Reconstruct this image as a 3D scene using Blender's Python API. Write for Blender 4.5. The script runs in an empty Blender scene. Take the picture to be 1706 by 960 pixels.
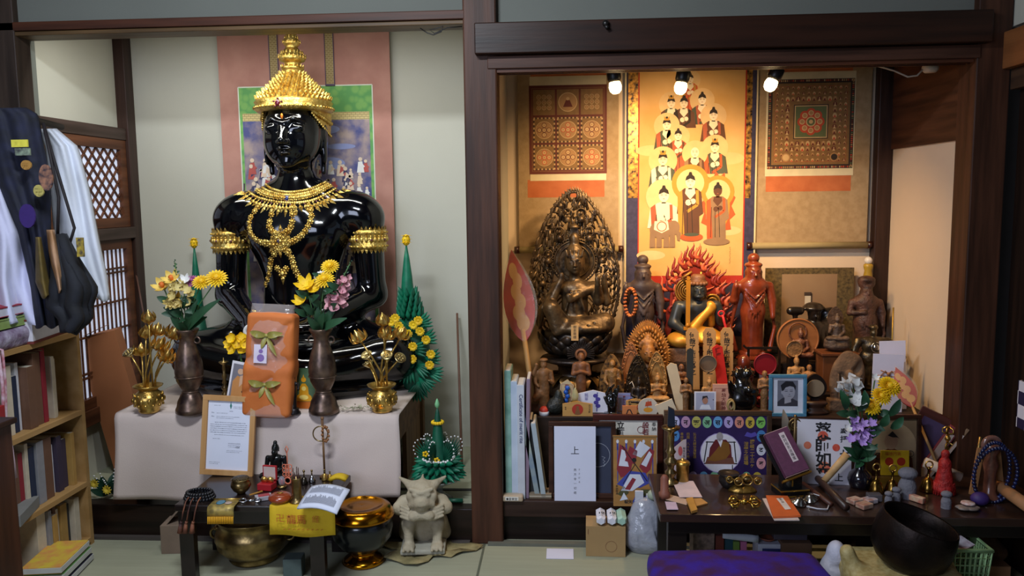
import bpy, bmesh, math, random
import numpy as np
from mathutils import Vector, Matrix, Euler
from mathutils.bvhtree import BVHTree
PI = math.pi
S = bpy.context.scene
C = S.collection
rnd = random.Random(7)

# ------------------------------------------------ camera, world, main lights, exposure
CAM_Z = 1.32
FPX = 1355.7
YAW, PITCH, ROLL = math.radians(3.79), math.radians(6.40), math.radians(-0.709)
fw = Vector((-math.sin(YAW)*math.cos(PITCH), math.cos(YAW)*math.cos(PITCH), -math.sin(PITCH)))
_r = fw.cross(Vector((0, 0, 1))).normalized(); _u = _r.cross(fw)
RT = math.cos(ROLL)*_r + math.sin(ROLL)*_u
UP = -math.sin(ROLL)*_r + math.cos(ROLL)*_u
cam_d = bpy.data.cameras.new('camera')
cam = bpy.data.objects.new('camera', cam_d)
C.objects.link(cam)
cam_d.sensor_width = 36; cam_d.lens = FPX/1706*36; cam_d.clip_start = 0.05
cam.matrix_world = Matrix(((RT.x, UP.x, -fw.x, 0), (RT.y, UP.y, -fw.y, 0), (RT.z, UP.z, -fw.z, CAM_Z), (0, 0, 0, 1)))
S.camera = cam
S.view_settings.view_transform = 'Standard'; S.view_settings.look = 'None'
S.view_settings.gamma = 1; S.view_settings.use_curve_mapping = False
S.view_settings.exposure = 0.0
w = bpy.data.worlds.new('world'); S.world = w; w.use_nodes = True
w.node_tree.nodes['Background'].inputs[0].default_value = (0.50, 0.62, 0.80, 1)
w.node_tree.nodes['Background'].inputs[1].default_value = 0.40
def area(name, loc, rot, sx, sy, power, col):
    l = bpy.data.lights.new(name, 'AREA'); l.shape = 'RECTANGLE'; l.size = sx; l.size_y = sy
    l.energy = power; l.color = col
    o = bpy.data.objects.new(name, l); o.location = loc; o.rotation_euler = rot
    C.objects.link(o); return o
# fluorescent ceiling lamp of the room and the daylight from the windows behind the camera
area('ceiling_lamp', (-0.75, 1.45, 2.42), (0.30, 0, 0), 0.62, 0.16, 42, (0.86, 0.93, 1.0))
area('alcove_lamp', (-1.2, 3.10, 2.02), (0.20, 0, 0), 1.2, 0.05, 9.5, (1.0, 1.0, 0.92))
area('window_light', (-1.6, -0.8, 1.7), (math.radians(78), 0, math.radians(-18)), 1.5, 1.1, 44, (0.68, 0.76, 1.0))

def ray(px, py): return fw + RT*((px-853)/FPX) + UP*((480-py)/FPX)
def at(px, py, Y):
    d = ray(px, py); p = d*(Y/d.y); return Vector((p.x, p.y, p.z+CAM_Z))
def on(px, py, z):
    d = ray(px, py); p = d*((z-CAM_Z)/d.z); return Vector((p.x, p.y, z))
def mpp(p):
    return (Vector(p)-Vector((0, 0, CAM_Z))).dot(fw)/FPX   # metres per pixel at a point

# ------------------------------------------------ materials
def lin(c): return tuple((x/12.92 if x <= .04045 else ((x+.055)/1.055)**2.4) for x in c)
def hx(h):
    if not isinstance(h, str): return tuple(h[:3])
    h = h.lstrip('#'); return lin([int(h[i:i+2], 16)/255 for i in (0, 2, 4)])
_mc = {}
def M(col, rough=.6, metal=0, var=.12, vs=20, bump=0, bs=60, spec=.5, coat=0, sheen=0, emit=0, col2=None, kind='noise', alpha=1, trans=0, stretch=None):
    key = (col, rough, metal, var, vs, bump, bs, spec, coat, sheen, emit, col2, kind, alpha, trans, stretch)
    if key in _mc: return _mc[key]
    m = bpy.data.materials.new('material'); m.use_nodes = True
    nt = m.node_tree; N = nt.nodes; L = nt.links; b = N['Principled BSDF']
    c = hx(col); c2 = hx(col2) if col2 else tuple(x*(1-var) for x in c)
    b.inputs['Roughness'].default_value = rough; b.inputs['Metallic'].default_value = metal
    b.inputs['Specular IOR Level'].default_value = spec
    b.inputs['Coat Weight'].default_value = coat; b.inputs['Coat Roughness'].default_value = .05
    b.inputs['Sheen Weight'].default_value = sheen
    b.inputs['Alpha'].default_value = alpha; b.inputs['Transmission Weight'].default_value = trans
    tc = N.new('ShaderNodeTexCoord'); src = tc.outputs['Object']
    if stretch:
        mp = N.new('ShaderNodeMapping'); mp.inputs['Scale'].default_value = stretch
        L.new(src, mp.inputs[0]); src = mp.outputs[0]
    if kind in ('brick', 'checker'):
        m2 = N.new('ShaderNodeMapping'); m2.inputs['Rotation'].default_value = (PI/2, 0, 0); L.new(src, m2.inputs[0]); src = m2.outputs[0]
    if kind == 'noise' or kind == 'streak':
        t = N.new('ShaderNodeTexNoise'); t.inputs['Scale'].default_value = vs; t.inputs['Detail'].default_value = 5
        fac = t.outputs[0]
    elif kind == 'wave':
        t = N.new('ShaderNodeTexWave'); t.inputs['Scale'].default_value = vs; t.inputs['Distortion'].default_value = 4
        t.inputs['Detail'].default_value = 3; fac = t.outputs['Fac']
    elif kind == 'voronoi':
        t = N.new('ShaderNodeTexVoronoi'); t.inputs['Scale'].default_value = vs; fac = t.outputs[0]
    elif kind == 'checker':
        t = N.new('ShaderNodeTexChecker'); t.inputs['Scale'].default_value = vs; fac = t.outputs['Fac']
    elif kind == 'brick':
        t = N.new('ShaderNodeTexBrick'); t.inputs['Scale'].default_value = vs; fac = t.outputs['Fac']
    L.new(src, t.inputs['Vector'])
    r = N.new('ShaderNodeValToRGB'); L.new(fac, r.inputs[0])
    r.color_ramp.elements[0].color = (*c2, 1); r.color_ramp.elements[1].color = (*c, 1)
    if kind != 'checker': r.color_ramp.elements[0].position = .35; r.color_ramp.elements[1].position = .65
    L.new(r.outputs[0], b.inputs['Base Color'])
    if emit:
        L.new(r.outputs[0], b.inputs['Emission Color']); b.inputs['Emission Strength'].default_value = emit
    if bump:
        n = N.new('ShaderNodeTexNoise'); n.inputs['Scale'].default_value = bs; n.inputs['Detail'].default_value = 4
        L.new(src, n.inputs['Vector'])
        bp = N.new('ShaderNodeBump'); bp.inputs['Strength'].default_value = bump; bp.inputs['Distance'].default_value = .01
        L.new(n.outputs[0], bp.inputs['Height']); L.new(bp.outputs[0], b.inputs['Normal'])
    _mc[key] = m
    return m
def wood(c1, c2, rough=.5, axis='x', sc=6, coat=0, bump=.06):
    st = {'x': (.12, 1.6, 1.6), 'z': (1.6, 1.6, .12), 'y': (1.6, .12, 1.6)}[axis]
    return M(c1, rough=rough, col2=c2, vs=sc*3, stretch=st, bump=bump, bs=60, coat=coat, spec=.28)
def carved(col, rough=.45, metal=0, col2=None, b=.5, sc=90):
    return M(col, rough=rough, metal=metal, col2=col2, var=.45, vs=26, bump=b, bs=sc)

# ------------------------------------------------ mesh builder
class MB:
    def __init__(s): s.v = []; s.f = []; s.mi = []; s.m = 0; s.sm = []; s.smooth = False; s.X = Matrix.Identity(4)
    def add(s, vs, fs, smooth=None):
        o = len(s.v); X = s.X
        s.v += [tuple(X @ Vector(v)) for v in vs]
        sm = s.smooth if smooth is None else smooth
        for f in fs:
            s.f.append(tuple(i+o for i in f)); s.mi.append(s.m); s.sm.append(sm)
        return s
    def mat(s, i): s.m = i; return s
    def box(s, c, d, R=None, taper=1):
        x, y, z = [k/2 for k in d]; vs = []
        for k in (-1, 1):
            t = 1 if k < 0 else taper
            for a, b in ((-1, -1), (1, -1), (1, 1), (-1, 1)): vs.append(Vector((a*x*t, b*y*t, k*z)))
        if R is not None: vs = [R @ v for v in vs]
        c = Vector(c)
        return s.add([v+c for v in vs], [(3, 2, 1, 0), (4, 5, 6, 7), (0, 1, 5, 4), (1, 2, 6, 5), (2, 3, 7, 6), (3, 0, 4, 7)], False)
    def bar(s, a, b, w, h=None):
        a = Vector(a); b = Vector(b); h = h or w; d = (b-a); L_ = d.length
        R = d.to_track_quat('Z', 'X').to_matrix()
        return s.box((a+b)/2, (w, h, L_), R)
    def lathe(s, prof, n=20, c=(0, 0, 0), R=None, sx=1, sy=1, smooth=True):
        c = Vector(c); vs = []
        for r, z in prof:
            for i in range(n):
                a = 2*PI*i/n; v = Vector((r*math.cos(a)*sx, r*math.sin(a)*sy, z))
                if R is not None: v = R @ v
                vs.append(v+c)
        fs = []
        for j in range(len(prof)-1):
            for i in range(n):
                k = (i+1) % n; fs.append((j*n+i, j*n+k, (j+1)*n+k, (j+1)*n+i))
        if prof[0][0] > 1e-6: fs.append(tuple(range(n))[::-1])
        if prof[-1][0] > 1e-6: fs.append(tuple((len(prof)-1)*n+i for i in range(n)))
        return s.add(vs, fs, smooth)
    def cyl(s, a, b, r0, r1=None, n=12, smooth=True):
        a = Vector(a); b = Vector(b); r1 = r0 if r1 is None else r1; d = b-a
        R = d.to_track_quat('Z', 'X').to_matrix()
        return s.lathe([(r0, 0), (r1, d.length)], n, a, R, smooth=smooth)
    def sph(s, c, r, n=12, m=8, R=None):
        if not hasattr(r, '__len__'): r = (r, r, r)
        vs = [Vector((0, 0, -r[2]))]
        for j in range(1, m):
            t = -PI/2+PI*j/m
            for i in range(n):
                a = 2*PI*i/n; vs.append(Vector((r[0]*math.cos(t)*math.cos(a), r[1]*math.cos(t)*math.sin(a), r[2]*math.sin(t))))
        vs.append(Vector((0, 0, r[2])))
        if R is not None: vs = [R @ v for v in vs]
        fs = []
        for i in range(n):
            k = (i+1) % n; fs.append((0, 1+k, 1+i)); e = 1+(m-2)*n; fs.append((e+i, e+k, len(vs)-1))
            for j in range(m-2): fs.append((1+j*n+i, 1+j*n+k, 1+(j+1)*n+k, 1+(j+1)*n+i))
        c = Vector(c)
        return s.add([v+c for v in vs], fs, True)
    def tube(s, pts, r, n=8, closed=False, flat=1):
        P = [Vector(p) for p in pts]; m = len(P); vs = []
        rr = r if hasattr(r, '__len__') else [r]*m
        prev = None
        for i, p in enumerate(P):
            a = P[(i-1) % m] if (closed or i > 0) else p; b = P[(i+1) % m] if (closed or i < m-1) else p
            t = (b-a).normalized()
            if prev is None:
                x = t.orthogonal().normalized()
            else:
                x = (prev - t*prev.dot(t)); x = x.normalized() if x.length > 1e-6 else t.orthogonal().normalized()
            prev = x; y = t.cross(x)
            for k in range(n):
                q = 2*PI*k/n; vs.append(p+x*(math.cos(q)*rr[i])+y*(math.sin(q)*rr[i]*flat))
        fs = []
        for i in range(m if closed else m-1):
            j = (i+1) % m
            for k in range(n):
                l = (k+1) % n; fs.append((i*n+k, i*n+l, j*n+l, j*n+k))
        if not closed: fs.append(tuple(range(n))[::-1]); fs.append(tuple((m-1)*n+k for k in range(n)))
        return s.add(vs, fs, True)
    def torus(s, c, R_, r, n=24, m=8, R=None, sx=1):
        c = Vector(c); P = []
        for i in range(n):
            a = 2*PI*i/n; v = Vector((R_*math.cos(a)*sx, 0, R_*math.sin(a)))
            if R is not None: v = R @ v
            P.append(v+c)
        return s.tube(P, r, m, True)
    def prism(s, poly, y0=0, y1=.01):            # outline in XZ, thickness along Y
        n = len(poly)
        area_ = sum(poly[i][0]*poly[(i+1) % n][1]-poly[(i+1) % n][0]*poly[i][1] for i in range(n))
        if area_ < 0: poly = poly[::-1]
        vs = [(x, y0, z) for x, z in poly]+[(x, y1, z) for x, z in poly]
        fs = [tuple(range(n)), tuple(range(2*n-1, n-1, -1))]+[(i, n+i, n+(i+1) % n, (i+1) % n) for i in range(n)]
        return s.add(vs, fs, False)
    def rect(s, x0, z0, x1, z1, y): return s.poly([(x0, z0), (x1, z0), (x1, z1), (x0, z1)], y)
    def poly(s, P, y):
        n = len(P)
        a_ = sum(P[i][0]*P[(i+1) % n][1]-P[(i+1) % n][0]*P[i][1] for i in range(n))
        if a_ < 0: P = P[::-1]
        return s.add([(x, y, z) for x, z in P], [tuple(range(n))], False)
    def disc(s, cx, cz, rx, y, rz=None, n=20):
        rz = rz or rx
        return s.poly([(cx+rx*math.cos(2*PI*i/n), cz+rz*math.sin(2*PI*i/n)) for i in range(n)], y)
    def ring(s, cx, cz, r0, r1, y, n=24, sz=1):
        vs = []; fs = []
        for i in range(n):
            a = 2*PI*i/n
            vs += [(cx+r0*math.cos(a), y, cz+r0*sz*math.sin(a)), (cx+r1*math.cos(a), y, cz+r1*sz*math.sin(a))]
        for i in range(n):
            j = (i+1) % n; fs.append((2*i, 2*i+1, 2*j+1, 2*j))
        return s.add(vs, fs, False)
    def line(s, pts, w, y):
        for a, b in zip(pts, pts[1:]):
            a = Vector((a[0], a[1])); b = Vector((b[0], b[1])); d = b-a
            if d.length < 1e-7: continue
            n = Vector((-d.y, d.x)).normalized()*w/2
            s.poly([tuple(a+n), tuple(a-n), tuple(b-n), tuple(b+n)], y)
        return s
    def text(s, txt, x, z, size, y, vertical=False, bold=0, gap=1.0):
        """x,z: centre-top for vertical, left-baseline for horizontal"""
        if vertical:
            for i, ch in enumerate(txt):
                if ch == ' ': continue
                vs, fs, wd = glyphs(ch, bold)
                s.add([(x+(v[0]-wd/2)*size, y, z-(i*gap+.85)*size+v[1]*size) for v in vs], fs, False)
        else:
            vs, fs, wd = glyphs(txt, bold)
            s.add([(x+v[0]*size, y, z+v[1]*size) for v in vs], fs, False)
        return s
    def grid(s, P, closed_u=False):
        nu = len(P); nv = len(P[0]); vs = [p for row in P for p in row]; fs = []
        for i in range(nu if closed_u else nu-1):
            k = (i+1) % nu
            for j in range(nv-1): fs.append((i*nv+j, k*nv+j, k*nv+j+1, i*nv+j+1))
        return s.add(vs, fs, True)
    def build(s, name, mats, parent=None, loc=None, rot=None, bevel=0, solid=0, sub=0):
        me = bpy.data.meshes.new(name); me.from_pydata(s.v, [], s.f)
        if not hasattr(mats, '__len__'): mats = [mats]
        for m in mats: me.materials.append(m)
        if len(mats) > 1: me.polygons.foreach_set('material_index', s.mi)
        me.polygons.foreach_set('use_smooth', s.sm); me.update()
        o = bpy.data.objects.new(name, me); C.objects.link(o)
        if parent: o.parent = parent
        if loc is not None: o.location = loc
        if rot is not None: o.rotation_euler = rot
        if solid:
            md = o.modifiers.new('solid', 'SOLIDIFY'); md.thickness = solid; md.offset = 0
        if bevel:
            md = o.modifiers.new('bevel', 'BEVEL'); md.width = bevel; md.segments = 2; md.limit_method = 'ANGLE'
        if sub:
            md = o.modifiers.new('sub', 'SUBSURF'); md.levels = sub; md.render_levels = sub
        return o
_gl = {}
def glyphs(ch, bold=0):
    k = (ch, bold)
    if k in _gl: return _gl[k]
    cu = bpy.data.curves.new('t', 'FONT'); cu.body = ch; cu.size = 1; cu.offset = bold; cu.resolution_u = 2
    o = bpy.data.objects.new('t', cu); C.objects.link(o)
    me = o.to_mesh(depsgraph=bpy.context.evaluated_depsgraph_get()) if False else None
    dg = bpy.context.evaluated_depsgraph_get()
    me = bpy.data.meshes.new_from_object(o.evaluated_get(dg))
    vs = [(v.co.x, v.co.y) for v in me.vertices]; fs = [tuple(p.vertices) for p in me.polygons]
    wd = max([v[0] for v in vs] or [0])+min([v[0] for v in vs] or [0])
    bpy.data.objects.remove(o); bpy.data.curves.remove(cu); bpy.data.meshes.remove(me)
    _gl[k] = (vs, fs, wd); return _gl[k]

# ------------------------------------------------ naming helpers
def thing(name, label, cat, loc=(0, 0, 0), rot=0, group=None):
    o = bpy.data.objects.new(name, None); C.objects.link(o); o.empty_display_size = .05
    o.location = loc; o.rotation_euler = rot if hasattr(rot, '__len__') else (0, 0, rot)
    o['label'] = label; o['category'] = cat
    if group: o['group'] = group
    return o
def tag(o, label, cat, group=None, kind=None):
    o['label'] = label; o['category'] = cat
    if group: o['group'] = group
    if kind: o['kind'] = kind
    return o
def struct(o, label=None):
    o['kind'] = 'structure'
    return o
def copy_tree(o, parent=None):
    c = o.copy(); C.objects.link(c); c.parent = parent
    for ch in list(o.children): copy_tree(ch, c)
    return c
def again(o, loc, rot=None, label=None, scale=None):
    c = copy_tree(o); c.location = loc
    if rot is not None: c.rotation_euler = rot if hasattr(rot, '__len__') else (0, 0, rot)
    if label: c['label'] = label
    if scale: c.scale = (scale,)*3
    return c

# ------------------------------------------------ smooth solids (signed distance fields, surface nets)
def E(c, r, op='+', k=None, R=None): return ('E', np.array(c, float), np.array(r if hasattr(r, '__len__') else (r,)*3, float), op, k, R)
def K(a, b, ra, rb=None, op='+', k=None): return ('K', np.array(a, float), np.array(b, float), op, k, (ra, ra if rb is None else rb))
def B(c, h, rd=.003, op='+', k=None, R=None): return ('B', np.array(c, float), np.array(h, float), op, k, (rd, R))
def _bb(p):
    t, a, b, op, k, x = p
    if t == 'E': r = b if x is None else np.full(3, b.max()); return a-r, a+r
    if t == 'K': r = max(x); return np.minimum(a, b)-r, np.maximum(a, b)+r
    r = b if x[1] is None else np.full(3, np.linalg.norm(b)); return a-r-x[0], a+r+x[0]
def _ev(p, Q):
    t, a, b, op, k, x = p
    if t == 'E':
        q = Q-a
        if x is not None: q = q @ np.array(x)
        k0 = np.linalg.norm(q/b, axis=-1); k1 = np.linalg.norm(q/(b*b), axis=-1)+1e-9
        return k0*(k0-1)/k1
    if t == 'K':
        ba = b-a; q = Q-a; h = np.clip(q @ ba/(ba @ ba+1e-12), 0, 1)
        return np.linalg.norm(q-h[..., None]*ba, axis=-1)-(x[0]+(x[1]-x[0])*h)
    q = Q-a
    if x[1] is not None: q = q @ np.array(x[1])
    q = np.abs(q)-b
    return np.linalg.norm(np.maximum(q, 0), axis=-1)+np.minimum(q.max(-1), 0)-x[0]
def sdf(prims, res, k=.02):
    lo = np.min([_bb(p)[0] for p in prims if p[3] == '+'], 0)-3*res; hi = np.max([_bb(p)[1] for p in prims if p[3] == '+'], 0)+3*res
    n = np.ceil((hi-lo)/res).astype(int)+1
    F = np.full(n, 1e3)
    ax = [lo[i]+res*np.arange(n[i]) for i in range(3)]
    for p in prims:
        kk = p[4] if p[4] is not None else k
        a, b = _bb(p); m = kk*1.5+2.5*res
        i0 = np.clip(np.floor((a-m-lo)/res).astype(int), 0, n); i1 = np.clip(np.ceil((b+m-lo)/res).astype(int)+1, 0, n)
        sl = tuple(slice(i0[i], i1[i]) for i in range(3))
        Q = np.stack(np.meshgrid(*[ax[i][sl[i]] for i in range(3)], indexing='ij'), -1)
        d = _ev(p, Q); f = F[sl]
        if p[3] == '+':
            h = np.maximum(kk-np.abs(f-d), 0)/kk; F[sl] = np.minimum(f, d)-h*h*kk*.25
        else:
            h = np.maximum(kk-np.abs(f+d), 0)/kk; F[sl] = np.maximum(f, -d)+h*h*kk*.25
    s = F < 0
    acc = np.zeros(tuple(n-1)+(3,)); cnt = np.zeros(tuple(n-1))
    def off(A, d, e=0): return A[tuple(slice(d[i], n[i]-1+d[i]) for i in range(3))]
    for axis in range(3):
        e = [0, 0, 0]; e[axis] = 1
        for u in (0, 1):
            for v in (0, 1):
                o = [0, 0, 0]; o[(axis+1) % 3] = u; o[(axis+2) % 3] = v
                a = off(F, o); b = off(F, [o[i]+e[i] for i in range(3)])
                c = (a < 0) != (b < 0)
                t = np.where(c, a/np.where(a == b, 1, a-b), 0)
                pt = np.zeros(a.shape+(3,)); pt[...] = o; pt[..., axis] += t
                acc += pt*c[..., None]; cnt += c
    act = cnt > 0; idx = -np.ones(act.shape, int); idx[act] = np.arange(act.sum())
    ij = np.argwhere(act); V = lo+(ij+acc[act]/cnt[act][:, None])*res
    faces = []
    for axis in range(3):
        e = [0, 0, 0]; e[axis] = 1
        a = s[tuple(slice(1, n[i]-1) for i in range(3))]; b = s[tuple(slice(1+e[i], n[i]-1+e[i]) for i in range(3))]
        for flip, cond in ((0, a & ~b), (1, ~a & b)):
            q = np.argwhere(cond)+1
            if not len(q): continue
            q = q[np.all(q < np.array(n)-1, axis=1)]
            d1 = np.zeros(3, int); d1[(axis+1) % 3] = 1; d2 = np.zeros(3, int); d2[(axis+2) % 3] = 1
            g = lambda r: idx[r[:, 0], r[:, 1], r[:, 2]]
            f = np.stack([g(q-d1-d2), g(q-d2), g(q), g(q-d1)], 1)
            faces.append(f[:, ::-1] if flip else f)
    Fc = np.concatenate(faces); Fc = Fc[(Fc >= 0).all(1)]
    return V, Fc
def solid(prims, res, k=.02, scale=1, mb=None):
    V, Fc = sdf(prims, res, k); mb = mb or MB()
    mb.add([tuple(v) for v in V*scale], [tuple(int(i) for i in f) for f in Fc], True)
    return mb

def face(c, s=1.0, eyes=True, ears=True, hair=None, detail=True):
    """head facing -Y; s=1 gives a head 0.27 m high"""
    c = np.array(c, float)
    def P(x, y, z): return c+np.array((x, y, z))*s
    q = [E(P(0, .01, .03), np.array((.112, .13, .135))*s), E(P(0, -.028, -.042), np.array((.098, .092, .088))*s, k=.05*s),
         E(P(0, -.088, -.108), np.array((.028, .024, .02))*s, k=.03*s),
         K(P(0, -.118, .035), P(0, -.147, -.025), .009*s, .014*s, k=.018*s)]
    if detail:
        for g in (-1, 1):
            q += [E(P(g*.015, -.136, -.03), np.array((.011, .012, .009))*s, k=.008*s),
                  K(P(g*.012, -.121, .042), P(g*.042, -.121, .056), .005*s, .005*s, k=.012*s),
                  K(P(g*.042, -.121, .056), P(g*.078, -.095, .042), .005*s, .003*s, k=.012*s),
                  E(P(g*.046, -.104, .022), np.array((.031, .016, .016))*s, k=.008*s),
                  K(P(g*.02, -.124, .010), P(g*.048, -.1245, .004), .003*s, .003*s, op='-', k=.003*s),
                  K(P(g*.048, -.1245, .004), P(g*.074, -.111, .012), .003*s, .003*s, op='-', k=.003*s)]
        q += [E(P(0, -.123, -.056), np.array((.027, .014, .006))*s, k=.005*s), E(P(0, -.119, -.071), np.array((.02, .014, .007))*s, k=.005*s),
              K(P(-.026, -.13, -.062), P(.026, -.13, -.062), .0025*s, .0025*s, op='-', k=.003*s)]
    if ears:
        for g in (-1, 1):
            q += [E(P(g*.116, .02, .01), np.array((.012, .028, .04))*s, k=.01*s), E(P(g*.116, .015, -.06), np.array((.01, .016, .05))*s, k=.012*s)]
    return q

# ================================================ THE ROOM
FY = 3.0; BY = 3.76
DARK = wood('#30190f', '#1d0e08', .42, 'x', 6)
DARKZ = wood('#3f2b24', '#2a1b16', .42, 'z', 6)
MID = wood('#512c1b', '#341b10', .5, 'x', 6)
MIDZ = wood('#513122', '#331e14', .5, 'z', 6)
MIDY = wood('#5f3a26', '#3c2317', .5, 'y', 6)
PLA = M('#c0beb0', .9, var=.05, vs=3, bump=.05, bs=200)
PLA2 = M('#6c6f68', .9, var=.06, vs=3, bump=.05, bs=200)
PLAW = M('#dcc6ac', .9, var=.05, vs=3, bump=.05, bs=200)
TAT = M('#9c9d86', .8, var=.07, vs=14, stretch=(.3, 4, 1), bump=.15, bs=200)
def sbox(name, x0, x1, y0, y1, z0, z1, m, bevel=.003):
    return struct(MB().box(((x0+x1)/2, (y0+y1)/2, (z0+z1)/2), (x1-x0, y1-y0, z1-z0)).build(name, m, bevel=bevel))
def zat(px, py, Y): return at(px, py, Y).z
# floor, tatami with a joint line
sbox('floor', -3.2, 3.2, -2.6, 4.2, -.1, 0, TAT, 0)
sbox('trim_1', -.318, -.31, .9, 2.98, 0, .0015, M('#5d604f', .9), 0)
sbox('trim_2', -.30, 1.6, 2.955, 2.985, 0, .012, M('#6a6b60', .7), 0)
sbox('trim_3', -1.97, -.37, 2.955, 2.985, 0, .012, M('#4b4440', .7), 0)
# walls of the room itself
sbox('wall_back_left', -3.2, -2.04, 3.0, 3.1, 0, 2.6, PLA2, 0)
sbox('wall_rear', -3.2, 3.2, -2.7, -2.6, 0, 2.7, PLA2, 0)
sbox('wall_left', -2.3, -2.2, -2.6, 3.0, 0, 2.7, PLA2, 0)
sbox('ceiling', -3.2, 3.2, -2.6, 4.2, 2.68, 2.78, wood('#6b4a34', '#4d3323', .7, 'y', 4), 0)
# left alcove
sbox('wall_back_alcove_left', -2.10, -.30, BY, BY+.06, .1, 2.6, PLA, 0)
sbox('wall_back_alcove_right', -.30, 1.50, BY, BY+.06, .1, 2.6, PLAW, 0)
sbox('ceiling_alcove_left', -2.1, -.3, FY+.02, BY, 2.25, 2.3, M('#5b5348', .8), 0)
sbox('ceiling_alcove_right', -.3, 1.5, FY+.02, BY, 2.12, 2.17, M('#4a3325', .8), 0)
z0 = zat(300, 52, FY-.03); z1 = zat(300, 29, FY-.03); zm = zat(300, 44, FY-.03)
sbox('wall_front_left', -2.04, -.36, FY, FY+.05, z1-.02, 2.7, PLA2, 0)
sbox('trim_4', -2.2, -.355, FY-.03, FY+.08, zm, z1, MID)
sbox('trim_5', -2.2, -.355, FY-.025, FY+.08, z0, zm-.002, wood('#6d5335', '#4b3822', .5, 'x', 6))
# the post between the alcoves
xl = at(779, 500, FY-.03).x; xr = at(833, 500, FY-.03).x
sbox('trim_6', xl, xr, FY-.03, FY+.09, 0, 2.69, MIDZ, .006)
sbox('wall_divider', xl+.02, xr-.02, FY+.09, BY, 0, 2.6, PLA, 0)
# right lintels
za, zb = zat(1000, 85, FY-.07), zat(1000, 32, FY-.07)
xe = at(1655, 60, FY-.07).x
sbox('trim_7', at(790, 60, FY-.07).x, xe, FY-.07, FY+.03, za, zb, DARK, .004)
zc = zat(1000, 111, FY-.03)
sbox('trim_8', at(812, 100, FY-.03).x, xe-.02, FY-.035, FY+.07, zc, za-.002, wood('#4d3024', '#301c13', .5, 'x', 6), .003)
g = MB()
for k in range(3): g.box((.58, FY-.02+k*.03, zc-.006), (1.66, .008, .012))
struct(g.build('trim_9', MID))
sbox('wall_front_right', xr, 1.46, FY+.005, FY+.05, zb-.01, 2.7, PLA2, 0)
# far right post, right-hand wall of the room with its door opening
xp0 = at(1607, 500, FY-.03).x; xp1 = xp0+.115
sbox('trim_10', xp0, xp1, FY-.03, FY+.10, 0, 2.69, MIDZ, .005)
sbox('wall_alcove_side', xp0+.015, xp0+.05, FY+.1, BY, .1, 1.505, PLAW, 0)
sbox('trim_11', xp0+.005, xp0+.05, FY+.1, BY, 1.505, 2.12, MIDY, 0)
sbox('trim_12', xp0-.05, xp0+.03, BY-.06, BY, .15, 2.12, DARKZ, .003)
XR = xp1
sbox('wall_right', XR+.005, XR+.08, -2.6, FY, 1.88, 2.7, PLA, 0)
sbox('trim_13', XR-.03, XR+.06, .5, FY-.03, 1.735, 1.86, wood('#8a5630', '#6a3d20', .55, 'y', 6), .004)
sbox('trim_14', XR, XR+.06, .5, FY-.03, 1.665, 1.735, wood('#4d3626', '#33231a', .55, 'y', 6), .004)
sbox('door_1', XR+.035, XR+.06, 1.9, FY-.03, 0, 1.665, wood('#2a1b14', '#180f0b', .5, 'z', 6), .002)
sbox('wall_back_right', XR, 3.2, FY+.1, FY+.2, 0, 2.7, M('#2a211c', .9), 0)
# left wall of left alcove: plaster, rail, diamond lattice, slatted paper window
WX = -2.04
sbox('wall_alcove_left', WX-.06, WX-.02, FY+.02, BY, .1, 2.3, PLA, 0)
cy0 = 3.04; cy1 = BY-.02
def wl(px, py):                                  # pixel -> (Y, Z) on the left wall plane
    d = ray(px, py); t = WX/d.x; return (d.y*t, d.z*t+CAM_Z)
sbox('trim_15', WX-.03, WX+.03, BY-.07, BY+.0, .14, 2.25, DARKZ, .003)
sbox('trim_16', WX-.2, WX+.01, FY-.03, FY+.06, 0, 2.69, wood('#40332b', '#2b211c', .5, 'z', 6), .004)
zr = wl(218, 217)[1]; zr2 = wl(218, 236)[1]
sbox('trim_17', WX-.02, WX+.02, FY+.02, BY-.07, zr2, zr, wood('#4a3a34', '#33261f', .5, 'y', 6))
zq = wl(228, 377)[1]; zq2 = wl(228, 395)[1]
sbox('trim_18', WX-.02, WX+.035, FY+.02, BY-.07, zq2, zq, wood('#4a3a34', '#33261f', .5, 'y', 6))
zb0 = wl(206, 680)[1]; zb1 = wl(206, 655)[1]
sbox('trim_19', WX-.02, WX+.025, FY+.02, BY-.07, zb0, zb1, MIDY)
PAP = M('#cdd6ee', .9, var=.03, emit=.5)  # paper given its own glow, standing in for daylight coming through it
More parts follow.
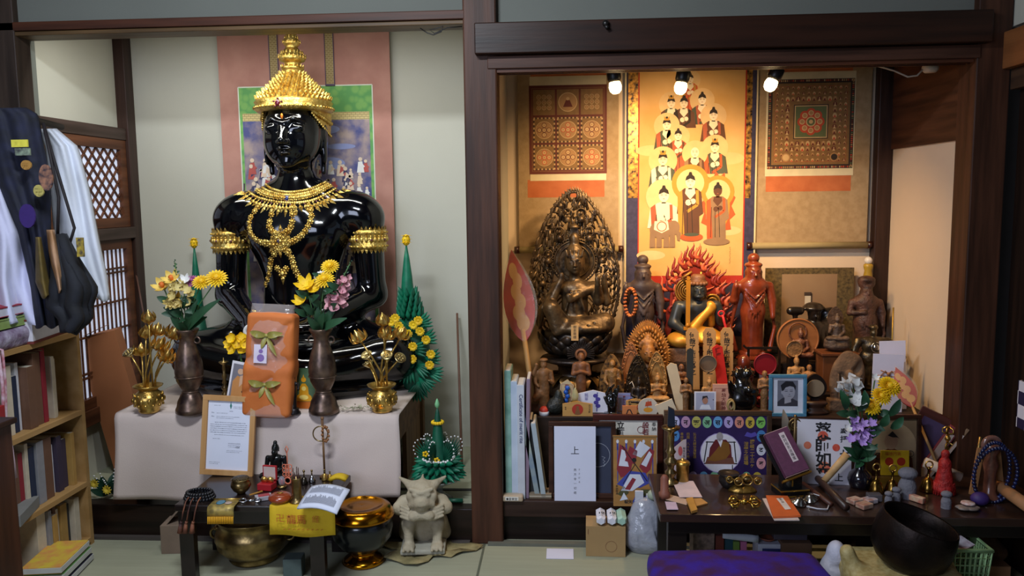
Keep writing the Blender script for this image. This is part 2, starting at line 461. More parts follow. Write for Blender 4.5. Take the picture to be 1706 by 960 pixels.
def lattice(name, za_, zb_, diamond):
    w_ = MB(); y0, y1 = FY+.08, BY-.075; f = .045
    w_.box((WX, (y0+y1)/2, zb_-f/2-.001), (.03, y1-y0, f-.002)); w_.box((WX, (y0+y1)/2, za_+f/2+.001), (.03, y1-y0, f-.002))
    w_.box((WX, y0+f/2, (za_+zb_)/2), (.03, f, zb_-za_-2*f)); w_.box((WX, y1-f/2, (za_+zb_)/2), (.03, f, zb_-za_-2*f))
    Y0, Y1, Z0, Z1 = y0+f, y1-f, za_+f, zb_-f
    if diamond:
        st = .062
        for sgn in (1, -1):
            c = Y0-Z1-2 if sgn > 0 else Y0+Z0
            lo_, hi_ = (Y0-Z1, Y1-Z0) if sgn > 0 else (Y0+Z0, Y1+Z1)
            c = lo_+st/2
            while c < hi_:
                if sgn > 0: ya, yb = max(Y0, Z0+c), min(Y1, Z1+c); P = [(ya, ya-c), (yb, yb-c)]
                else: ya, yb = max(Y0, c-Z1), min(Y1, c-Z0); P = [(ya, c-ya), (yb, c-yb)]
                if yb > ya: w_.bar((WX, *P[0]), (WX, *P[1]), .006, .009)
                c += st
    else:
        n = 15
        for i in range(1, n): w_.box((WX, Y0+(Y1-Y0)*i/n, (Z0+Z1)/2), (.004, .011, Z1-Z0))
        for z in (.14, .17, .42, .62, .83, .86): 
            w_.box((WX, (Y0+Y1)/2, Z0+(Z1-Z0)*z), (.014, Y1-Y0, .008))
    o = struct(w_.build(name, wood('#6a4028', '#4a2a1a', .5, 'y', 6)))
    p = MB().box((WX-.006, (y0+y1)/2, (za_+zb_)/2), (.002, y1-y0-.02, zb_-za_-.02)).build('paper', PAP, o)
    return o
lattice('window_1', zq+.0, zr2-.0, True)
lattice('window_2', zb1, zq2, False)
# left dais: tatami-topped board floor with its dark front, right dais
sbox('trim_20', -2.04, xl+.005, FY-.02, FY+.04, .0, .135, wood('#241813', '#150d0a', .35, 'x', 6), .004)
sbox('floor_alcove_left', -2.06, xl+.01, FY+.04, BY, .02, .135, TAT, 0)
sbox('trim_21', -2.04, xl, 3.17, 3.19, .135, .139, M('#2c2a28', .8), 0)
xs0 = xr-.01; DZ = .165
sbox('trim_22', xs0, xp0+.02, FY-.005, FY+.09, .10, DZ, wood('#3a2822', '#261712', .4, 'x', 6), .004)
sbox('trim_23', xs0, xp0+.02, FY+.02, FY+.09, 0, .10, wood('#1f1512', '#120b09', .4, 'x', 6), 0)
sbox('floor_alcove_right', xs0, xp0+.03, FY+.09, BY, .05, DZ, wood('#5b3d2b', '#3f281b', .5, 'x', 5), 0)
# ceiling-lamp wiring: small black hook on the front wall
t = thing('cable_clip', 'small black screw hook at the top edge of the wide dark lintel', 'hook', at(1009, 42, FY-.08))
MB().sph((0, .0, .006), .012).cyl((0, 0, .0), (.006, -.012, -.012), .007).build('hook', M('#120f0e', .4), t)
o = MB().tube([at(700, 47, 2.955), at(712, 55, 2.95), at(722, 58, 2.95), at(735, 53, 2.95), at(738, 44, 2.95), at(728, 47, 2.95), at(716, 50, 2.95), at(724, 56, 2.95), at(745, 46, 2.955), at(770, 44, 2.96)], .0022, 6).build('electric_cable', M('#15110f', .5))
tag(o, 'thin black electric cable looped under the left lintel near the post', 'cable')

# ================================================ THE LARGE BLACK IMAGE ON THE LEFT ALTAR
GOLD = M('#e8cc76', .34, .9, col2='#b98f3c', vs=40, bump=.35, bs=140)
GOLDP = M('#f2cc62', .22, 1, col2='#d9a53d', vs=20)
RUBY = M('#5a1420', .1, 0, coat=1)
BLUEG = M('#182a6e', .1, 0, coat=1)
LACQ = M('#05060b', .10, 0, var=.3, spec=.5, coat=.25, bump=.02, bs=6)
TZ = .50                                            # top of the left altar table
SX, SY, SS = -1.162, 3.50, 1.02
st = thing('buddha_statue', 'large glossy black seated buddha with gold crown and jewelled necklace on the cloth altar', 'statue', (SX, SY, TZ+.004)); st.scale = (SS, SS, SS)
def hz(z): return z-TZ
h0 = (.0, -.02, hz(1.565))
body = [E((0, 0, hz(1.12)), (.205, .125, .20)), E((0, .0, hz(.86)), (.165, .115, .22), k=.08),
        E((-.10, -.045, hz(1.17)), (.115, .085, .09), k=.06), E((.10, -.045, hz(1.17)), (.115, .085, .09), k=.06),
        K((-.22, .0, hz(1.255)), (.22, .0, hz(1.255)), .082, k=.06), K((0, .0, hz(1.26)), (0, -.005, hz(1.40)), .115, .078, k=.06),
        K((-.10, .0, hz(1.32)), (.10, 0, hz(1.32)), .05, k=.06)]
for g in (-1, 1):
    body += [E((g*.285, .0, hz(1.225)), (.082, .085, .085), k=.06), K((g*.293, .0, hz(1.21)), (g*.312, -.01, hz(.90)), .070, .058, k=.03),
             K((g*.312, -.01, hz(.89)), (g*.13, -.24, hz(.80)), .060, .042, k=.03),
             E((g*.07, -.27, hz(.79)), (.085, .06, .03), k=.03)]
    body += [K((g*.12, .02, hz(.67)), (g*.42, -.13, hz(.65)), .155, .10, k=.06), K((g*.42, -.14, hz(.64)), (-g*.10, -.28, hz(.61)), .095, .07, k=.03)]
body += [E((0, -.08, hz(.60)), (.40, .25, .10), k=.05)]
bm_ = solid(body, .011, .03)
hd = face(h0, 1.08)
hd += [K((0, -.005, hz(1.37)), (0, .0, hz(1.50)), .077, .072, k=.03)]
for q in (1.405, 1.43): hd += [K((-.05, -.075, hz(q)), (.05, -.075, hz(q)), .003, op='-', k=.006)]
for g in (-1, 1): hd += [K((g*.118, .02, hz(1.54)), (g*.112, .015, hz(1.415)), .013, .011, k=.015)]
solid(hd, .0042, .02, mb=bm_)
ob = bm_.build('body', LACQ, st)
lm = MB()
lm.lathe([(.44, -.0), (.46, .02), (.46, .045), (.40, .06)], 40, (0, -.05, -.0), sy=.62)
lm.build('base', LACQ, st)
# jewel on the forehead
MB().sph((0, -.158, hz(1.635)), (.006, .004, .012)).build('forehead_jewel', M('#f08a30', .15, .6), st)
# crown: rows of pointed scales on a flattened dome, tiers and spire
cz = hz(1.672)
cr = MB()
cr.lathe([(.150, -.01), (.162, .0), (.163, .012), (.156, .02), (.162, .03), (.150, .042), (.118, .07), (.084, .105), (.056, .135), (.044, .15), (.042, .165),
          (.046, .17), (.048, .178), (.034, .185), (.032, .195), (.038, .2), (.052, .205), (.056, .215), (.050, .228), (.04, .24), (.028, .255), (.024, .262), (.032, .27), (.036, .278),
          (.031, .29), (.022, .31), (.015, .33), (.015, .337), (.014, .342), (.011, .36), (.004, .385), (.0, .39)], 40, (0, 0, cz), sy=1.05)
def spikes(mb, r, z, n, h, w_, out=.3, cz_=0):
    for i in range(n):
        a = 2*PI*i/n; d = Vector((math.cos(a), math.sin(a), 0)); b = d*r+Vector((0, 0, z+cz_))
        mb.lathe([(w_, 0), (w_*1.1, h*.3), (0, h)], 5, b, (d*out+Vector((0, 0, 1))).to_track_quat('Z', 'X').to_matrix(), smooth=False)
for j, (r, z, n) in enumerate(((.147, .042, 44), (.138, .058, 42), (.117, .074, 38), (.101, .089, 34), (.086, .104, 30), (.072, .118, 26), (.058, .132, 22), (.046, .147, 18))):
    spikes(cr, r, z, n, .021, .0075, .9, cz)
spikes(cr, .042, .172, 16, .02, .005, .3, cz); spikes(cr, .053, .216, 22, .016, .005, .3, cz); spikes(cr, .042, .232, 18, .016, .005, .2, cz); spikes(cr, .034, .278, 16, .014, .004, .2, cz); spikes(cr, .025, .295, 12, .016, .004, .2, cz); spikes(cr, .018, .335, 8, .014, .003, .1, cz)
for i in range(60):
    a = 2*PI*i/60; cr.sph((.163*math.cos(a), .171*math.sin(a), cz+.006), .0055, 6, 4)
# side pieces before the ears
for g in (-1, 1):
    P = [(g*.10, -.085), (g*.128, -.02), (g*.135, .05), (g*.13, .09)]
    gr = []
    for k, (x, y) in enumerate(P):
        bot = [-.02, -.075, -.105, -.03][k]
        gr.append([(x*1.02, y, cz-.002+(bot)*t) for t in (0, .33, .66, 1)])
    cr.grid(gr)
    for t in range(14):
        k = t/13*2; i = min(int(k), 1); f = k-i
        x = P[i][0]*(1-f)+P[i+1][0]*f; y = P[i][1]*(1-f)+P[i+1][1]*f; b = [-.02, -.075, -.105][i]*(1-f)+[-.02, -.075, -.105][i+1]*f
        cr.sph((x*1.03, y-.003, cz+b), .006, 6, 4); cr.sph((x*1.05, y, cz+b*.5), .009, 6, 4)
crown = cr.build('crown', GOLD, st, solid=0)
jw = MB(); jw.sph((-.01, -.173, cz+.015), (.011, .006, .014))
for a in range(5): jw.sph((-.01+.017*math.cos(a*1.257+.3), -.172, cz+.015+.017*math.sin(a*1.257+.3)), .005, 6, 4)
jw.build('crown_jewel', RUBY, crown)
# ornaments laid on the chest: cast from the viewpoint of the photograph's drawing onto the body surface
bvh = BVHTree.FromPolygons([Vector(v) for v in bm_.v], bm_.f)
org = (Vector((0, 0, CAM_Z))-Vector((SX, SY, TZ+.004)))/SS
def chest(px, py):
    r_ = bvh.ray_cast(org, ray(px, py).normalized())
    return (r_[0], r_[1]) if r_[0] else (None, None)
def curve_px(P, n):
    P = [np.array(p, float) for p in P]; out = []; m = len(P)-1
    for i in range(n):
        t = i/(n-1)*m; k = min(int(t), m-1); t -= k
        a = P[max(k-1, 0)]; b = P[k]; c = P[k+1]; d = P[min(k+2, m)]
        out.append(.5*((2*b)+(-a+c)*t+(2*a-5*b+4*c-d)*t*t+(-a+3*b-3*c+d)*t**3))
    return out
def stud(mb, px, py, r, kind='dome', ang=0, ln=1, m=0):
    mb.m = m
    p, n = chest(px, py)
    if p is None: return
    q = n.to_track_quat('Z', 'Y').to_matrix()
    if kind == 'dome': mb.sph(p, (r, r, r*.6), 8, 5, q)
    elif kind == 'rosette':
        mb.sph(p+n*.002, (r*.62, r*.62, r*.45), 8, 5, q)
        for i in range(7):
            a = 2*PI*i/7; mb.sph(p+q @ Vector((math.cos(a)*r*.8, math.sin(a)*r*.8, 0)), (r*.36, r*.36, r*.3), 6, 4, q)
    elif kind == 'leaf':
        d = RT*math.cos(ang)+UP*math.sin(ang); d = (d-n*d.dot(n)).normalized(); sd = n.cross(d)
        L_ = r*2.4*ln
        pts = [p-d*L_*.3, p+sd*r*.75+d*L_*.05, p+sd*r*.45+d*L_*.35, p+d*L_*.75, p-sd*r*.45+d*L_*.35, p-sd*r*.75+d*L_*.05]
        top = p+n*r*.6+d*L_*.1
        mb.add([x+n*.001 for x in pts]+[top], [(i, (i+1) % 6, 6) for i in range(6)], False)
        mb.sph(top-n*.002, r*.3, 6, 4)
nk = MB()
inner = curve_px([(440, 304), (452, 314), (478, 320), (512, 316), (543, 303)], 46)
mid = curve_px([(420, 309), (440, 323), (478, 330), (517, 325), (554, 307)], 52)
for p in inner: stud(nk, *p, .0065)
for i, p in enumerate(mid): stud(nk, *p, .0125 if i % 2 else .010, 'rosette')
c_ = np.array((482, 285.))
for p in curve_px([(430, 306), (446, 318), (478, 325), (515, 320), (548, 305)], 44)+curve_px([(410, 315), (432, 330), (478, 338), (523, 333), (563, 312)], 50): stud(nk, *p, .0075)
outr = curve_px([(404, 321), (426, 337), (453, 344), (480, 346), (520, 342), (548, 331), (574, 314)], 30)
for i, p in enumerate(outr):
    d = p-c_; an = math.atan2(-d[1], d[0])
    stud(nk, *p, .0125, 'leaf', an, 1.1)
    if i % 2 == 0: stud(nk, *(p+d/np.linalg.norm(d)*6), .011, 'leaf', an, 1.3)
    stud(nk, *(p-d/np.linalg.norm(d)*5), .005, m=1 if i % 3 == 0 else 0)

ch = MB()
for P, n in (([(430, 345), (417, 364), (416, 384), (425, 398), (440, 406), (456, 408)], 12), ([(514, 344), (519, 360), (513, 378), (503, 392), (492, 400), (484, 404)], 11),
             ([(456, 346), (450, 366), (449, 380), (457, 388)], 6), ([(487, 346), (487, 366), (484, 380), (477, 386)], 6),
             ([(462, 416), (452, 432), (450, 446), (447, 462), (441, 478), (433, 492), (429, 506), (425, 520)], 14), ([(474, 416), (486, 430), (490, 446), (497, 460), (503, 474)], 9),
             ([(449, 446), (458, 446), (470, 450), (480, 447), (490, 445)], 4)):
    for k, p in enumerate(curve_px(P, n)):
        stud(ch, *p, .0135, 'rosette'); stud(ch, *p, .0052, m=1+k % 2)
pd = MB(); stud(pd, 471, 456, .019, 'rosette'); stud(pd, 471, 463, .014, 'leaf', -PI/2, 1.2); pd.build('pendant', GOLD, st)
med = MB()
for rr, nn, sz in ((0, 1, .014), (7.5, 8, .0105), (14, 14, .0085), (19, 8, .008)):
    for i in range(nn):
        a = 2*PI*i/max(nn, 1); sx_ = 1.35 if rr == 19 and i % 4 == 0 else 1.05
        stud(med, 467+rr*sx_*math.cos(a), 402+rr*1.05*math.sin(a), sz, 'rosette')
        stud(med, 467+rr*sx_*math.cos(a), 402+rr*1.05*math.sin(a)-.5, .0045, m=1)
for i in range(8): stud(med, 467+21*math.cos(i*PI/4), 402+21*math.sin(i*PI/4), .010, 'leaf', -i*PI/4, 1)
stud(med, 465, 402, .010, m=2); stud(nk, 478, 330, .013, m=2)
for a in range(8): stud(nk, 478+5*math.cos(a*.785), 330+5*math.sin(a*.785), .005, m=1)
G3 = [GOLD, RUBY, BLUEG]
nk.build('necklace', G3, st); ch.build('chest_chain', G3, st); med.build('medallion', G3, st)
# arm bands
for g in (-1, 1):
    ab = MB(); cx, cy = g*.301, -.004; cz_ = hz(1.128); r = .0745
    ab.lathe([(r-.01, -.042), (r+.002, -.04), (r+.006, -.028), (r+.001, -.022), (r+.004, 0), (r+.001, .022), (r+.006, .028), (r+.002, .04), (r-.01, .042)], 32, (cx, cy, cz_))
    for i in range(26):
        a = 2*PI*i/26; d = Vector((math.cos(a), math.sin(a), 0))
        for sg in (-1, 1):
            ab.lathe([(.008, 0), (.009, .005), (0, .02)], 5, Vector((cx, cy, cz_+sg*.038))+d*(r+.001), Vector((d.x*.15, d.y*.15, sg)).to_track_quat('Z', 'X').to_matrix(), False)
            ab.sph(Vector((cx, cy, cz_+sg*.029))+d*(r+.006), .0045, 6, 4)
        ab.sph(Vector((cx, cy, cz_))+d*(r+.003), (.008, .008, .012), 6, 5)
        ab.sph(Vector((cx, cy, cz_+.014))+d*(r+.003), .005, 6, 4)
    ab.m = 1
    for i in range(8):
        a = 2*PI*(i+.5)/8; ab.sph((cx+(r+.008)*math.cos(a), cy+(r+.008)*math.sin(a), cz_), .006, 6, 4)
    ab.build('arm_band', G3, st)

# ------------------------------------------------ scroll behind the statue
sc = thing('hanging_scroll', 'tall mauve-pink hanging scroll with green-bordered painting behind the black statue', 'scroll', (0, 0, 0))
SYb = BY-.03
def lp(px, py, Y): p = at(px, py, Y); return (p.x, p.z)
a0 = lp(361, 53, SYb); a1 = lp(648, 50, SYb); xL, xR = a0[0], a1[0]; zt = a0[1]+.04
MB().box(((xL+xR)/2, SYb, (zt+.58)/2), (xR-xL, .006, zt-.58)).build('mounting', M('#b58576', .85, col2='#a8776a', vs=9, bump=.08, bs=300), sc)
MB().cyl((xL-.03, SYb-.012, .60), (xR+.03, SYb-.012, .60), .018).build('roller', wood('#4a2a1c', '#2d1811'), sc)
gx0, gz0 = lp(397, 146, SYb); gx1, _ = lp(620, 140, SYb)
GRN = M('#5d9a58', .8, col2='#79ad5e', vs=28, kind='voronoi')
p = MB(); p.rect(gx0, .70, gx1, gz0, SYb-.0042)
gr_ = p.build('green_border', GRN, sc)
p = MB(); p.line([(gx0, .70), (gx0, gz0), (gx1, gz0), (gx1, .70)], .005, SYb-.0046)
p.build('white_edging', M('#d8dccc', .8), gr_)
_, bz0 = lp(500, 188, SYb); _, bz1 = lp(500, 201, SYb)
bx0, _ = lp(405, 200, SYb); bx1, _ = lp(616, 200, SYb)
BROC = M('#7a6a3e', .6, col2='#c9b478', vs=26, kind='brick')
MB().rect(bx0, bz1, bx1, bz0, SYb-.005).build('brocade_band', BROC, sc)
pt = MB(); PY_ = SYb-.0052
pt.rect(bx0, .75, bx1, bz1, PY_)
rp = random.Random(3); W_ = bx1-bx0
pt.mat(1)
for i in range(9): # clouds
    pt.disc(bx0+W_*rp.uniform(.1, .9), bz1-rp.uniform(.03, .22), rp.uniform(.03, .09), PY_-.0003-.00002*i, rp.uniform(.01, .03))
pt.mat(2)
for i in range(12): # hill and ground
    pt.disc(bx0+W_*rp.uniform(.1, .9), bz1-rp.uniform(.3, .9), rp.uniform(.03, .075), PY_-.0008-.00002*i, rp.uniform(.02, .05))
pt.mat(3)
for i in range(7): # trees: trunk and branches
    x = bx0+W_*(.08+.13*i); z = bz1-.55-.3*rp.random()
    pts = [(x, z)]
    for k in range(6): pts.append((pts[-1][0]+rp.uniform(-.025, .025), pts[-1][1]+.06))
    pt.line(pts, .007, PY_-.0012)
    for k in range(1, 6):
        pt.line([pts[k], (min(max(pts[k][0]+rp.uniform(-.05, .05), bx0), bx1), pts[k][1]+.04)], .004, PY_-.0013)
cols = [4, 5, 6, 7]
for i in range(120): # small robed figures
    x = bx0+.02+(W_-.04)*rp.random(); z = bz1-rp.choice([rp.uniform(.2, .34), rp.uniform(.34, 1.1)]); h = rp.uniform(.02, .038)
    pt.mat(rp.choice(cols)); pt.poly([(x-h*.5, z-h), (x+h*.5, z-h), (x+h*.25, z+h*.5), (x-h*.3, z+h*.4)], PY_-.0016-.000004*i)
    pt.mat(rp.choice(cols)); pt.poly([(x-h*.1, z-h*.7), (x+h*.6, z-h*.2), (x+h*.1, z+h*.3)], PY_-.0019-.000004*i)
    pt.mat(6); pt.disc(x, z+h*.75, h*.28, PY_-.0022, n=8)
pt.build('painting', [M('#4c5080', .8, col2='#a8948c', vs=14), M('#8b93bd', .8), M('#8e7488', .8, col2='#5d4f67', vs=30), M('#4b3d44', .8), M('#e9e6e0', .8), M('#b7574f', .8), M('#e3cbb0', .8), M('#3f3e5e', .8)], sc)
for px in (455, 548):
    x, _ = lp(px, 60, SYb); _, zz = lp(px, 142 if px > 500 else 146, SYb)
    s_ = MB().box((x, SYb-.006, (zt+zz)/2), (.038, .003, zt-zz)).build('strap', M('#c2ad80', .7, col2='#8a7444', vs=30, kind='brick'), sc)
    MB().box((x, SYb-.008, zz), (.044, .006, .008)).box((x-.02, SYb-.008, (zt+zz)/2), (.003, .003, zt-zz)).box((x+.02, SYb-.008, (zt+zz)/2), (.003, .003, zt-zz)).build('strap_edge', M('#4a3558', .6), s_)
for px in (394, 511):
    p = at(px, 53, BY-.05)
    tag(MB().box((0, 0, 0), (.045, .02, .014)).build('scroll_hook', M('#e8ece8', .5), None, (p.x, BY-.045, p.z+.004), bevel=.003), 'small white hook at the top of the pink scroll, %s' % ('near its left edge' if px < 450 else 'between its two straps'), 'hook', 'hooks of the pink scroll')

# ------------------------------------------------ altar table and cloth
tb = thing('altar_table', 'wooden altar table standing in the left alcove under a pale cloth', 'table', (0, 0, 0))
fl = at(200, 700, 2.99).x; fr = at(658, 700, 2.99).x+.012
TFY = 3.0; TW = wood('#7d5a3c', '#5d402a', .6, 'x', 5); TWZ = wood('#80603f', '#5f432c', .6, 'z', 5)
MB().box(((fl+fr)/2, (TFY+3.7)/2, TZ-.0125-.004), (fr-fl-.02, 3.7-TFY, .025)).build('tabletop', TW, tb, bevel=.002)
for x in (fl+.04, fr-.04):
    for y in (TFY+.06, 3.64):
        MB().box((x, y, (TZ-.03+.135)/2), (.045, .045, TZ-.03-.135)).build('leg', TWZ, tb)
MB().box((fr-.04, (TFY+3.7)/2, TZ-.09), (.02, 3.7-TFY-.1, .12)).build('side_panel', TW, tb)
MB().box((fr-.04, 3.45, .31), (.018, .32, .34)).build('rear_panel', TWZ, tb)
cl = MB(); NU = 60
def cloth_pt(u, v):        # v 0..1 top from back to front, 1..2 hanging
    x = fl-.015+(fr-fl+.02)*u
    if v <= 1: return (x, 3.60-(3.60-TFY+.0)*v, TZ+.001)
    t = v-1; zb_ = .175
    rr = .018
    if t < .1: a = t/.1*PI/2; return (x, TFY-rr*math.sin(a)-.002, TZ+.001-rr*(1-math.cos(a)))
    q = (t-.1)/.9
    fold = .016*math.sin(u*9+q*2.5)*q+.010*math.sin(u*21+1+q)*q*q+.02*q*math.exp(-((u-q*.75)/.09)**2)+.018*q*math.exp(-((u-1+q*.5)/.07)**2)
    return (x+.006*math.sin(q*3), TFY-rr-.004-.022*q+min(0, 0)-fold*.7-.012*q, TZ-.017-(TZ-.017-zb_)*q-.012*math.sin(u*5)*q)
cl.grid([[cloth_pt(i/NU, v) for v in [0, .5, .9, 1, 1.02, 1.04, 1.06, 1.08, 1.1]+[1.1+.9*k/16 for k in range(1, 17)]] for i in range(NU+1)])
sd_ = MB()
o = cl.build('table_cloth', M('#cfc0b8', .9, col2='#c6b6b0', vs=4, bump=.1, bs=250), solid=.003)
tag(o, 'pale greyish-pink cloth draped over the altar table and hanging down its front', 'cloth')

# ================================================ THINGS ON THE LEFT ALTAR
BRASS = M('#dcb766', .32, .9, col2='#a5823c', vs=25, bump=.15, bs=80)
BRASSD = M('#a88f5c', .32, .95, col2='#6a583a', vs=20, bump=.1, bs=50)
BRONZE = M('#7d6656', .34, .7, col2='#35292a', vs=20, bump=.08, bs=40)
GILT = M('#ecca7a', .30, .9, col2='#c9993f', vs=18)
LEAFG = M('#2c5536', .5, col2='#1e3f28', vs=15, spec=.5)
LEAFD = M('#1d4a3e', .45, col2='#12332c', vs=15)
STEMG = M('#3f6634', .6)
YEL = M('#f4cf16', .6, col2='#e0b009', vs=30)
YELP = M('#e9cf6a', .6, col2='#dcb84e', vs=30)
WHI = M('#e9e9e6', .6, col2='#d8d8d8')
PINK = M('#dfa9ae', .6, col2='#c98a98', vs=30)
LILAC = M('#b08bd8', .6, col2='#c9a6de', vs=30)
PAPER = M('#e6e4ea', .85, var=.03)
INK = M('#1b1a1e', .8)
BLK = M('#14110f', .35, var=.3)
def leaf(mb, b, t, wd, nrm=(0, -1, 0), curl=.15, n=6):
    b = Vector(b); t = Vector(t); d = t-b; L_ = d.length; s_ = d.cross(Vector(nrm))
    s_ = s_.normalized() if s_.length > 1e-6 else Vector((1, 0, 0)); q = s_.cross(d).normalized()
    rows = []
    for i in range(n+1):
        u = i/n; ww = wd*math.sin(PI*min(.98, .06+u*.92))**.75*.5; c = b+d*u+q*(curl*L_*math.sin(u*PI))
        rows.append([c-s_*ww+q*ww*.35, c, c+s_*ww+q*ww*.35])
    mb.grid(rows); return mb
def mum(mb, c, r, up, n=5):           # many-petalled daisy
    c = Vector(c); up = Vector(up).normalized(); x = up.orthogonal().normalized(); y = up.cross(x)
    for k in range(n):
        m = 19-2*k
        for i in range(m):
            a = 2*PI*(i+.5*k)/m; d = x*math.cos(a)+y*math.sin(a); el = .05+.27*k
            leaf(mb, c+up*.1*r+d*r*.1, c+d*r*(1-.1*k)*math.cos(el)+up*r*(.1+.8*math.sin(el)*(1-.08*k)), r*.32, up, .12, 3)
    mb.sph(c+up*r*.3, r*.32, 8, 6)
def lily(mb, c, r, up, n=6, wd=.55):
    c = Vector(c); up = Vector(up).normalized(); x = up.orthogonal().normalized(); y = up.cross(x)
    for i in range(n):
        a = 2*PI*i/n+.3; d = x*math.cos(a)+y*math.sin(a)
        leaf(mb, c, c+d*r*.85+up*r*.55, r*wd, up, -.22, 4)
def flower(kind, head, root, r, m, label, leaves=2, group=None, lm=None, up=None, name=None, lr=.05, m2=None, n=5):
    root = Vector(root); head = Vector(head); v = head-root
    t = thing(name or kind, label, 'flower', root, 0, group)
    mid = v*.5+Vector((v.x*-.08, -.012, 0))
    pts = [Vector((0, 0, 0)), v*.25+Vector((0, -.004, .0)), mid, v*.97]
    MB().tube(pts, .0024, 6).build('stem', STEMG, t)
    hb = MB(); up = Vector(up or (v.x*1.2, -.55, .55))
    if kind == 'chrysanthemum': mum(hb, v, r, up)
    elif kind == 'lily': lily(hb, v, r, up)
    elif kind == 'carnation':
        for k in range(14): 
            d = Vector((rnd.uniform(-1, 1), rnd.uniform(-1, .3), rnd.uniform(-.4, 1))).normalized(); leaf(hb, v, v+d*r, r*.8, d.orthogonal(), .2, 3)
    elif kind == 'blossom_spike':
        for k in range(n*3):
            q = k/(n*3); c = v-(v.normalized()*r*2.6*q)+Vector((math.cos(k*2.4), math.sin(k*2.4)*.8-.1, 0))*r*(.2+.36*q)
            lily(hb, c, r*(.30+.25*q), (math.cos(k*2.4), -.6, .2), 4, 1.0)
    elif kind == 'orchid_cluster':
        for k in range(n):
            c = v+Vector((rnd.uniform(-1, 1), rnd.uniform(-.6, .3), rnd.uniform(-1, 1)))*r*.75; lily(hb, c, r*.40, (rnd.uniform(-.7, .7), -.8, rnd.uniform(-.2, .7)), 5, .62)
    elif kind == 'fern_tip':
        for k in range(16):
            q = k/16; c = v*(1-.35*q); d = Vector((math.cos(k*2.4), math.sin(k*2.4), .5))
            leaf(hb, c, c+d*r*(.2+.6*q), r*.3, (0, -1, 0), .1, 3)
    hb.build('foliage' if kind == 'fern_tip' else 'flower_head', m, t)
    if m2:
        q = MB(); u_ = up.normalized(); q.cyl(v+u_*r*.05, v+u_*r*.45, r*.15, r*.22, 8); q.build('flower_centre', m2, t)
    for k in range(leaves):
        a = rnd.uniform(-1, 1); q = .35+.45*rnd.random(); b = v*q
        leaf(MB(), b, b+Vector((lr*(1 if k % 2 else -1)*rnd.uniform(.6, 1), -rnd.uniform(.01, .05), lr*rnd.uniform(-.1, .8))), lr*.55, (0, -1, .2)).build('leaf', lm or LEAFG, t)
    return t
def vase(name, label, p, prof, m, rot=0, n=28, cat='vase'):
    t = thing(name, label, cat, p); MB().lathe(prof, n).build('body', m, t); return t

# tall bronze vases with artificial flowers
VP = [(.052, 0), (.058, .006), (.057, .02), (.052, .03), (.048, .05), (.036, .075), (.026, .088), (.03, .095), (.036, .105), (.048, .13), (.053, .165), (.05, .20), (.042, .235), (.032, .265), (.028, .285), (.03, .30), (.04, .318), (.045, .328), (.043, .332), (.034, .325), (.024, .29)]
VPx = [(r, z*.99) for r, z in VP]
TT = TZ+.005
v1 = on(319, 688, TT)
va = vase('bronze_vase', 'tall dark bronze vase on the left end of the altar cloth, holding orange-and-cream flowers', v1, VPx, BRONZE)
MB().torus((.038, 0, .285), .012, .0035, 14, 6).build('handle', BRONZE, va)
MB().torus((-.038, 0, .285), .012, .0035, 14, 6).build('handle', BRONZE, va)
MB().torus((0, 0, .145), .0515, .003, 28, 6, Matrix.Rotation(PI/2, 3, 'X')).torus((0, 0, .085), .028, .004, 28, 6, Matrix.Rotation(PI/2, 3, 'X')).build('raised_band', BRONZE, va)
v2 = on(540, 688, TT)
again(va, v2, 0, 'tall dark bronze vase right of the orange wrapped robe, holding yellow and pink flowers')
FG = 'artificial flowers in the bronze vases'
def tip(px, py, Y): return at(px, py, Y)
m1 = v1+Vector((0, 0, .325)); m2_ = v2+Vector((0, 0, .325)); y1 = m1.y-.03; y2 = m2_.y-.03
flower('chrysanthemum', tip(361, 466, y1), m1+Vector((.01, 0, 0)), .043, YEL, 'large yellow chrysanthemum at the right of the left vase', 3, FG)
flower('chrysanthemum', tip(336, 472, y1-.01), m1, .036, YEL, 'smaller yellow chrysanthemum just left of the large one in the left vase', 2, FG)
flower('chrysanthemum', tip(320, 470, y1+.03), m1+Vector((-.004, .01, 0)), .03, M('#a5548e', .6), 'purple daisy behind the yellow blooms of the left vase', 2, FG)
flower('lily', tip(272, 478, y1), m1+Vector((-.015, 0, 0)), .045, YELP, 'cream-yellow daffodil with orange cup, outermost left in the left vase', 2, FG, m2=M('#e8782a', .6), name='daffodil')
flower('lily', tip(292, 505, y1-.02), m1+Vector((-.012, 0, 0)), .045, YELP, 'cream-yellow daffodil with orange cup, lowest in the left vase', 2, FG, m2=M('#e8782a', .6), name='daffodil')
flower('lily', tip(287, 466, y1+.0), m1+Vector((-.01, 0, 0)), .042, YELP, 'cream daffodil with orange cup, uppermost in the left vase', 1, FG, m2=M('#e8782a', .6), name='daffodil')
flower('orchid_cluster', tip(302, 490, y1-.02), m1+Vector((-.006, 0, 0)), .055, M('#dcc983', .6, col2='#c6b068'), 'pale cream blossom cluster in the middle of the left vase', 3, FG, n=18)
flower('lily', tip(308, 468, y1+.0), m1, .03, WHI, 'small white bloom beside the purple daisy in the left vase', 1, FG)
flower('fern_tip', tip(291, 434, y1+.01), m1+Vector((-.008, .005, 0)), .024, LEAFG, 'upright green bud spike above the flowers of the left vase', 0, FG)
flower('chrysanthemum', tip(550, 446, y2+.02), m2_+Vector((0, .01, 0)), .036, YEL, 'yellow chrysanthemum highest in the right vase', 2, FG)
flower('chrysanthemum', tip(541, 468, y2-.01), m2_, .04, YEL, 'wide yellow chrysanthemum below the highest one in the right vase', 3, FG)
flower('lily', tip(510, 476, y2-.01), m2_+Vector((-.01, 0, 0)), .048, YEL, 'yellow lily at the left of the right vase', 3, FG)
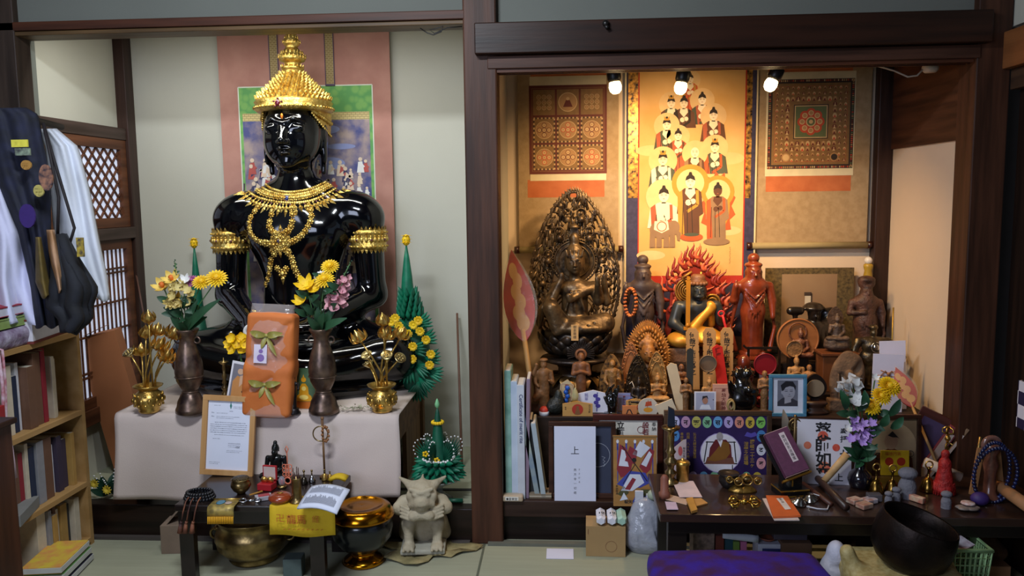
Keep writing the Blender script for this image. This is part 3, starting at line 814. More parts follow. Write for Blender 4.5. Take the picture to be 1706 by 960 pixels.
flower('lily', tip(500, 503, y2-.02), m2_+Vector((-.014, 0, 0)), .034, YEL, 'small drooping yellow lily, lowest at the left of the right vase', 1, FG)
flower('lily', tip(523, 482, y2-.02), m2_+Vector((-.014, 0, 0)), .036, YEL, 'yellow lily between its larger neighbour and the wide chrysanthemum', 1, FG)
flower('blossom_spike', tip(576, 462, y2-.01), m2_+Vector((.012, 0, 0)), .05, PINK, 'pink snapdragon spike at the right of the right vase', 3, FG, n=8, name='snapdragon')
flower('chrysanthemum', tip(536, 462, y2+.05), m2_+Vector((0, .01, 0)), .03, WHI, 'white bloom half hidden behind the yellow ones of the right vase', 1, FG)
flower('fern_tip', tip(585, 435, y2+.02), m2_+Vector((.008, .005, 0)), .02, LEAFG, 'green bud spike above the pink flower of the right vase', 0, FG)
for (mm, pp, side) in ((m1, [(283, 520), (300, 535), (345, 528), (368, 498), (330, 500), (318, 525), (352, 512)], 'left'), (m2_, [(512, 528), (530, 510), (552, 530), (578, 530), (522, 535), (563, 508), (540, 520)], 'right')):
    t = thing('leafy_spray', 'spray of broad dark green leaves at the mouth of the %s bronze vase' % side, 'leaves', mm, 0)
    for k, (px, py) in enumerate(pp):
        q = tip(px, py, mm.y-.06+.02*(k % 3))-mm
        leaf(MB(), (0, 0, -.005), q, .032, (0, -1, .3), .12).build('leaf', LEAFG, t)

# brass pots with gilt lotus stems
PP = [(.036, 0), (.040, .008), (.038, .014), (.05, .028), (.056, .045), (.056, .058), (.048, .075), (.036, .084), (.034, .09), (.052, .10), (.056, .106), (.05, .106), (.04, .095), (.03, .08)]
def lotus_pot(p, heads, label, side):
    t = thing('brass_pot', label, 'vase', p)
    MB().lathe(PP, 28).build('body', BRASS, t)
    o_ = MB()
    for i in range(12):
        a = 2*PI*i/12
        o_.sph((.055*math.cos(a), .055*math.sin(a), .05), (.007, .007, .011), 8, 5); o_.sph((.052*math.cos(a+.26), .052*math.sin(a+.26), .07), (.006, .006, .006), 6, 4); o_.sph((.052*math.cos(a+.26), .052*math.sin(a+.26), .032), (.006, .006, .006), 6, 4)
    o_.build('relief', BRASS, t)
    for k, (px, py, kind) in enumerate(heads):
        h = at(px, py, p.y-.01+.03*((k*7) % 3-1)); root = p+Vector((.022*math.cos(k*2.1), .018*math.sin(k*2.1), .09)); v = h-root
        words = ['open seed pod', 'closed bud', 'half-open bloom'][kind]
        s_ = thing('gilt_lotus', 'gilt lotus with %s, %s in the %s brass pot' % (words, heads_word[side][k], side), 'ornament', root, 0, 'gilt lotuses in the brass pots')
        out = Vector((v.x*.1, 0, 0))
        MB().tube([(0, 0, -.04), v*.3-out*1.2, v*.65-out, v*.98], .0035, 8).build('stem', BRASS, s_)
        d = (v.normalized()+Vector((0, -.5 if kind == 0 else 0, 0))).normalized(); R_ = d.to_track_quat('Z', 'X').to_matrix()
        b_ = MB()
        if kind == 0:
            b_.lathe([(.003, -.01), (.012, 0), (.022, .014), (.024, .018), (.02, .019), (.0, .017)], 16, v, R_)
            for i in range(7):
                a = 2*PI*i/6; rr = .012 if i < 6 else 0; b_.sph(v+R_ @ Vector((rr*math.cos(a), rr*math.sin(a), .018)), .0035, 6, 4)
        else:
            b_.lathe([(.004, -.012), (.014, 0), (.016, .016), (.009, .034), (.0, .046)], 12, v, R_)
            for j in range(2):
                for i in range(6):
                    a = 2*PI*(i+.5*j)/6; q = Vector((math.cos(a), math.sin(a), 0)); sp = (.016 if kind == 1 else .03)+.004*j
                    leaf(b_, v+R_ @ (q*.008+Vector((0, 0, -.006))), v+R_ @ (q*sp+Vector((0, 0, .038-.012*j))), .018, tuple(R_ @ q), .25, 4)
        b_.build('lotus_head', GILT if kind else M('#d9c48a', .25, 1), s_)
    return t
heads_word = {'left': ['tallest', 'at the upper left', 'upper right', 'far right', 'far left facing out', 'lower left of centre', 'low on the right', 'just right of centre'],
              'right': ['tallest', 'second tallest', 'leaning right', 'large and leaning left', 'facing out at upper left', 'lowest at the left', 'facing out near the middle', 'facing right']}
lotus_pot(on(249, 686, TT), [(248, 535, 1), (243, 560, 1), (260, 556, 2), (288, 560, 2), (218, 592, 0), (236, 590, 2), (276, 598, 2), (266, 580, 2)], 'small round brass pot on the left end of the altar cloth, holding gilt lotuses', 'left')
lotus_pot(on(637, 685, TT), [(638, 540, 1), (644, 562, 2), (667, 562, 2), (600, 567, 2), (613, 596, 0), (616, 610, 0), (645, 596, 0), (664, 600, 0)], 'small round brass pot on the right end of the altar cloth, holding gilt lotuses', 'right')
# crescent filigree ornament
t = thing('filigree_crescent', 'pierced gilt crescent ornament standing between the right bronze vase and the gilt lotuses', 'ornament', on(612, 655, TT+.0))
c0 = t.location.copy()
pts = [at(x, y, c0.y)-c0 for x, y in ((583, 578), (592, 590), (597, 605), (598, 618), (596, 632), (590, 640))]
w_ = [.006, .012, .018, .02, .016, .004]
k_ = MB(); rows = [[p-Vector((w, 0, 0)), p-Vector((0, .006, 0)), p+Vector((w, 0, 0))] for p, w in zip(pts, w_)]; k_.grid(rows)
for p, w in zip(pts, w_):
    k_.torus(p+Vector((0, -.006, 0)), max(.004, w*.5), .002, 12, 5)
k_.tube([(0, 0, .0), (.0, .005, .05), pts[4]], .004, 6); k_.lathe([(.025, 0), (.02, .006), (.004, .01)], 16)
k_.build('crescent', BRASS, t)

# folded orange robe in clear wrapping with two bows
rb = on(448, 690, TT); t = thing('wrapped_robe', 'orange folded robe in clear plastic tied with two green-gold bows', 'package', rb, (-.10, .05, 0))
ORA = M('#cf7434', .7, col2='#bd6428', vs=8, bump=.15, bs=20)
q = [B((0, .0, .10), (.075, .03, .088), .018, k=.02), B((.004, .0, .27), (.073, .026, .10), .018, k=.02), E((0, -.01, .10), (.09, .045, .10), k=.03), E((.002, -.004, .26), (.085, .036, .12), k=.03),
     K((-.1, -.05, .205), (.1, -.05, .205), .008, op='-', k=.03), K((-.08, -.05, .08), (.02, -.06, .14), .004, op='-', k=.02), K((.02, -.05, .28), (.08, -.04, .35), .004, op='-', k=.02)]
solid(q, .0055, .02).build('robe', ORA, t)
pl = MB(); PLAS = M('#f2f0f0', .08, alpha=.16, spec=1.0, bump=.5, bs=22)
rows = []
for i in range(25):
    a = 2*PI*i/24; rows.append([])
    for j in range(12):
        z = -.002+j*.0385; sq = 1 if j < 11 else 1
        ex = .7; cx_ = math.copysign(abs(math.cos(a))**ex, math.cos(a)); sy_ = math.copysign(abs(math.sin(a))**ex, math.sin(a))
        thick = .05*(1-max(0, j-9.0)/2.2)+.004
        wr = .004*math.sin(a*5+j*1.7)
        rows[-1].append(((.094-.001*j+wr)*cx_, (thick+wr)*sy_, z))
pl.grid(rows).build('plastic_wrap', PLAS, t)
RIB = M('#a39a4f', .35, col2='#8d853e', vs=40)
for z in (.305, .12):
    b_ = MB()
    for g in (-1, 1):
        leaf(b_, (0, -.055, z), (g*.062, -.062, z+.012), .026, (0, -1, 0), .3, 6); leaf(b_, (0, -.058, z), (g*.045, -.07, z-.008), .02, (0, -1, 0), -.3, 6)
        leaf(b_, (0, -.055, z), (g*.03+.012, -.06, z-.075 if g > 0 else z-.05), .018, (0, -1, 0), .05, 5)
    b_.sph((0, -.06, z), (.009, .007, .007), 8, 6); b_.torus((0, 0, z), .094, .003, 30, 5, Matrix.Rotation(PI/2, 3, 'X') @ Matrix.Diagonal((1, 1, .58)))
    b_.build('bow', RIB, t)
l_ = MB(); l_.box((-.022, -.056, .235), (.05, .001, .07)); l_.mat(1).disc(-.02, .22, .014, -.0575).disc(-.02, .245, .008, -.0575)
l_.build('label_card', [M('#e3d8ec', .4), M('#8a6bb0', .5)], t)

# small things round it
p = on(376, 671, TT); t = thing('candlestick', 'slim turned brass candlestick left of the monk photograph', 'candlestick', p)
prof = [(.024, 0), (.026, .004), (.02, .014), (.01, .02), (.016, .03), (.017, .038), (.008, .05), (.014, .058), (.015, .065), (.007, .075), (.012, .083), (.006, .095), (.012, .11), (.006, .122), (.008, .14), (.006, .155), (.02, .165), (.022, .168), (.02, .17), (.004, .17), (.002, .185), (0, .186)]
MB().lathe([(r*.9, z) for r, z in prof], 20).build('body', BRASSD, t)
p = on(390, 682, TT); t = thing('photo_card', 'postcard of a standing monk in an orange robe leaning left of the wrapped robe', 'photograph', p, (-.05, .2, 0))
MB().box((0, 0, .095), (.075, .0015, .19)).build('card', PAPER, t)
f = MB(); f.rect(-.03, .01, .033, .18, -.0012); f.mat(1).poly([(-.022, .012), (.022, .012), (.026, .06), (.022, .125), (-.008, .135), (-.024, .11)], -.0016); f.mat(2).disc(.002, .152, .012, -.002).poly([(.004, .09), (.024, .118), (.014, .14), (.002, .135)], -.0019).mat(3).disc(.022, .075, .005, -.002)
f.build('picture', [M('#7e7c86', .5), M('#cf8f4e', .6), M('#dcb391', .6), M('#452b22', .6)], t)
p = on(500, 676, TT); p2 = on(507, 681, TT)
t = thing('photo_card', 'small photograph of a glowing golden buddha between the orange robe and the right vase', 'photograph', p2, (-.03, 0, 0))
f = MB(); f.box((0, 0, .08), (.10, .0015, .16)); f.build('card', M('#5f7a58', .4, col2='#3d5a3c', vs=9), t)
f = MB(); f.mat(0).poly([(-.03, .03), (.034, .03), (.03, .05), (.02, .058), (.018, .085), (.008, .1), (-.006, .1), (-.016, .085), (-.018, .058), (-.03, .05)], -.0018).disc(.001, .115, .010, -.0018).poly([(-.003, .12), (.005, .12), (.001, .137)], -.0018)
f.mat(1).rect(-.034, .0, .038, .028, -.0017); f.mat(2).disc(0, .045, .018, -.002, .010).disc(.001, .08, .009, -.002)
f.build('picture', [M('#e3a01c', .4), M('#c46a20', .4), M('#ffe27a', .4)], t)

def stand_prims(h, wid=1.0):
    s = h
    return [K((0, 0, .07*s), (0, 0, .42*s), .085*s*wid, .095*s*wid, k=.04*s), K((0, 0, .45*s), (0, 0, .72*s), .085*s*wid, .10*s*wid, k=.05*s), E((0, 0, .76*s), (.13*s*wid, .06*s, .05*s), k=.04*s),
            K((0, 0, .76*s), (0, 0, .84*s), .032*s, k=.02*s), E((0, 0, .035*s), (.12*s*wid, .09*s, .03*s), k=.02*s)]+face((0, -.005*s, .895*s), .52*s, detail=s > .3)
def seat_prims(h, arms='lap', robe=1.0):
    s = h; a = []
    a += [E((0, -.06*s, .10*s), (.36*s, .22*s, .10*s)), E((-.27*s, -.1*s, .10*s), (.15*s, .15*s, .09*s), k=.05*s), E((.27*s, -.1*s, .10*s), (.15*s, .15*s, .09*s), k=.05*s),
          K((0, .02*s, .15*s), (0, .02*s, .48*s), .165*s*robe, .15*s*robe, k=.05*s), E((0, .02*s, .545*s), (.215*s, .10*s, .07*s), k=.06*s), K((0, 0, .55*s), (0, 0, .67*s), .055*s, k=.03*s)]
    for g in (-1, 1):
        a.append(K((g*.215*s, .02*s, .54*s), (g*.25*s, 0, .32*s), .065*s, .055*s, k=.03*s))
        if arms == 'lap': a.append(K((g*.25*s, 0, .31*s), (g*.05*s, -.2*s, .22*s), .052*s, .035*s, k=.03*s))
        if arms == 'pray': a.append(K((g*.25*s, 0, .31*s), (g*.02*s, -.17*s, .44*s), .05*s, .03*s, k=.03*s))
    if arms == 'up': a += [K((-.25*s, 0, .31*s), (-.2*s, -.14*s, .5*s), .05*s, .03*s, k=.03*s), K((.25*s, 0, .31*s), (.06*s, -.2*s, .22*s), .052*s, .035*s, k=.03*s)]
    return a+face((0, -.012*s, .79*s), .8*s, detail=s > .25)+[E((0, .01*s, .945*s), (.052*s, .055*s, .055*s), k=.03*s)]

p = on(490, 689, TT); t = thing('buddha_figurine', 'small dark standing buddha figurine beside the golden buddha photograph', 'figurine', p)
q = stand_prims(.155, .8); q += [K((-.02, 0, .115), (-.03, -.01, .075), .006, k=.006), K((.02, 0, .115), (.027, -.02, .10), .006, k=.006), K((-.02, 0, .112), (-.033, -.008, .145), .005, k=.006)]
solid(q, .0022, .01).build('body', M('#1f1a1c', .4, .5), t)
MB().lathe([(.024, -.0), (.026, .004), (.018, .012), (.02, .02)], 16).build('base', M('#1f1a1c', .4, .5), t)
# dried petals
t = MB(); pp = on(591, 684, TT)
for i in range(70):
    c = pp+Vector((rnd.gauss(0, .028), rnd.gauss(0, .012), .003+rnd.random()*.010)); leaf(t, c, c+Vector((rnd.uniform(-.02, .02), rnd.uniform(-.015, .015), rnd.uniform(0, .008))), .008, (0, 0, 1), .2, 2)
tag(t.build('dried_petals', M('#c9c0b2', .8, col2='#8a9070', vs=90)), 'little heap of dried whitish petals on the altar cloth left of the right brass pot', 'petals', kind='stuff')
# low white-yellow posy with gilt holder and white ring
p = on(408, 676, TT+.0)
t = thing('flower_posy', 'small posy of yellow silk flowers in a gilt holder left of the wrapped robe', 'flowers', p)
c_ = at(398, 572, p.y)-p
MB().lathe([(.03, 0), (.025, .01), (.008, .03), (.006, .08), (.02, .11), (.03, .13)], 14).build('holder', BRASSD, t)
g_ = MB()
for i in range(7):
    a = i*.9; leaf(g_, (0, 0, .11), (.04*math.cos(a), .03*math.sin(a)-.01, .15), .02, (0, -1, 0), -.3)
g_.build('gilt_leaves', GOLD, t)
MB().tube([(0, 0, .12), (c_.x, 0, c_.z)], .004).build('stem', STEMG, t)
for i in range(7):
    hb = MB(); lily(hb, (c_.x+.034*math.cos(i*1.05)*(i > 0), -.02+.01*(i % 2), c_.z+.026*math.sin(i*1.05)*(i > 0)), .026, (math.cos(i)*.4, -1, .4), 5, .9); hb.build('flower_head', YEL, t)
rg = MB(); rg.torus((c_.x+.045, .01, c_.z+.045), .022, .008, 20, 8); rg.build('white_ring', WHI, t)

# folded banana-leaf cones
BAI = M('#0f7a58', .45, col2='#0a5c44', vs=20)
BAI2 = M('#0c5a40', .5, col2='#0a4634', vs=20)
def top_cone(t, c, h, r):
    MB().lathe([(r, 0), (r*1.12, h*.12), (r*.9, h*.4), (r*.5, h*.75), (r*.12, h)], 16, c).build('leaf_cone', BAI, t)
    b_ = MB(); c = Vector(c)+Vector((0, 0, h))
    for j in range(3):
        for i in range(9): leaf(b_, c+Vector((0, 0, j*.013-.004)), c+Vector((.026*math.cos(i*.7+j), .026*math.sin(i*.7+j), j*.015+.008)), .014, (0, 0, 1), .3, 3)
    b_.sph(c+Vector((0, 0, .02)), (.018, .018, .025), 8, 6); b_.build('yellow_tip', YEL, t)
p = at(334, 600, 3.62); p.z = TT; t = thing('leaf_cone_offering', 'tall green folded-leaf cone with yellow tip, standing behind the left vase', 'offering', p)
MB().lathe([(.06, 0), (.065, .02), (.05, .1), (.03, .28)], 18).build('base', BAI2, t)
tz_ = at(334, 405, 3.62).z-TT; top_cone(t, (0, 0, .28), tz_-.28-.02, .024)
def fan_leaf(mb, c, d, L_, n=5, spread=.7):
    c = Vector(c); d = Vector(d).normalized(); s_ = d.cross(Vector((0, -1, 0.2))).normalized()
    for i in range(n):
        a = spread*(i/(n-1)-.5); q = d*math.cos(a)+s_*math.sin(a); mb.lathe([(.004, 0), (.009, L_*.45), (.0055, L_*.8), (0, L_)], 6, c, q.to_track_quat('Z', 'X').to_matrix())
p = at(697, 640, 3.42); p.z = TT; t = thing('leaf_tower_offering', 'green folded-leaf tower dotted with yellow flowers at the right end of the altar', 'offering', p)
MB().lathe([(.06, 0), (.065, .02), (.06, .12), (.045, .25), (.03, .32)], 20).build('core', BAI2, t)
def loc3(px, py, dy=-.08): return at(px, py, p.y+dy)-p
top_ = loc3(672, 408, 0); b0 = loc3(679, 490, 0)
for j in range(5):
    n = 12-j; z = b0.z-.10+j*.022; r = .058-.006*j; x0 = b0.x*(.75+.05*j)
    b_ = MB()
    for i in range(n):
        a = 2*PI*(i+.5*j)/n; d = Vector((math.cos(a), math.sin(a), 0)); b_.lathe([(.009, 0), (.011, .02), (0, .05)], 6, Vector((x0, 0, z))+d*r*.75, (d*.35+Vector((0, 0, 1))).to_track_quat('Z', 'X').to_matrix())
    b_.build('leaf_ring', BAI, t)
bm2 = MB()
for i in range(8): bm2.lathe([(.05, 0), (.04, .1)], 12, (b0.x*.7, 0, b0.z-.2))
bm2.build('neck', BAI, t); top_cone(t, (b0.x, 0, b0.z-.02), top_.z-b0.z+.02, .025)
for j, (px, py, dx, dz) in enumerate(((715, 535, 1, .5), (722, 560, 1, .35), (728, 590, 1, .2), (732, 612, 1, -.1), (716, 622, .8, -.6), (700, 630, .3, -1), (690, 628, -.4, -1), (700, 575, .8, .1), (660, 540, -1, .4), (706, 600, .7, -.3), (698, 548, .7, .6), (680, 600, -.1, -1))):
    b_ = MB(); c = loc3(px-22*dx, py+8, -.06); fan_leaf(b_, c, (dx, -.3, dz), .085, 5, .8); b_.build('leaf_fan', BAI, t)
for k, (px, py) in enumerate(((659, 530), (665, 543), (689, 541), (688, 577), (687, 598), (716, 608), (710, 566), (700, 552), (718, 590), (697, 534), (680, 556), (652, 536))):
    b_ = MB(); c = loc3(px, py, -.105)
    for i in range(12): leaf(b_, c, c+Vector((math.cos(i*2.4)*.02, -.006, math.sin(i*2.4)*.02)), .018, (0, -1, 0), .2, 3)
    b_.sph(c, .010, 8, 5); b_.build('yellow_flower', YEL, t)
# brown carton behind the left pot and the stick beside the corner post
p = on(212, 683, TT-.0); 
pz = at(215, 690, 3.36); pz.z = .139
t = thing('carton', 'tall narrow brown carton leaning against the paper window at the left alcove wall', 'box', at(228, 690, 3.40).xy.to_3d()+Vector((-.01, 0, .139)), (0, -.20, .25))
zt_ = at(195, 548, 3.4).z-.139
MB().box((0, 0, zt_/2), (.16, .10, zt_)).build('body', M('#a2653d', .85, col2='#935a35', vs=4), t)
MB().bar((-.07, -.045, zt_-.001), (.06, -.07, zt_+.03), .0015, .05).build('flap', M('#8f5836', .85), t)
o = MB().cyl(at(246, 560, 3.60), at(226, 452, 3.70), .005, .004, 8).build('stick', M('#5c3c30', .6))
o = tag(o, 'thin brown stick leaning in the corner behind the brown carton', 'stick')
a_ = at(762, 700, 3.55); 
tag(MB().cyl(Vector((a_.x+.03, 3.45, .14)), at(764, 645, 3.72)+Vector((0, 0, .35)), .006, .005, 8).build('stick', M('#6d4c3c', .6)), 'thin wooden stick leaning at the alcove side beside the glass-footed offering', 'stick')

# ================================================ LOW TABLE AND THINGS IN FRONT OF THE LEFT ALTAR
LT = .285
t = thing('low_table', 'small black lacquered low table in front of the left altar', 'table', (0, 0, 0))
qa, qb = on(292, 838, LT), on(548, 842, LT); yb_ = 2.925; ya_ = qa.y-.02
LQ = M('#1d1312', .3, var=.3, coat=.2)
MB().box(((qa.x+qb.x)/2, (ya_+yb_)/2, LT-.012), (qb.x-qa.x-.01, yb_-ya_, .024)).build('tabletop', LQ, t, bevel=.004)
for x in (qa.x+.03, qb.x-.05):
    for y in (ya_+.04, yb_-.03): MB().box((x, y, (LT-.024)/2), (.05, .03, LT-.024), taper=1.0).build('leg', LQ, t)
MB().box(((qa.x+qb.x)/2, ya_+.035, LT-.05), (qb.x-qa.x-.09, .014, .05)).build('apron', LQ, t)
# framed letter
p = on(383, 806, LT+.0); p = Vector((at(384, 812, 2.93).x, 2.90, LT+.002))
t = thing('framed_letter', 'printed letter in a light wooden frame leaning on the altar cloth', 'picture', p, (-.13, .045, 0))
W2, H2 = .205, .30
f = MB(); fr_ = .02
f.box((0, 0, fr_/2), (W2, .014, fr_)).box((0, 0, H2-fr_/2), (W2, .014, fr_)).box((-W2/2+fr_/2, 0, H2/2), (fr_, .014, H2-2*fr_)).box((W2/2-fr_/2, 0, H2/2), (fr_, .014, H2-2*fr_))
f.build('frame', wood('#c79a66', '#b4844f', .5, 'z', 5), t, bevel=.001)
f = MB(); f.box((0, .003, H2/2), (W2-2*fr_+.002, .002, H2-2*fr_+.002)); f.build('letter', M('#dfe3f4', .6, var=.02), t)
f = MB(); y = .0015
def lines(mb, x0, x1, z0, n, dz, y, th=.0014, seed=1, ragged=.3, step=.004):
    r_ = random.Random(seed)
    for i in range(n):
        x = x0; xe_ = x1-(x1-x0)*ragged*r_.random()*(i == n-1)
        while x < xe_:
            w_ = r_.uniform(.4, 1.6)*step; mb.rect(x, z0-i*dz-th*r_.uniform(.3, 1), min(x+w_, xe_), z0-i*dz+th*r_.uniform(.4, 1), y); x += w_+step*.35
lines(f, -.06, -.035, .262, 1, .006, y, .0008); lines(f, .015, .068, .259, 2, .006, y, .0008); f.text('๒๕๖๒', 0, .240, .006, y)
f.text('เรื่อง', -.07, .232, .006, y); f.text('เรียน', -.07, .218, .006, y); lines(f, -.05, -.005, .233, 1, .006, y, .0009); lines(f, -.05, .04, .220, 2, .006, y, .0009)
lines(f, -.055, .07, .198, 1, .007, y, .0012); lines(f, -.072, .07, .190, 5, .0075, y, .0012); lines(f, -.055, .065, .151, 1, .007, y, .001); lines(f, -.06, -.03, .136, 1, .006, y, .001)
lines(f, .0, .05, .113, 2, .006, y, .0008); lines(f, -.005, .055, .093, 2, .006, y, .0008); lines(f, -.07, -.03, .047, 2, .006, y, .0008)
for i in range(4): f.line([(.028+i*.004, .103), (.032+i*.004, .110+.002*(i % 2)), (.034+i*.003, .102)], .0008, y)
f.text('ขอแสดงความนับถือ', .0, .118, .006, y)
f.mat(1).poly([(.004, .25), (.0, .262), (.003, .272), (.004, .283), (.0055, .272), (.009, .262), (.0055, .25)], y)
f.build('print', [M('#5b6072', .8), M('#3d7f78', .8)], t)

def mp(px, py, z=None): return on(px, py, LT+.001 if z is None else z)
# black seated hermit
p = mp(461, 797); t = thing('hermit_figurine', 'small black seated bearded hermit figurine behind the red jewel box', 'figurine', p)
q = seat_prims(.145, 'lap'); solid([x for x in q]+[K((0, -.018, .105), (0, -.022, .085), .009, .004, k=.006)], .0024, .01).build('body', M('#17191a', .25, .3), t)
MB().lathe([(.045, 0), (.05, .004), (.045, .01)], 20).build('base', M('#17191a', .3), t)
# red box with gold medals
p = mp(445, 815); t = thing('jewel_box', 'open red jewel box holding two gold medals', 'box', p, -.15)
RED = M('#a81722', .5)
MB().box((0, 0, .012), (.055, .042, .024)).build('box', RED, t, bevel=.002)
MB().box((0, .026, .052), (.055, .008, .055)).build('lid', RED, t, bevel=.002)
MB().rect(-.023, .03, .023, .075, .0215).build('lid_lining', M('#c9b3ae', .7), t)
for x in (-.010, .014): MB().cyl((x, -.004, .032), (x, .005, .036), .012, n=20).build('medal', GILT, t)
# small brass bowl with lid, near the frame
p = mp(402, 822); t = thing('incense_bowl', 'little round brass bowl with a pierced lid in front of the framed letter', 'bowl', p)
MB().lathe([(.014, 0), (.016, .004), (.026, .012), (.035, .028), (.034, .04), (.028, .048), (.033, .053), (.03, .054)], 24).build('bowl', BRASSD, t)
MB().lathe([(.031, .053), (.028, .058), (.0, .060)], 24).build('lid', M('#5f5138', .4, 1, bump=.8, bs=160), t)
# black prayer beads with tassels
t = thing('prayer_beads', 'coil of black prayer beads hanging orange-brown tassels over the low table edge', 'beads', mp(333, 832))
bd = M('#131318', .3); b_ = MB()
for ring_ in range(3):
    for i in range(26):
        a = 2*PI*i/26; b_.sph(((.050-.004*ring_)*math.cos(a), (.050-.004*ring_)*math.sin(a)*.75, .008+.009*ring_), .0063, 7, 5)
b_.build('beads', bd, t)
for k, (x, m) in enumerate(((-.022, 'a'), (-.004, 'b'), (.020, 'c'))):
    b_ = MB(); b_.tube([(x, -.035, .02), (x-.004, -.05, .01), (x-.008, -.066, -.02), (x-.014, -.07, -.055)], .0025, 6)
    b_.cyl((x-.014, -.07, -.052), (x-.017, -.07, -.062), .005, n=8); b_.cyl((x-.017, -.07, -.06), (x-.02, -.072, -.092), .005, .010, 10); b_.build('tassel', M('#8c5236', .7, col2='#3a1e1c'), t)
# gold brocade talisman over the edge
p = mp(372, 842); t = thing('brocade_talisman', 'gold brocade banner with yellow fringe hanging over the low table edge', 'banner', p, .05)
rows = [[(x, y_, z_) for x in (-.045, -.02, .0, .02, .045)] for y_, z_ in ((.045, .003), (.02, .004), (-.005, .004), (-.022, .003), (-.028, -.006), (-.03, -.03))]
MB().grid(rows).build('cloth', M('#b39a52', .45, .4, col2='#8c7a48', vs=60, kind='voronoi'), t, solid=.002)
f = MB(); f.sph((-.012, .012, .0065), (.016, .022, .001), 10, 4).build('blue_emblem', M('#4c7d92', .5), t)
MB().sph((.016, .006, .0065), (.014, .013, .0012), 10, 4).build('pale_emblem', M('#b9a294', .5), t)
f = MB()
for i in range(16): f.cyl((-.042+i*.0056, -.031, -.028), (-.042+i*.0056, -.034, -.052), .0022, .0026, 5)
f.build('fringe', M('#e0a312', .6), t); MB().cyl((-.05, .046, .004), (.05, .046, .004), .003).build('rod', BRASS, t)
# silver vajra, card, wooden slip, red round box
p = mp(417, 838); t = thing('silver_vajra', 'small silver vajra lying in front of the red playing-card box', 'ornament', p, .1)
b_ = MB().cyl((-.012, 0, .008), (.012, 0, .008), .004)
for g in (-1, 1):
    for a in range(4):
        d = Vector((0, math.cos(a*PI/2+.4), math.sin(a*PI/2+.4))); b_.tube([Vector((g*.012, 0, .009)), Vector((g*.02, 0, .009))+d*.009, Vector((g*.032, 0, .009))+d*.007, Vector((g*.038, 0, .009))], .0022, 6)
b_.build('body', M('#c8ccd4', .2, 1), t)
p = mp(439, 832); t = thing('card_box', 'small red-and-white card box lying beside the silver vajra', 'box', p, .5)
MB().box((0, 0, .007), (.055, .034, .014)).build('body', M('#a9a4ac', .5), t, bevel=.001); MB().box((.002, 0, .0148), (.038, .024, .001)).build('red_face', M('#a8434b', .5), t)
tag(MB().box((0, 0, .0), (.05, .006, .003)).build('wooden_slip', wood('#c08a3c', '#a06f2c', .5), None, mp(424, 826)+Vector((0, .015, .004)), (0, 0, .9)), 'thin wooden slip lying behind the silver vajra', 'slip')
p = mp(467, 838); t = thing('round_lacquer_box', 'round reddish-brown lacquer box with a gold mark on the lid', 'box', p)
MB().lathe([(.02, 0), (.026, .004), (.038, .014), (.04, .02), (.037, .027), (.024, .034), (.0, .036)], 28).build('body', M('#9c3f1c', .25, coat=.6, col2='#7c2e14'), t)
b_ = MB(); b_.sph((0, 0, .0365), (.012, .009, .001), 10, 4).build('gold_mark', GILT, t)
# glass amulet, red knotted cord
p = mp(470, 812); t = thing('glass_amulet', 'tiny framed amulet under a clear dome beside the incense tube', 'amulet', p)
MB().lathe([(.016, 0), (.018, .004), (.014, .008)], 16).build('base', BRASSD, t); MB().sph((0, 0, .024), (.013, .009, .018), 12, 8).build('dome', M('#c9c2cc', .05, alpha=.35, spec=1), t); MB().sph((0, 0, .02), (.006, .004, .011), 8, 6).build('figure', M('#b03a2c', .4), t)
p = mp(480, 806); t = thing('knotted_cord', 'pink-orange knotted cord ornament hanging beside the black hermit', 'ornament', p)
b_ = MB(); z = .02
b_.tube([(.0, 0, .115), (-.006, 0, .13), (.0, 0, .142), (.006, 0, .13), (0, 0, .115), (.002, -.003, .09), (0, 0, .07)], .002, 6)
for j in range(3):
    for g in (-1, 0, 1): b_.torus((g*.010, -.003, .066-.015*j), .0075, .0018, 12, 5)
b_.torus((0, -.002, .012), .012, .0035, 16, 6); b_.build('cord', M('#e07a5a', .5), t)
# incense tube with sticks on yellow cloth
p = mp(495, 838); t = thing('incense_tube', 'brass tube of burnt incense sticks on the yellow cloth', 'incense holder', p)
MB().lathe([(.024, 0), (.026, .004), (.024, .009), (.019, .014), (.0165, .022), (.0165, .085), (.019, .088), (.018, .09), (.014, .088), (.012, .06)], 20).build('tube', BRASSD, t)
b_ = MB()
for i in range(9): a = i*.75; b_.cyl((.007*math.cos(a), .007*math.sin(a), .06), (.010*math.cos(a), .008*math.sin(a), .105+.01*(i % 3)), .0016, n=5)
b_.build('incense_sticks', M('#4c2f2a', .8), t)
# yellow printed cloth hanging over the front edge
YC = M('#d9b61c', .8, col2='#c9a415', vs=12, bump=.1, bs=120)
pa = mp(447, 846); pb = mp(545, 836); pe = qa.y-.02
t = thing('yellow_cloth', 'yellow cloth with red printed marks hanging over the front edge of the low table', 'cloth', (0, 0, LT))
rows = []
for i in range(15):
    u = i/14; x = pa.x+(.225)*u; col = []
    for y_, z_ in ((ya_+.09, .003), (ya_+.05, .0035), (ya_+.0, .004), (ya_-.004, -.002), (ya_-.007, -.03), (ya_-.010, -.06), (ya_-.013, -.095)):
        w_ = .006*math.sin(u*8)*(-z_*12 if z_ < 0 else 0); col.append((x, y_+w_, z_-(0.004*math.sin(u*3) if z_ < -.05 else 0)))
    rows.append(col)
MB().grid(rows).build('cloth', YC, t, solid=.0012)
f = MB(); x_ = pa.x; yy = ya_-.020
f.text('卍', x_+.025, -.045, .032, yy).text('龍馬', x_+.062, -.05, .034, yy, bold=.01).text('経', x_+.15, -.045, .026, yy)
for i in range(9): f.line([(x_+.05+i*.016, -.074), (x_+.058+i*.016, -.07)], .002, yy)
f.build('print', M('#b9601c', .8), t)
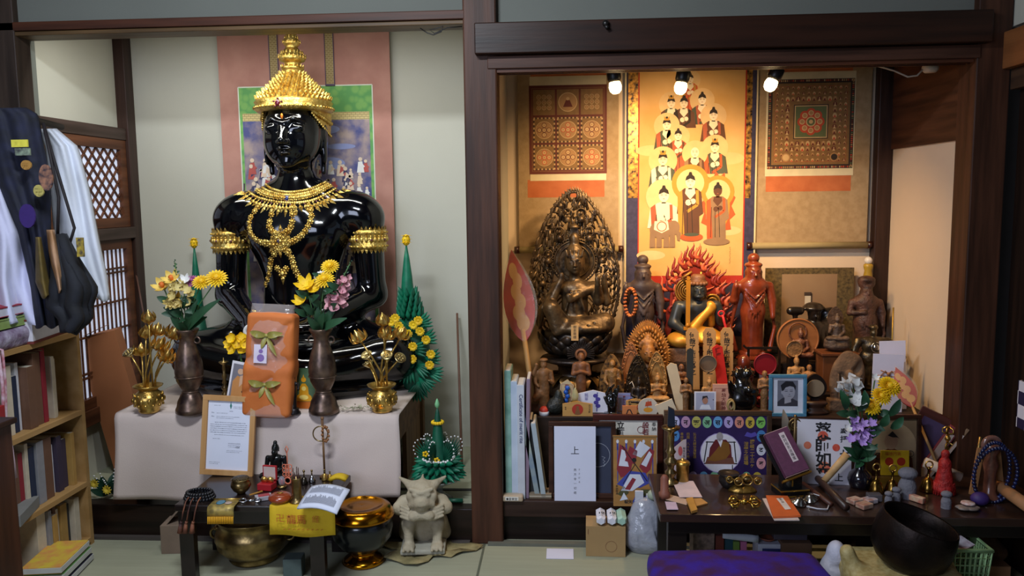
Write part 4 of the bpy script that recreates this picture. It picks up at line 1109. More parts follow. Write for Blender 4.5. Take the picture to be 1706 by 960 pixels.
# folded booklet leaf
p = mp(538, 832); t = thing('open_booklet', 'open white booklet with printed lines lying over the low table corner', 'booklet', (0, 0, 0))
cs = [at(495, 846, 2.66), at(518, 812, 2.80), at(582, 818, 2.80), at(563, 857, 2.66)]
for c, zz in zip(cs, (.305, .31, .325, .31)): c.z = zz
cs = [on(495, 848, .30), on(520, 811, .335), on(583, 817, .34), on(561, 857, .305)]
def bil(u, v): return cs[0]*(1-u)*(1-v)+cs[3]*u*(1-v)+cs[2]*u*v+cs[1]*(1-u)*v
rows = [[bil(i/8, j/8)+Vector((0, 0, .012*math.sin(i/8*PI)+.004*math.sin(j/8*PI))) for j in range(9)] for i in range(9)]
MB().grid(rows).build('pages', M('#d3d8ea', .8, var=.03), t, solid=.006)
b_ = MB(); r_ = random.Random(5)
for i in range(30):
    u = .10+.8*i/30+.0
    for half in ((.12, .46), (.55, .9)):
        v0 = half[0]; v1_ = half[1]-.12*r_.random()
        a = bil(u, v0)+Vector((0, 0, .0185+.012*(math.sin(u*PI)-1)+.004*math.sin(v0*PI))); c = bil(u, v1_)+Vector((0, 0, .0185+.012*(math.sin(u*PI)-1)+.004*math.sin(v1_*PI)))
        k = 7
        for j in range(k):
            m0 = a.lerp(c, j/k); m1_ = a.lerp(c, (j+.65)/k); s_ = Vector((.0011, 0, 0)); b_.add([m0-s_, m0+s_, m1_+s_, m1_-s_], [(0, 1, 2, 3)])
b_.build('print', M('#6d7080', .8), t)
# little metal bells and tools behind the booklet
for k, (px, py, s_, lab) in enumerate(((507, 806, 1, 'little dark metal bell left of the ringed staff'), (520, 803, .9, 'small silvery handbell just left of the ringed staff'), (541, 800, .8, 'small brass bell at the foot of the ringed staff'), (550, 801, .7, 'tiny brass bell right of the ringed staff foot'))):
    t = thing('small_bell', lab, 'bell', mp(px, py), 0, 'little bells round the ringed staff')
    MB().lathe([(.014*s_, 0), (.015*s_, .003), (.011*s_, .012), (.009*s_, .022), (.0, .027)], 16).build('bell', [M('#4a443c', .3, 1), M('#a9a9ac', .25, 1), BRASS, BRASS][k], t)
    MB().cyl((0, 0, .024), (0, 0, .045*s_), .0025).sph((0, 0, .047*s_), .005*s_, 8, 6).build('handle', BRASSD, t)
p = mp(541, 795); t = thing('ringed_staff', 'upright brass ringed staff-head leaning before the altar cloth', 'staff', p, (-.05, -.02, 0))
MB().cyl((0, 0, 0), (0, 0, .19), .004).lathe([(.018, 0), (.02, .004), (.006, .012)], 16).build('shaft', M('#8d6a45', .4, .6), t)
MB().torus((-.008, -.004, .165), .028, .0025, 24, 6).build('ring', BRASSD, t)
b_ = MB()
for i in range(12): a = i*.55+.5; b_.sph((.012+.012*math.cos(a), -.008, .165+.028*math.sin(a)), .0055, 7, 5)
b_.build('beads', M('#8d5c36', .45), t); MB().box((0, 0, .205), (.008, .008, .03)).sph((0, 0, .222), .007, 8, 6).build('finial', M('#7a5636', .5), t)
t = mp(565, 806); b_ = MB(); rows = [[(x, y_, .018+.014*math.cos(x*50)*math.cos(y_*40)) for y_ in (-.02, -.007, .007, .02)] for x in (-.03, -.018, -.006, .006, .018, .03)]
tag(b_.grid(rows).build('yellow_pouch', YC, None, t, solid=.012), 'crumpled yellow cloth pouch at the back right corner of the low table', 'pouch')
# carton corner left of the table, small grey block under it
p = on(285, 925, 0); t = thing('small_carton', 'small greyish-brown carton on the floor left of the low table legs', 'box', p+Vector((0, .06, 0)), .1)
MB().box((0, 0, .055), (.09, .10, .11)).build('body', M('#7f6c5c', .85), t, bevel=.001)
MB().bar((-.03, 0, .11), (.04, .01, .19), .001, .08).build('flap', M('#8d7a68', .85), t)
tag(MB().box((0, 0, .035), (.065, .06, .07)).build('stone_block', M('#4c5a58', .8, bump=.1), None, on(500, 958, 0)+Vector((-.02, .0, 0)), (0, 0, .1), bevel=.003), 'small grey-green block on the tatami under the low table', 'block')
# big brass bowl beneath the table
p = on(412, 945, 0)+Vector((0, .07, 0)); t = thing('brass_basin', 'wide brass basin with ring handles under the low table', 'basin', p)
MB().lathe([(.07, 0), (.085, .004), (.09, .012), (.08, .022), (.10, .03), (.128, .06), (.133, .085), (.136, .09), (.134, .096), (.136, .102), (.13, .12), (.118, .14), (.122, .155), (.134, .17), (.136, .173), (.13, .172), (.112, .15), (.11, .12)], 48).build('bowl', BRASSD, t)
for g in (-1, 1):
    MB().torus((g*.137, -.01, .10), .02, .005, 18, 8).sph((g*.13, -.01, .122), (.013, .018, .012), 10, 6).build('handle', BRASSD, t)
# alms bowl with gilt lid on a stand
p = on(592, 950, 0)+Vector((.012, .07, 0)); t = thing('alms_bowl', 'round black alms bowl with a shiny gold lid on a gold stand', 'bowl', p)
MB().lathe([(.06, .05), (.08, .065), (.105, .10), (.112, .135), (.108, .16), (.10, .18)], 48).build('bowl', M('#0c1114', .25, coat=.3), t)
GL = M('#c8871d', .18, 1, col2='#a86e14', vs=6)
MB().lathe([(.117, .176), (.118, .182), (.104, .208), (.086, .217), (.078, .218), (.076, .213), (.04, .212), (.02, .216), (0, .212)], 48).build('lid', GL, t)
MB().lathe([(.07, 0), (.078, .006), (.066, .018), (.045, .03), (.04, .036), (.05, .046), (.062, .052), (.055, .056)], 40).build('stand', GL, t)
# gargoyle
ST = M('#b5aa92', .9, col2='#988c74', vs=14, bump=.5, bs=50)
p = on(700, 932, 0)+Vector((0, .09, .012)); t = thing('gargoyle_statue', 'pale stone gargoyle sitting with its chin on folded arms', 'statue', p, .1)
MB().box((0, .0, .010), (.165, .17, .02)).build('base_slab', M('#a8a596', .9, bump=.3), t, bevel=.006)
q = []
for g in (-1, 1):
    q += [K((g*.052, -.045, .03), (g*.055, -.03, .10), .017, .020, k=.015), K((g*.055, -.03, .10), (g*.045, .0, .135), .022, .03, k=.02), E((g*.052, -.062, .026), (.024, .032, .013), k=.008)]
    for j in (-1, 0, 1): q.append(K((g*.052+j*.014, -.075, .026), (g*.052+j*.017, -.095, .022), .0075, .006, k=.004))
    q += [K((g*.065, .05, .035), (g*.06, .02, .09), .035, .03, k=.02), K((g*.07, -.01, .175), (g*.088, -.03, .165), .028, .022, k=.015), K((g*.088, -.035, .16), (-g*.03, -.088, .152), .022, .018, k=.008)]
    for j in range(4): q.append(K((-g*.045-g*j*.001, -.088+.004*j, .140+j*.011), (-g*.078, -.075+.004*j, .147+j*.012), .006, .005, k=.003))
    q += [K((g*.042, -.02, .245), (g*.085, -.0, .268), .016, .005, k=.008), E((g*.052, -.022, .252), (.012, .012, .014), k=.006)]
    q += [E((g*.021, -.086, .232), (.011, .01, .007), k=.004), K((g*.006, -.092, .242), (g*.04, -.078, .250), .007, .006, k=.006), K((g*.012, -.10, .203), (g*.038, -.075, .19), .009, .012, k=.012), E((g*.04, -.06, .215), (.016, .02, .02), k=.01),
          K((g*.012, -.094, .229), (g*.03, -.089, .231), .003, op='-', k=.003)]
q += [K((0, .05, .05), (0, .02, .17), .062, .06, k=.03), E((0, -.035, .222), (.05, .055, .048), k=.02), E((0, -.085, .200), (.026, .03, .022), k=.015), E((0, -.10, .212), (.014, .012, .010), k=.006), K((-.02, -.112, .192), (.02, -.112, .192), .0028, op='-', k=.003), E((0, -.085, .180), (.024, .02, .01), k=.01),
      K((0, -.03, .262), (0, .02, .27), .008, .004, k=.01)]
solid(q, .0036, .012).build('body', ST, t)
c2 = MB(); r_ = random.Random(2)
rows = []
for i in range(29):
    a = 2*PI*i/28; ro = .14+.04*math.sin(a*3+1)+.02*math.sin(a*7)
    rows.append([(rr*ro*math.cos(a)*1.15, rr*ro*math.sin(a)*.75, .004+(.010*abs(math.sin(a*9+rr*3)) if rr > .5 else 0)) for rr in (.2, .5, .7, .85, 1)])
o = c2.grid(rows).build('dried_leaf_mat', M('#a39468', .9, col2='#766d48', vs=16, bump=.5, bs=60), None, p+Vector((-.0, -.02, -.0125)), solid=.003)
tag(o, 'crumpled dry-leaf mat spread on the tatami beneath the stone gargoyle', 'mat')
# green offering on a glass stand
DT = .135
p = at(732, 838, 3.18); p = on(732, 832, DT); t = thing('leaf_offering', 'green folded-leaf offering with white bead tips on a glass footed dish', 'offering', p)
MB().lathe([(.052, 0), (.054, .004), (.04, .014), (.016, .03), (.014, .045), (.02, .055), (.05, .068), (.085, .085), (.09, .092), (.08, .09), (.04, .07), (0, .062)], 32).build('glass_dish', M('#c4ccd0', .08, alpha=.45, spec=1, bump=.4, bs=60), t)
for j in range(3):
    b_ = MB()
    n = 22-3*j
    for i in range(n):
        a = 2*PI*(i+.5*j)/n; d = Vector((math.cos(a), math.sin(a), 0)); e_ = (d+Vector((0, 0, -.35+.28*j))).normalized()
        b_.m = 0; b_.lathe([(.007, 0), (.012, .025), (.009, .045), (0, .065)], 6, d*(.05-.008*j)+Vector((0, 0, .118+.018*j)), e_.to_track_quat('Z', 'X').to_matrix())
    b_.build('leaf_ring', BAI, t)
for i in range(1): MB().lathe([(.06, .085), (.075, .10), (.06, .14), (.04, .16)], 24).build('core', BAI2, t)
b_ = MB()
for i in range(40): a = 2*PI*i/40; b_.sph((.062*math.cos(a), .062*math.sin(a), .168+.003*(i % 2)), .0055, 6, 4)
b_.build('white_bead_ring', WHI, t)
MB().lathe([(.04, .15), (.036, .17), (.028, .22), (.018, .29), (.008, .35), (.002, .372)], 14).build('centre_cone', BAI2, t)
for g in range(6):
    a = g*PI/3+.3; b_ = MB(); w2 = MB(); d0 = Vector((math.cos(a), math.sin(a), 0))
    for i in range(9):
        th = .35+i*.14; d = (d0*math.cos(th)*1.0+Vector((0, 0, math.sin(th)))); c = Vector((0, 0, .16))+d0*.03; L_ = .055+.045*math.sin(i/8*PI*.8)
        b_.lathe([(.003, 0), (.005, L_*.6), (0, L_)], 5, c, d.to_track_quat('Z', 'X').to_matrix()); b_.m = 1; b_.sph(c+d*L_, .0035, 6, 4); b_.m = 0
    b_.build('leaf_fan', [BAI2, WHI], t)
b_ = MB()
for i in range(14): b_.sph((.02*math.cos(i*.449), .02*math.sin(i*.449), .312), .007, 7, 5)
b_.build('yellow_ring', YEL, t); MB().lathe([(0, .365), (.009, .375), (.010, .385), (.004, .402), (0, .408)], 10).build('green_bud', M('#7fc08a', .5), t)
for x, z in ((.002, .175), (-.042, .20)):
    b_ = MB()
    for i in range(5): b_.sph((x+.008*math.cos(i*1.257), -.052, z+.008*math.sin(i*1.257)), .0055, 6, 4)
    b_.build('yellow_flower', YEL, t)
tag(MB().cyl((-.035, 0, .009), (.035, 0, .009), .009, n=16).build('green_tube', M('#1f5a44', .4), None, on(752, 838, DT)+Vector((.01, -.0, 0))), 'short dark green tube lying on the alcove floor beside the glass dish', 'tube')
p = at(640, 838, 3.1); p.z = DT; tag(MB().sph((0, 0, .04), (.045, .035, .04), 16, 10).build('clay_pot', M('#a3664a', .7), None, p), 'rounded reddish clay object peeping out under the right corner of the cloth', 'pot')
p = at(232, 838, 3.12); p.z = DT; tag(MB().sph((0, 0, .008), (.07, .03, .012), 16, 10).build('wooden_dish', M('#7a5436', .6), None, p), 'flat brown dish showing under the left end of the cloth', 'dish')
# leafy sprig with white beads at the left of the altar
p = on(186, 828, DT); t = thing('beaded_sprig', 'dark green leafy sprig with white beads and yellow flowers on the alcove floor', 'plant', p)
for i in range(9):
    a = i*.7; d = Vector((math.cos(a)*.8, math.sin(a)*.5-.2, .5+.4*(i % 3))).normalized(); b_ = MB(); leaf(b_, (0, 0, .02), d*.10, .035, (0, -1, .2), .1); b_.m = 1
    for k in range(6): b_.sph(d*(.03+.014*k)+Vector((0, -.005, .012)), .0035, 6, 4)
    b_.build('leaf', [M('#163d2c', .5), WHI], t)
for x, z in ((-.035, .075), (.015, .05)):
    b_ = MB()
    for i in range(10): leaf(b_, (x, -.05, z), (x+.02*math.cos(i*.63), -.055, z+.02*math.sin(i*.63)), .012, (0, -1, 0), .2, 2)
    b_.build('flower_head', M('#d3b83a', .6), t)

# ================================================ RIGHT ALCOVE: SCROLLS, SPOTLIGHTS, STEPS
SW = BY-.02
def pan(mb, x0, y0, x1, y1, Y):         # rectangle on the wall from pixel corners
    a = at(x0, y0, Y); b = at(x1, y1, Y); return mb.rect(a.x, b.z, b.x, a.z, Y)
TAN = M('#a88f6c', .85, col2='#9a815e', vs=40, bump=.15, bs=260)
ORG = M('#b8683c', .8, col2='#ac5c32')
CRM = M('#d8cba6', .8)
def wall_scroll(label, mx, box, cream, org_, pic, builder):
    t = thing('hanging_scroll', label, 'scroll', (0, 0, 0))
    a = at(mx[0], 118, SW); b = at(mx[1], mx[2], SW); zt = 1.98
    MB().box(((a.x+b.x)/2, SW, (zt+b.z)/2), (b.x-a.x, .004, zt-b.z)).build('mounting', TAN, t)
    MB().cyl((a.x-.0, SW-.012, b.z), (b.x+.0, SW-.012, b.z), .015, n=16).build('roller', M('#9b8b62', .8), t)
    for x, g in ((a.x, -1), (b.x, 1)): MB().cyl((x, SW-.012, b.z), (x+g*.022, SW-.012, b.z), .017, n=16).build('roller_knob', M('#34150f', .3, coat=.4), t)
    for q_ in org_: f = MB(); pan(f, *q_, SW-.0025); f.build('orange_band', ORG, t)
    f = MB(); pan(f, *cream, SW-.0029); f.build('cream_panel', CRM, t)
    builder(t, *pic); return t
MC = [M('#64281c', .7), M('#86643a', .7, col2='#7a5c36', vs=60), M('#ab8254', .7), M('#c9a878', .7), M('#2e2420', .7), M('#b8472b', .7), M('#5f6a44', .7)]
def kongokai(t, x0, y0, x1, y1):
    Y = SW-.0033; a = at(x0, y0, Y); b = at(x1, y1, Y); W_ = b.x-a.x; H_ = a.z-b.z
    f = MB(); f.m = 0; f.rect(a.x, b.z, b.x, a.z, Y); f.m = 1; f.rect(a.x+.012, b.z+.012, b.x-.012, a.z-.012, Y-.0003)
    X0, Z0 = a.x+.014, b.z+.014; cw = (W_-.028)/3; ch_ = (H_-.028)/3
    for i in range(3):
        for j in range(3):
            cx, cz_ = X0+cw*(i+.5), Z0+ch_*(j+.5); s_ = min(cw, ch_)
            f.m = 0; f.rect(cx-cw*.5, cz_-ch_*.5, cx+cw*.5, cz_+ch_*.5, Y-.0005); f.m = 1; f.rect(cx-cw*.46, cz_-ch_*.46, cx+cw*.46, cz_+ch_*.46, Y-.0007)
            if j < 2 or False:
                for k in range(11):
                    for e_ in (-.43, .43):
                        f.m = 4 if k % 2 else 3; f.rect(cx+(k-5.5)*cw*.08, cz_+e_*ch_-.0035, cx+(k-4.9)*cw*.08, cz_+e_*ch_+.0035, Y-.0009); f.rect(cx+e_*cw-.0035, cz_+(k-5.5)*ch_*.08, cx+e_*cw+.0035, cz_+(k-4.9)*ch_*.08, Y-.0009)
            if (i, j) == (1, 2):
                f.m = 3; f.ring(cx, cz_, s_*.36, s_*.4, Y-.0011); f.m = 2; f.disc(cx, cz_, s_*.35, Y-.001); f.m = 0; f.poly([(cx-s_*.2, cz_-s_*.2), (cx+s_*.2, cz_-s_*.2), (cx+s_*.08, cz_+s_*.08), (cx-s_*.08, cz_+s_*.08)], Y-.0013); f.m = 3; f.disc(cx, cz_+s_*.14, s_*.07, Y-.0014)
            elif j == 2:
                for p_ in range(9):
                    dx, dz = (p_ % 3-1)*s_*.22, (p_//3-1)*s_*.22; f.m = 3; f.ring(cx+dx, cz_+dz, s_*.075, s_*.095, Y-.0011, 12)
                    f.m = 2; f.disc(cx+dx, cz_+dz, s_*.05, Y-.0012, n=10)
            else:
                f.m = 2 if (i, j) == (1, 1) else 0
                f.disc(cx, cz_, s_*.37, Y-.001); f.m = 3; f.ring(cx, cz_, s_*.34, s_*.37, Y-.0011); f.m = 2; f.disc(cx, cz_, s_*.33, Y-.0012)
                for p_ in range(5):
                    dx, dz = ((0, 0), (1, 0), (-1, 0), (0, 1), (0, -1))[p_]; f.m = 0 if (i+j) % 2 else 5; f.disc(cx+dx*s_*.2, cz_+dz*s_*.2, s_*.105, Y-.0014, n=14); f.m = 3; f.disc(cx+dx*s_*.2, cz_+dz*s_*.2, s_*.08, Y-.0016, n=14)
                    f.m = 2; f.disc(cx+dx*s_*.2, cz_+dz*s_*.2, s_*.03, Y-.0018, n=8)
    f.build('painting', MC, t)
def taizokai(t, x0, y0, x1, y1):
    Y = SW-.0033; a = at(x0, y0, Y); b = at(x1, y1, Y); W_ = b.x-a.x; H_ = a.z-b.z; cx = (a.x+b.x)/2; cz_ = (a.z+b.z)/2+.01
    f = MB(); f.m = 4; f.rect(a.x, b.z, b.x, a.z, Y); f.m = 0; r_ = random.Random(9)
    for i in range(44):
        for e_ in (0, 1):
            f.m = r_.choice([2, 5, 3, 0]); x = a.x+W_*(i+.2)/44; z = b.z+H_*(i+.2)/44; f.rect(x, (b.z+.003 if e_ else a.z-.011), x+.005, (b.z+.011 if e_ else a.z-.003), Y-.0003)
            f.m = r_.choice([2, 5, 6, 0]); f.rect((a.x+.003 if e_ else b.x-.011), z, (a.x+.011 if e_ else b.x-.003), z+.005, Y-.0003)
    f.m = 1; f.rect(a.x+.018, b.z+.018, b.x-.018, a.z-.018, Y-.0005); f.m = 0
    f.m = 5; f.rect(a.x+.03, b.z+.03, b.x-.03, a.z-.03, Y-.0006); f.m = 1; f.rect(a.x+.031, b.z+.031, b.x-.031, a.z-.031, Y-.0007)
    n = 14
    for i in range(n):
        for j in range(n):
            x = a.x+.038+(W_-.076)*i/(n-1); z = b.z+.038+(H_-.076)*j/(n-1)
            if abs(x-cx) < .08 and abs(z-cz_) < .08: continue
            s_ = .0075*(1.25 if abs(i-6.5) < 5 and abs(j-6.5) < 5 else .8)
            f.m = (2, 3, 2, 0)[(i*3+j) % 4]; f.disc(x, z, s_, Y-.001, s_*1.2, 8); f.m = (0, 5, 0, 3)[(i*3+j) % 4]; f.poly([(x-s_*.7, z-s_), (x+s_*.7, z-s_), (x, z+s_*.5)], Y-.0012); f.m = 3; f.disc(x, z+s_*.5, s_*.3, Y-.0014, n=6)
    f.m = 4; f.rect(cx-.075, cz_-.075, cx+.075, cz_+.075, Y-.0011); f.m = 3; f.rect(cx-.071, cz_-.071, cx+.071, cz_+.071, Y-.0013); f.m = 6; f.rect(cx-.067, cz_-.067, cx+.067, cz_+.067, Y-.0015)
    for i in range(8):
        an = i*PI/4; f.m = 5; f.disc(cx+.038*math.cos(an), cz_+.038*math.sin(an), .021, Y-.0017-.00002*i); f.m = 3; f.disc(cx+.038*math.cos(an), cz_+.038*math.sin(an), .012, Y-.002)
        f.m = 2; f.disc(cx+.038*math.cos(an), cz_+.038*math.sin(an), .008, Y-.0022)
    f.m = 3; f.disc(cx, cz_, .022, Y-.0021); f.m = 6; f.disc(cx, cz_, .017, Y-.0023); f.m = 3; f.disc(cx, cz_, .009, Y-.0025)
    for g in (-1, 1): 
        for d_, m_ in ((.019, 2), (.014, 4 if g > 0 else 3)): f.m = m_; f.disc(cx+g*.105, b.z+.05, d_, Y-.0016-.0002*(d_ < .015))
    f.build('painting', MC, t)
wall_scroll('tan hanging scroll with a nine-square mandala, behind the large openwork-halo statue', (862, 1030, 415), (0, 0), (882, 128, 1010, 300), [(884, 114, 1010, 128), (879, 300, 1007, 328)], (881, 143, 1011, 289), kongokai)
wall_scroll('tan hanging scroll with a crowded square mandala and red lotus centre, at the alcove\'s right', (1257, 1443, 408), (0, 0), (1278, 121, 1421, 292), [(1280, 112, 1421, 121), (1276, 292, 1417, 318)], (1281, 133, 1420, 280), taizokai)

# the central scroll of assembled buddhas
SC = SW-.012
t = thing('hanging_scroll', 'dark blue bordered scroll painting of thirteen haloed figures in the right alcove', 'scroll', (0, 0, 0))
a = at(1042, 115, SC); b = at(1254, 560, SC)
INDB = M('#2e2c48', .8, col2='#3a3654', vs=60, bump=.1, bs=300)
MB().box(((a.x+b.x)/2, SC, (1.98+b.z)/2), (b.x-a.x, .003, 1.98-b.z)).build('mounting', INDB, t)
f = MB(); f.rect(a.x-.002, b.z, a.x+.005, 1.98, SC-.003).rect(b.x-.005, b.z, b.x+.002, 1.98, SC-.003); f.build('pale_edging', M('#d9c9a0', .7), t)
f = MB(); c1 = at(1047, 100, SC); c2 = at(1064, 330, SC); f.rect(c1.x, c2.z, c2.x, 1.97, SC-.0025); GBR = M('#d8a24a', .35, .5, col2='#1c1724', vs=55); f.build('gold_brocade', GBR, t); f = MB(); c1 = at(1238, 100, SC); c2 = at(1250, 330, SC); f.rect(c1.x, c2.z, c2.x, 1.97, SC-.0025)
f.build('gold_brocade', GBR, t)
PYc = SC-.003
f = MB(); pan(f, 1064, 60, 1238, 472, PYc); f.build('red_strip', M('#b52a1e', .8), t)
pt = MB(); pan(pt, 1066, 60, 1236, 459, PYc-.0005)
pm = [M('#dfb478', .8, col2='#cfa05c', vs=5), M('#e2bd86', .8), M('#eedcbc', .7), M('#5d3a28', .8), M('#4a5040', .8), M('#a8563a', .8), M('#2b211c', .8), M('#b98a34', .8), M('#c4562c', .8), M('#8d6f52', .8)]
def X_(px): return at(px, 300, PYc).x
def Z_(py, px=1150): return at(px, py, PYc).z
UP_ = mpp(at(1150, 300, PYc))*1.0
pcnt = [0]
def bud(px, py, s, robe, trim, stand=False, halo=1, skin=2, fire=False, bare=False):
    """head centre at px,py; s = head radius in pixels"""
    x, z = X_(px), Z_(py, px); u = s*UP_*(1.12 if stand else 1.25); k = PYc-.0008-.0012*pcnt[0]/6; pcnt[0] += 1
    f = pt
    if fire:
        f.m = 8; n = 26; f.poly([(x+u*(3.6 if i % 2 else 2.7)*math.cos(2*PI*i/n)*1.0, z-u*3+u*(7 if i % 2 else 5.8)*math.sin(2*PI*i/n)) for i in range(n)], k)
        f.m = 7; f.disc(x, z-u*3, u*2.4, k-.0001, u*5)
    f.m = 1 if halo < 2 else 7; f.disc(x, z-u*.2, u*2.7*min(halo, 1.2), k-.0002, n=24)
    if halo > 1: f.m = 1; f.disc(x, z-u*.2, u*2.4, k-.00025, n=24)
    L_ = 9.5 if stand else 5.4
    f.m = robe
    if stand: f.poly([(x-u*1.9, z-u*1.8), (x-u*1.0, z-u*1.1), (x+u*1.0, z-u*1.1), (x+u*1.9, z-u*1.8), (x+u*2.3, z-u*5.5), (x+u*1.6, z-u*6), (x+u*1.7, z-u*L_), (x-u*1.7, z-u*L_), (x-u*1.6, z-u*6), (x-u*2.3, z-u*5.5)], k-.0003)
    else: f.poly([(x-u*2.2, z-u*2), (x-u*1.0, z-u*1.2), (x+u*1.0, z-u*1.2), (x+u*2.2, z-u*2), (x+u*2.7, z-u*L_), (x-u*2.7, z-u*L_)], k-.0003)
    f.m = trim; f.poly([(x-u*2.2, z-u*2), (x-u*1.4, z-u*1.4), (x-u*.9, z-u*L_), (x-u*2.0, z-u*L_)], k-.00035)
    f.m = trim; f.line([(x+u*1.2, z-u*1.5), (x+u*1.3, z-u*4), (x-u*.5, z-u*5.2)], u*.5, k-.00036)
    for q_ in range(3): f.m = 6; f.line([(x-u*(1.2-.7*q_), z-u*3.2), (x-u*(1.3-.9*q_), z-u*L_*.97)], u*.12, k-.00037)
    f.m = skin; f.poly([(x-u*.75, z-u*1.1), (x+u*.75, z-u*1.1), (x+u*.9, z-u*2.0), (x, z-u*3.1), (x-u*.9, z-u*2.0)], k-.0004); f.rect(x-u*.35, z-u*1.3, x+u*.35, z-u*.6, k-.0004)
    f.disc(x, z, u*.85, k-.0005, u*1.05, 16); f.disc(x-u*.3, z-u*3.6, u*.55, k-.0005, n=8); f.disc(x+u*.5, z-u*3.4, u*.5, k-.0005, n=8)
    if not bare: f.m = 6; f.poly([(x-u*.88, z+u*.2), (x-u*.7, z+u*.9), (x-u*.35, z+u*1.2), (x-u*.2, z+u*1.7), (x+u*.2, z+u*1.7), (x+u*.35, z+u*1.2), (x+u*.7, z+u*.9), (x+u*.88, z+u*.2), (x, z+u*.55)], k-.0006)
    f.m = 3
    for g in (-1, 1): f.rect(x+g*u*.35-u*.2, z-u*.02, x+g*u*.35+u*.2, z+u*.06, k-.0007); f.rect(x+g*u*.35-u*.22, z+u*.25, x+g*u*.35+u*.22, z+u*.32, k-.0007)
    f.m = 5; f.rect(x-u*.15, z-u*.58, x+u*.15, z-u*.48, k-.0007)
    if not bare and not stand and robe == 4: f.m = 7; f.poly([(x-u*.5, z+u*.9), (x-u*.6, z+u*1.8), (x, z+u*1.2), (x+u*.6, z+u*1.8), (x+u*.5, z+u*.9)], k-.0008)
for c_ in ((1085, 250, 26, 9), (1215, 265, 24, 10), (1100, 335, 22, 7), (1210, 385, 26, 8), (1085, 425, 24, 8)): pt.m = 1; pt.disc(X_(c_[0]), Z_(c_[1]), c_[2]*UP_, PYc-.0006, c_[3]*UP_)
bud(1148, 132, 5.5, 8, 7, True); bud(1117, 172, 6, 4, 3); bud(1168, 166, 6, 5, 4); bud(1138, 172, 6, 3, 6, halo=.1); bud(1187, 192, 6.3, 3, 5); bud(1110, 208, 6.3, 4, 5)
bud(1129, 226, 6.3, 5, 3, True); bud(1190, 245, 6.5, 4, 8); bud(1157, 254, 7, 3, 9, True, bare=True); bud(1104, 266, 7, 4, 2)
bud(1196, 318, 7.5, 9, 8, True, 2, skin=3, fire=True); bud(1106, 326, 8, 2, 5, halo=1.1); bud(1150, 303, 8.5, 3, 7, True, 2)
k = PYc-.004
pt.m = 9  # elephant under the left figure
ex, ez = X_(1103), Z_(382)
def q(x, z): return (ex+x*UP_, ez+z*UP_)
pt.disc(*q(0, 0), 20*UP_, k, 15*UP_); pt.disc(*q(20, 3), 10*UP_, k-.0001, 12*UP_); pt.poly([q(24, 0), q(32, -6), q(30, -20), q(26, -18), q(24, -8)], k-.0002)
for lx in (-15, -4, 8, 18): pt.poly([q(lx-4, 0), q(lx+4, 0), q(lx+4.5, -30), q(lx-5, -30)], k-.0003)
pt.m = 2; pt.poly([q(-12, 14), q(10, 14), q(12, 0), q(0, -6), q(-13, 0)], k-.0004); pt.m = 5; pt.ring(*q(0, 5), 7*UP_, 8.5*UP_, k-.0005); 
pt.m = 8; pt.disc(X_(1153), Z_(395), 19*UP_, k, 7*UP_); pt.m = 4; pt.disc(X_(1153), Z_(391), 13*UP_, k-.0002, 3*UP_); pt.m = 9; pt.disc(X_(1195), Z_(403), 22*UP_, k, 6*UP_)
pt.m = 6
for i in range(9): pt.line([(X_(1218)+((-1)**i)*.002, Z_(412+i*3.2)), (X_(1218)-((-1)**i)*.003, Z_(413.5+i*3.2))], .0012, k)
pt.build('painting', pm, t)

# spotlights clipped behind the lintel
def spot(px, py, dx, dz, lab, energy, aim):
    Y = 3.11; bulb = at(px, py, Y); t = thing('spotlight', lab, 'lamp', bulb, 0, 'spotlights under the right lintel')
    up = Vector((dx, .0, 1)).normalized(); R_ = up.to_track_quat('Z', 'X').to_matrix()
    MB().lathe([(.021, .018), (.026, .03), (.026, .06), (.02, .07), (.02, .095), (.015, .10)], 20, (0, 0, 0), R_).build('lamp_holder', M('#0e0d0c', .4), t)
    MB().lathe([(0, -.026), (.012, -.024), (.021, -.014), (.024, .0), (.022, .012), (.019, .019)], 20, (0, 0, 0), R_).build('bulb', M('#ffdca0', .5, emit=14), t)
    MB().bar(up*.095, up*.095+Vector((.0, -.04, .03)), .012, .012).build('bracket', M('#171412', .5), t)
    l = bpy.data.lights.new('spotlight_beam', 'SPOT'); l.energy = energy; l.color = (1, .64, .30); l.spot_size = math.radians(128); l.spot_blend = .9; l.shadow_soft_size = .03
    o = bpy.data.objects.new('spotlight_beam', l); C.objects.link(o); o.parent = t; pos = -up*.04; o.location = pos
    o.rotation_euler = (Vector(aim)-(bulb+pos)).to_track_quat('-Z', 'Y').to_euler()
spot(1025, 145, -.12, 0, 'leftmost lit spotlight bulb, in front of the nine-square mandala scroll', 18, (.2, 3.7, .95))
spot(1134, 146, .18, 0, 'middle lit spotlight bulb, in front of the figure scroll', 34, (.47, 3.76, 1.15))
spot(1284, 141, .45, 0, 'rightmost lit spotlight bulb, beside the crowded mandala scroll', 30, (.85, 3.6, .75))
p = at(1550, 112, 3.22); t = thing('ceiling_socket', 'white ceiling socket with a pale cord under the right end of the lintel', 'socket', p)
WS = M('#cfc3b4', .5)
MB().lathe([(.02, -.02), (.028, -.012), (.03, .0), (.022, .015), (.02, .06)], 18).build('socket', WS, t)
MB().tube([Vector((-.02, 0, -.0)), at(1528, 126, 3.22)-p, at(1512, 128, 3.22)-p, at(1490, 118, 3.22)-p, at(1462, 110, 3.22)-p], .0035, 6).build('cord', WS, t)

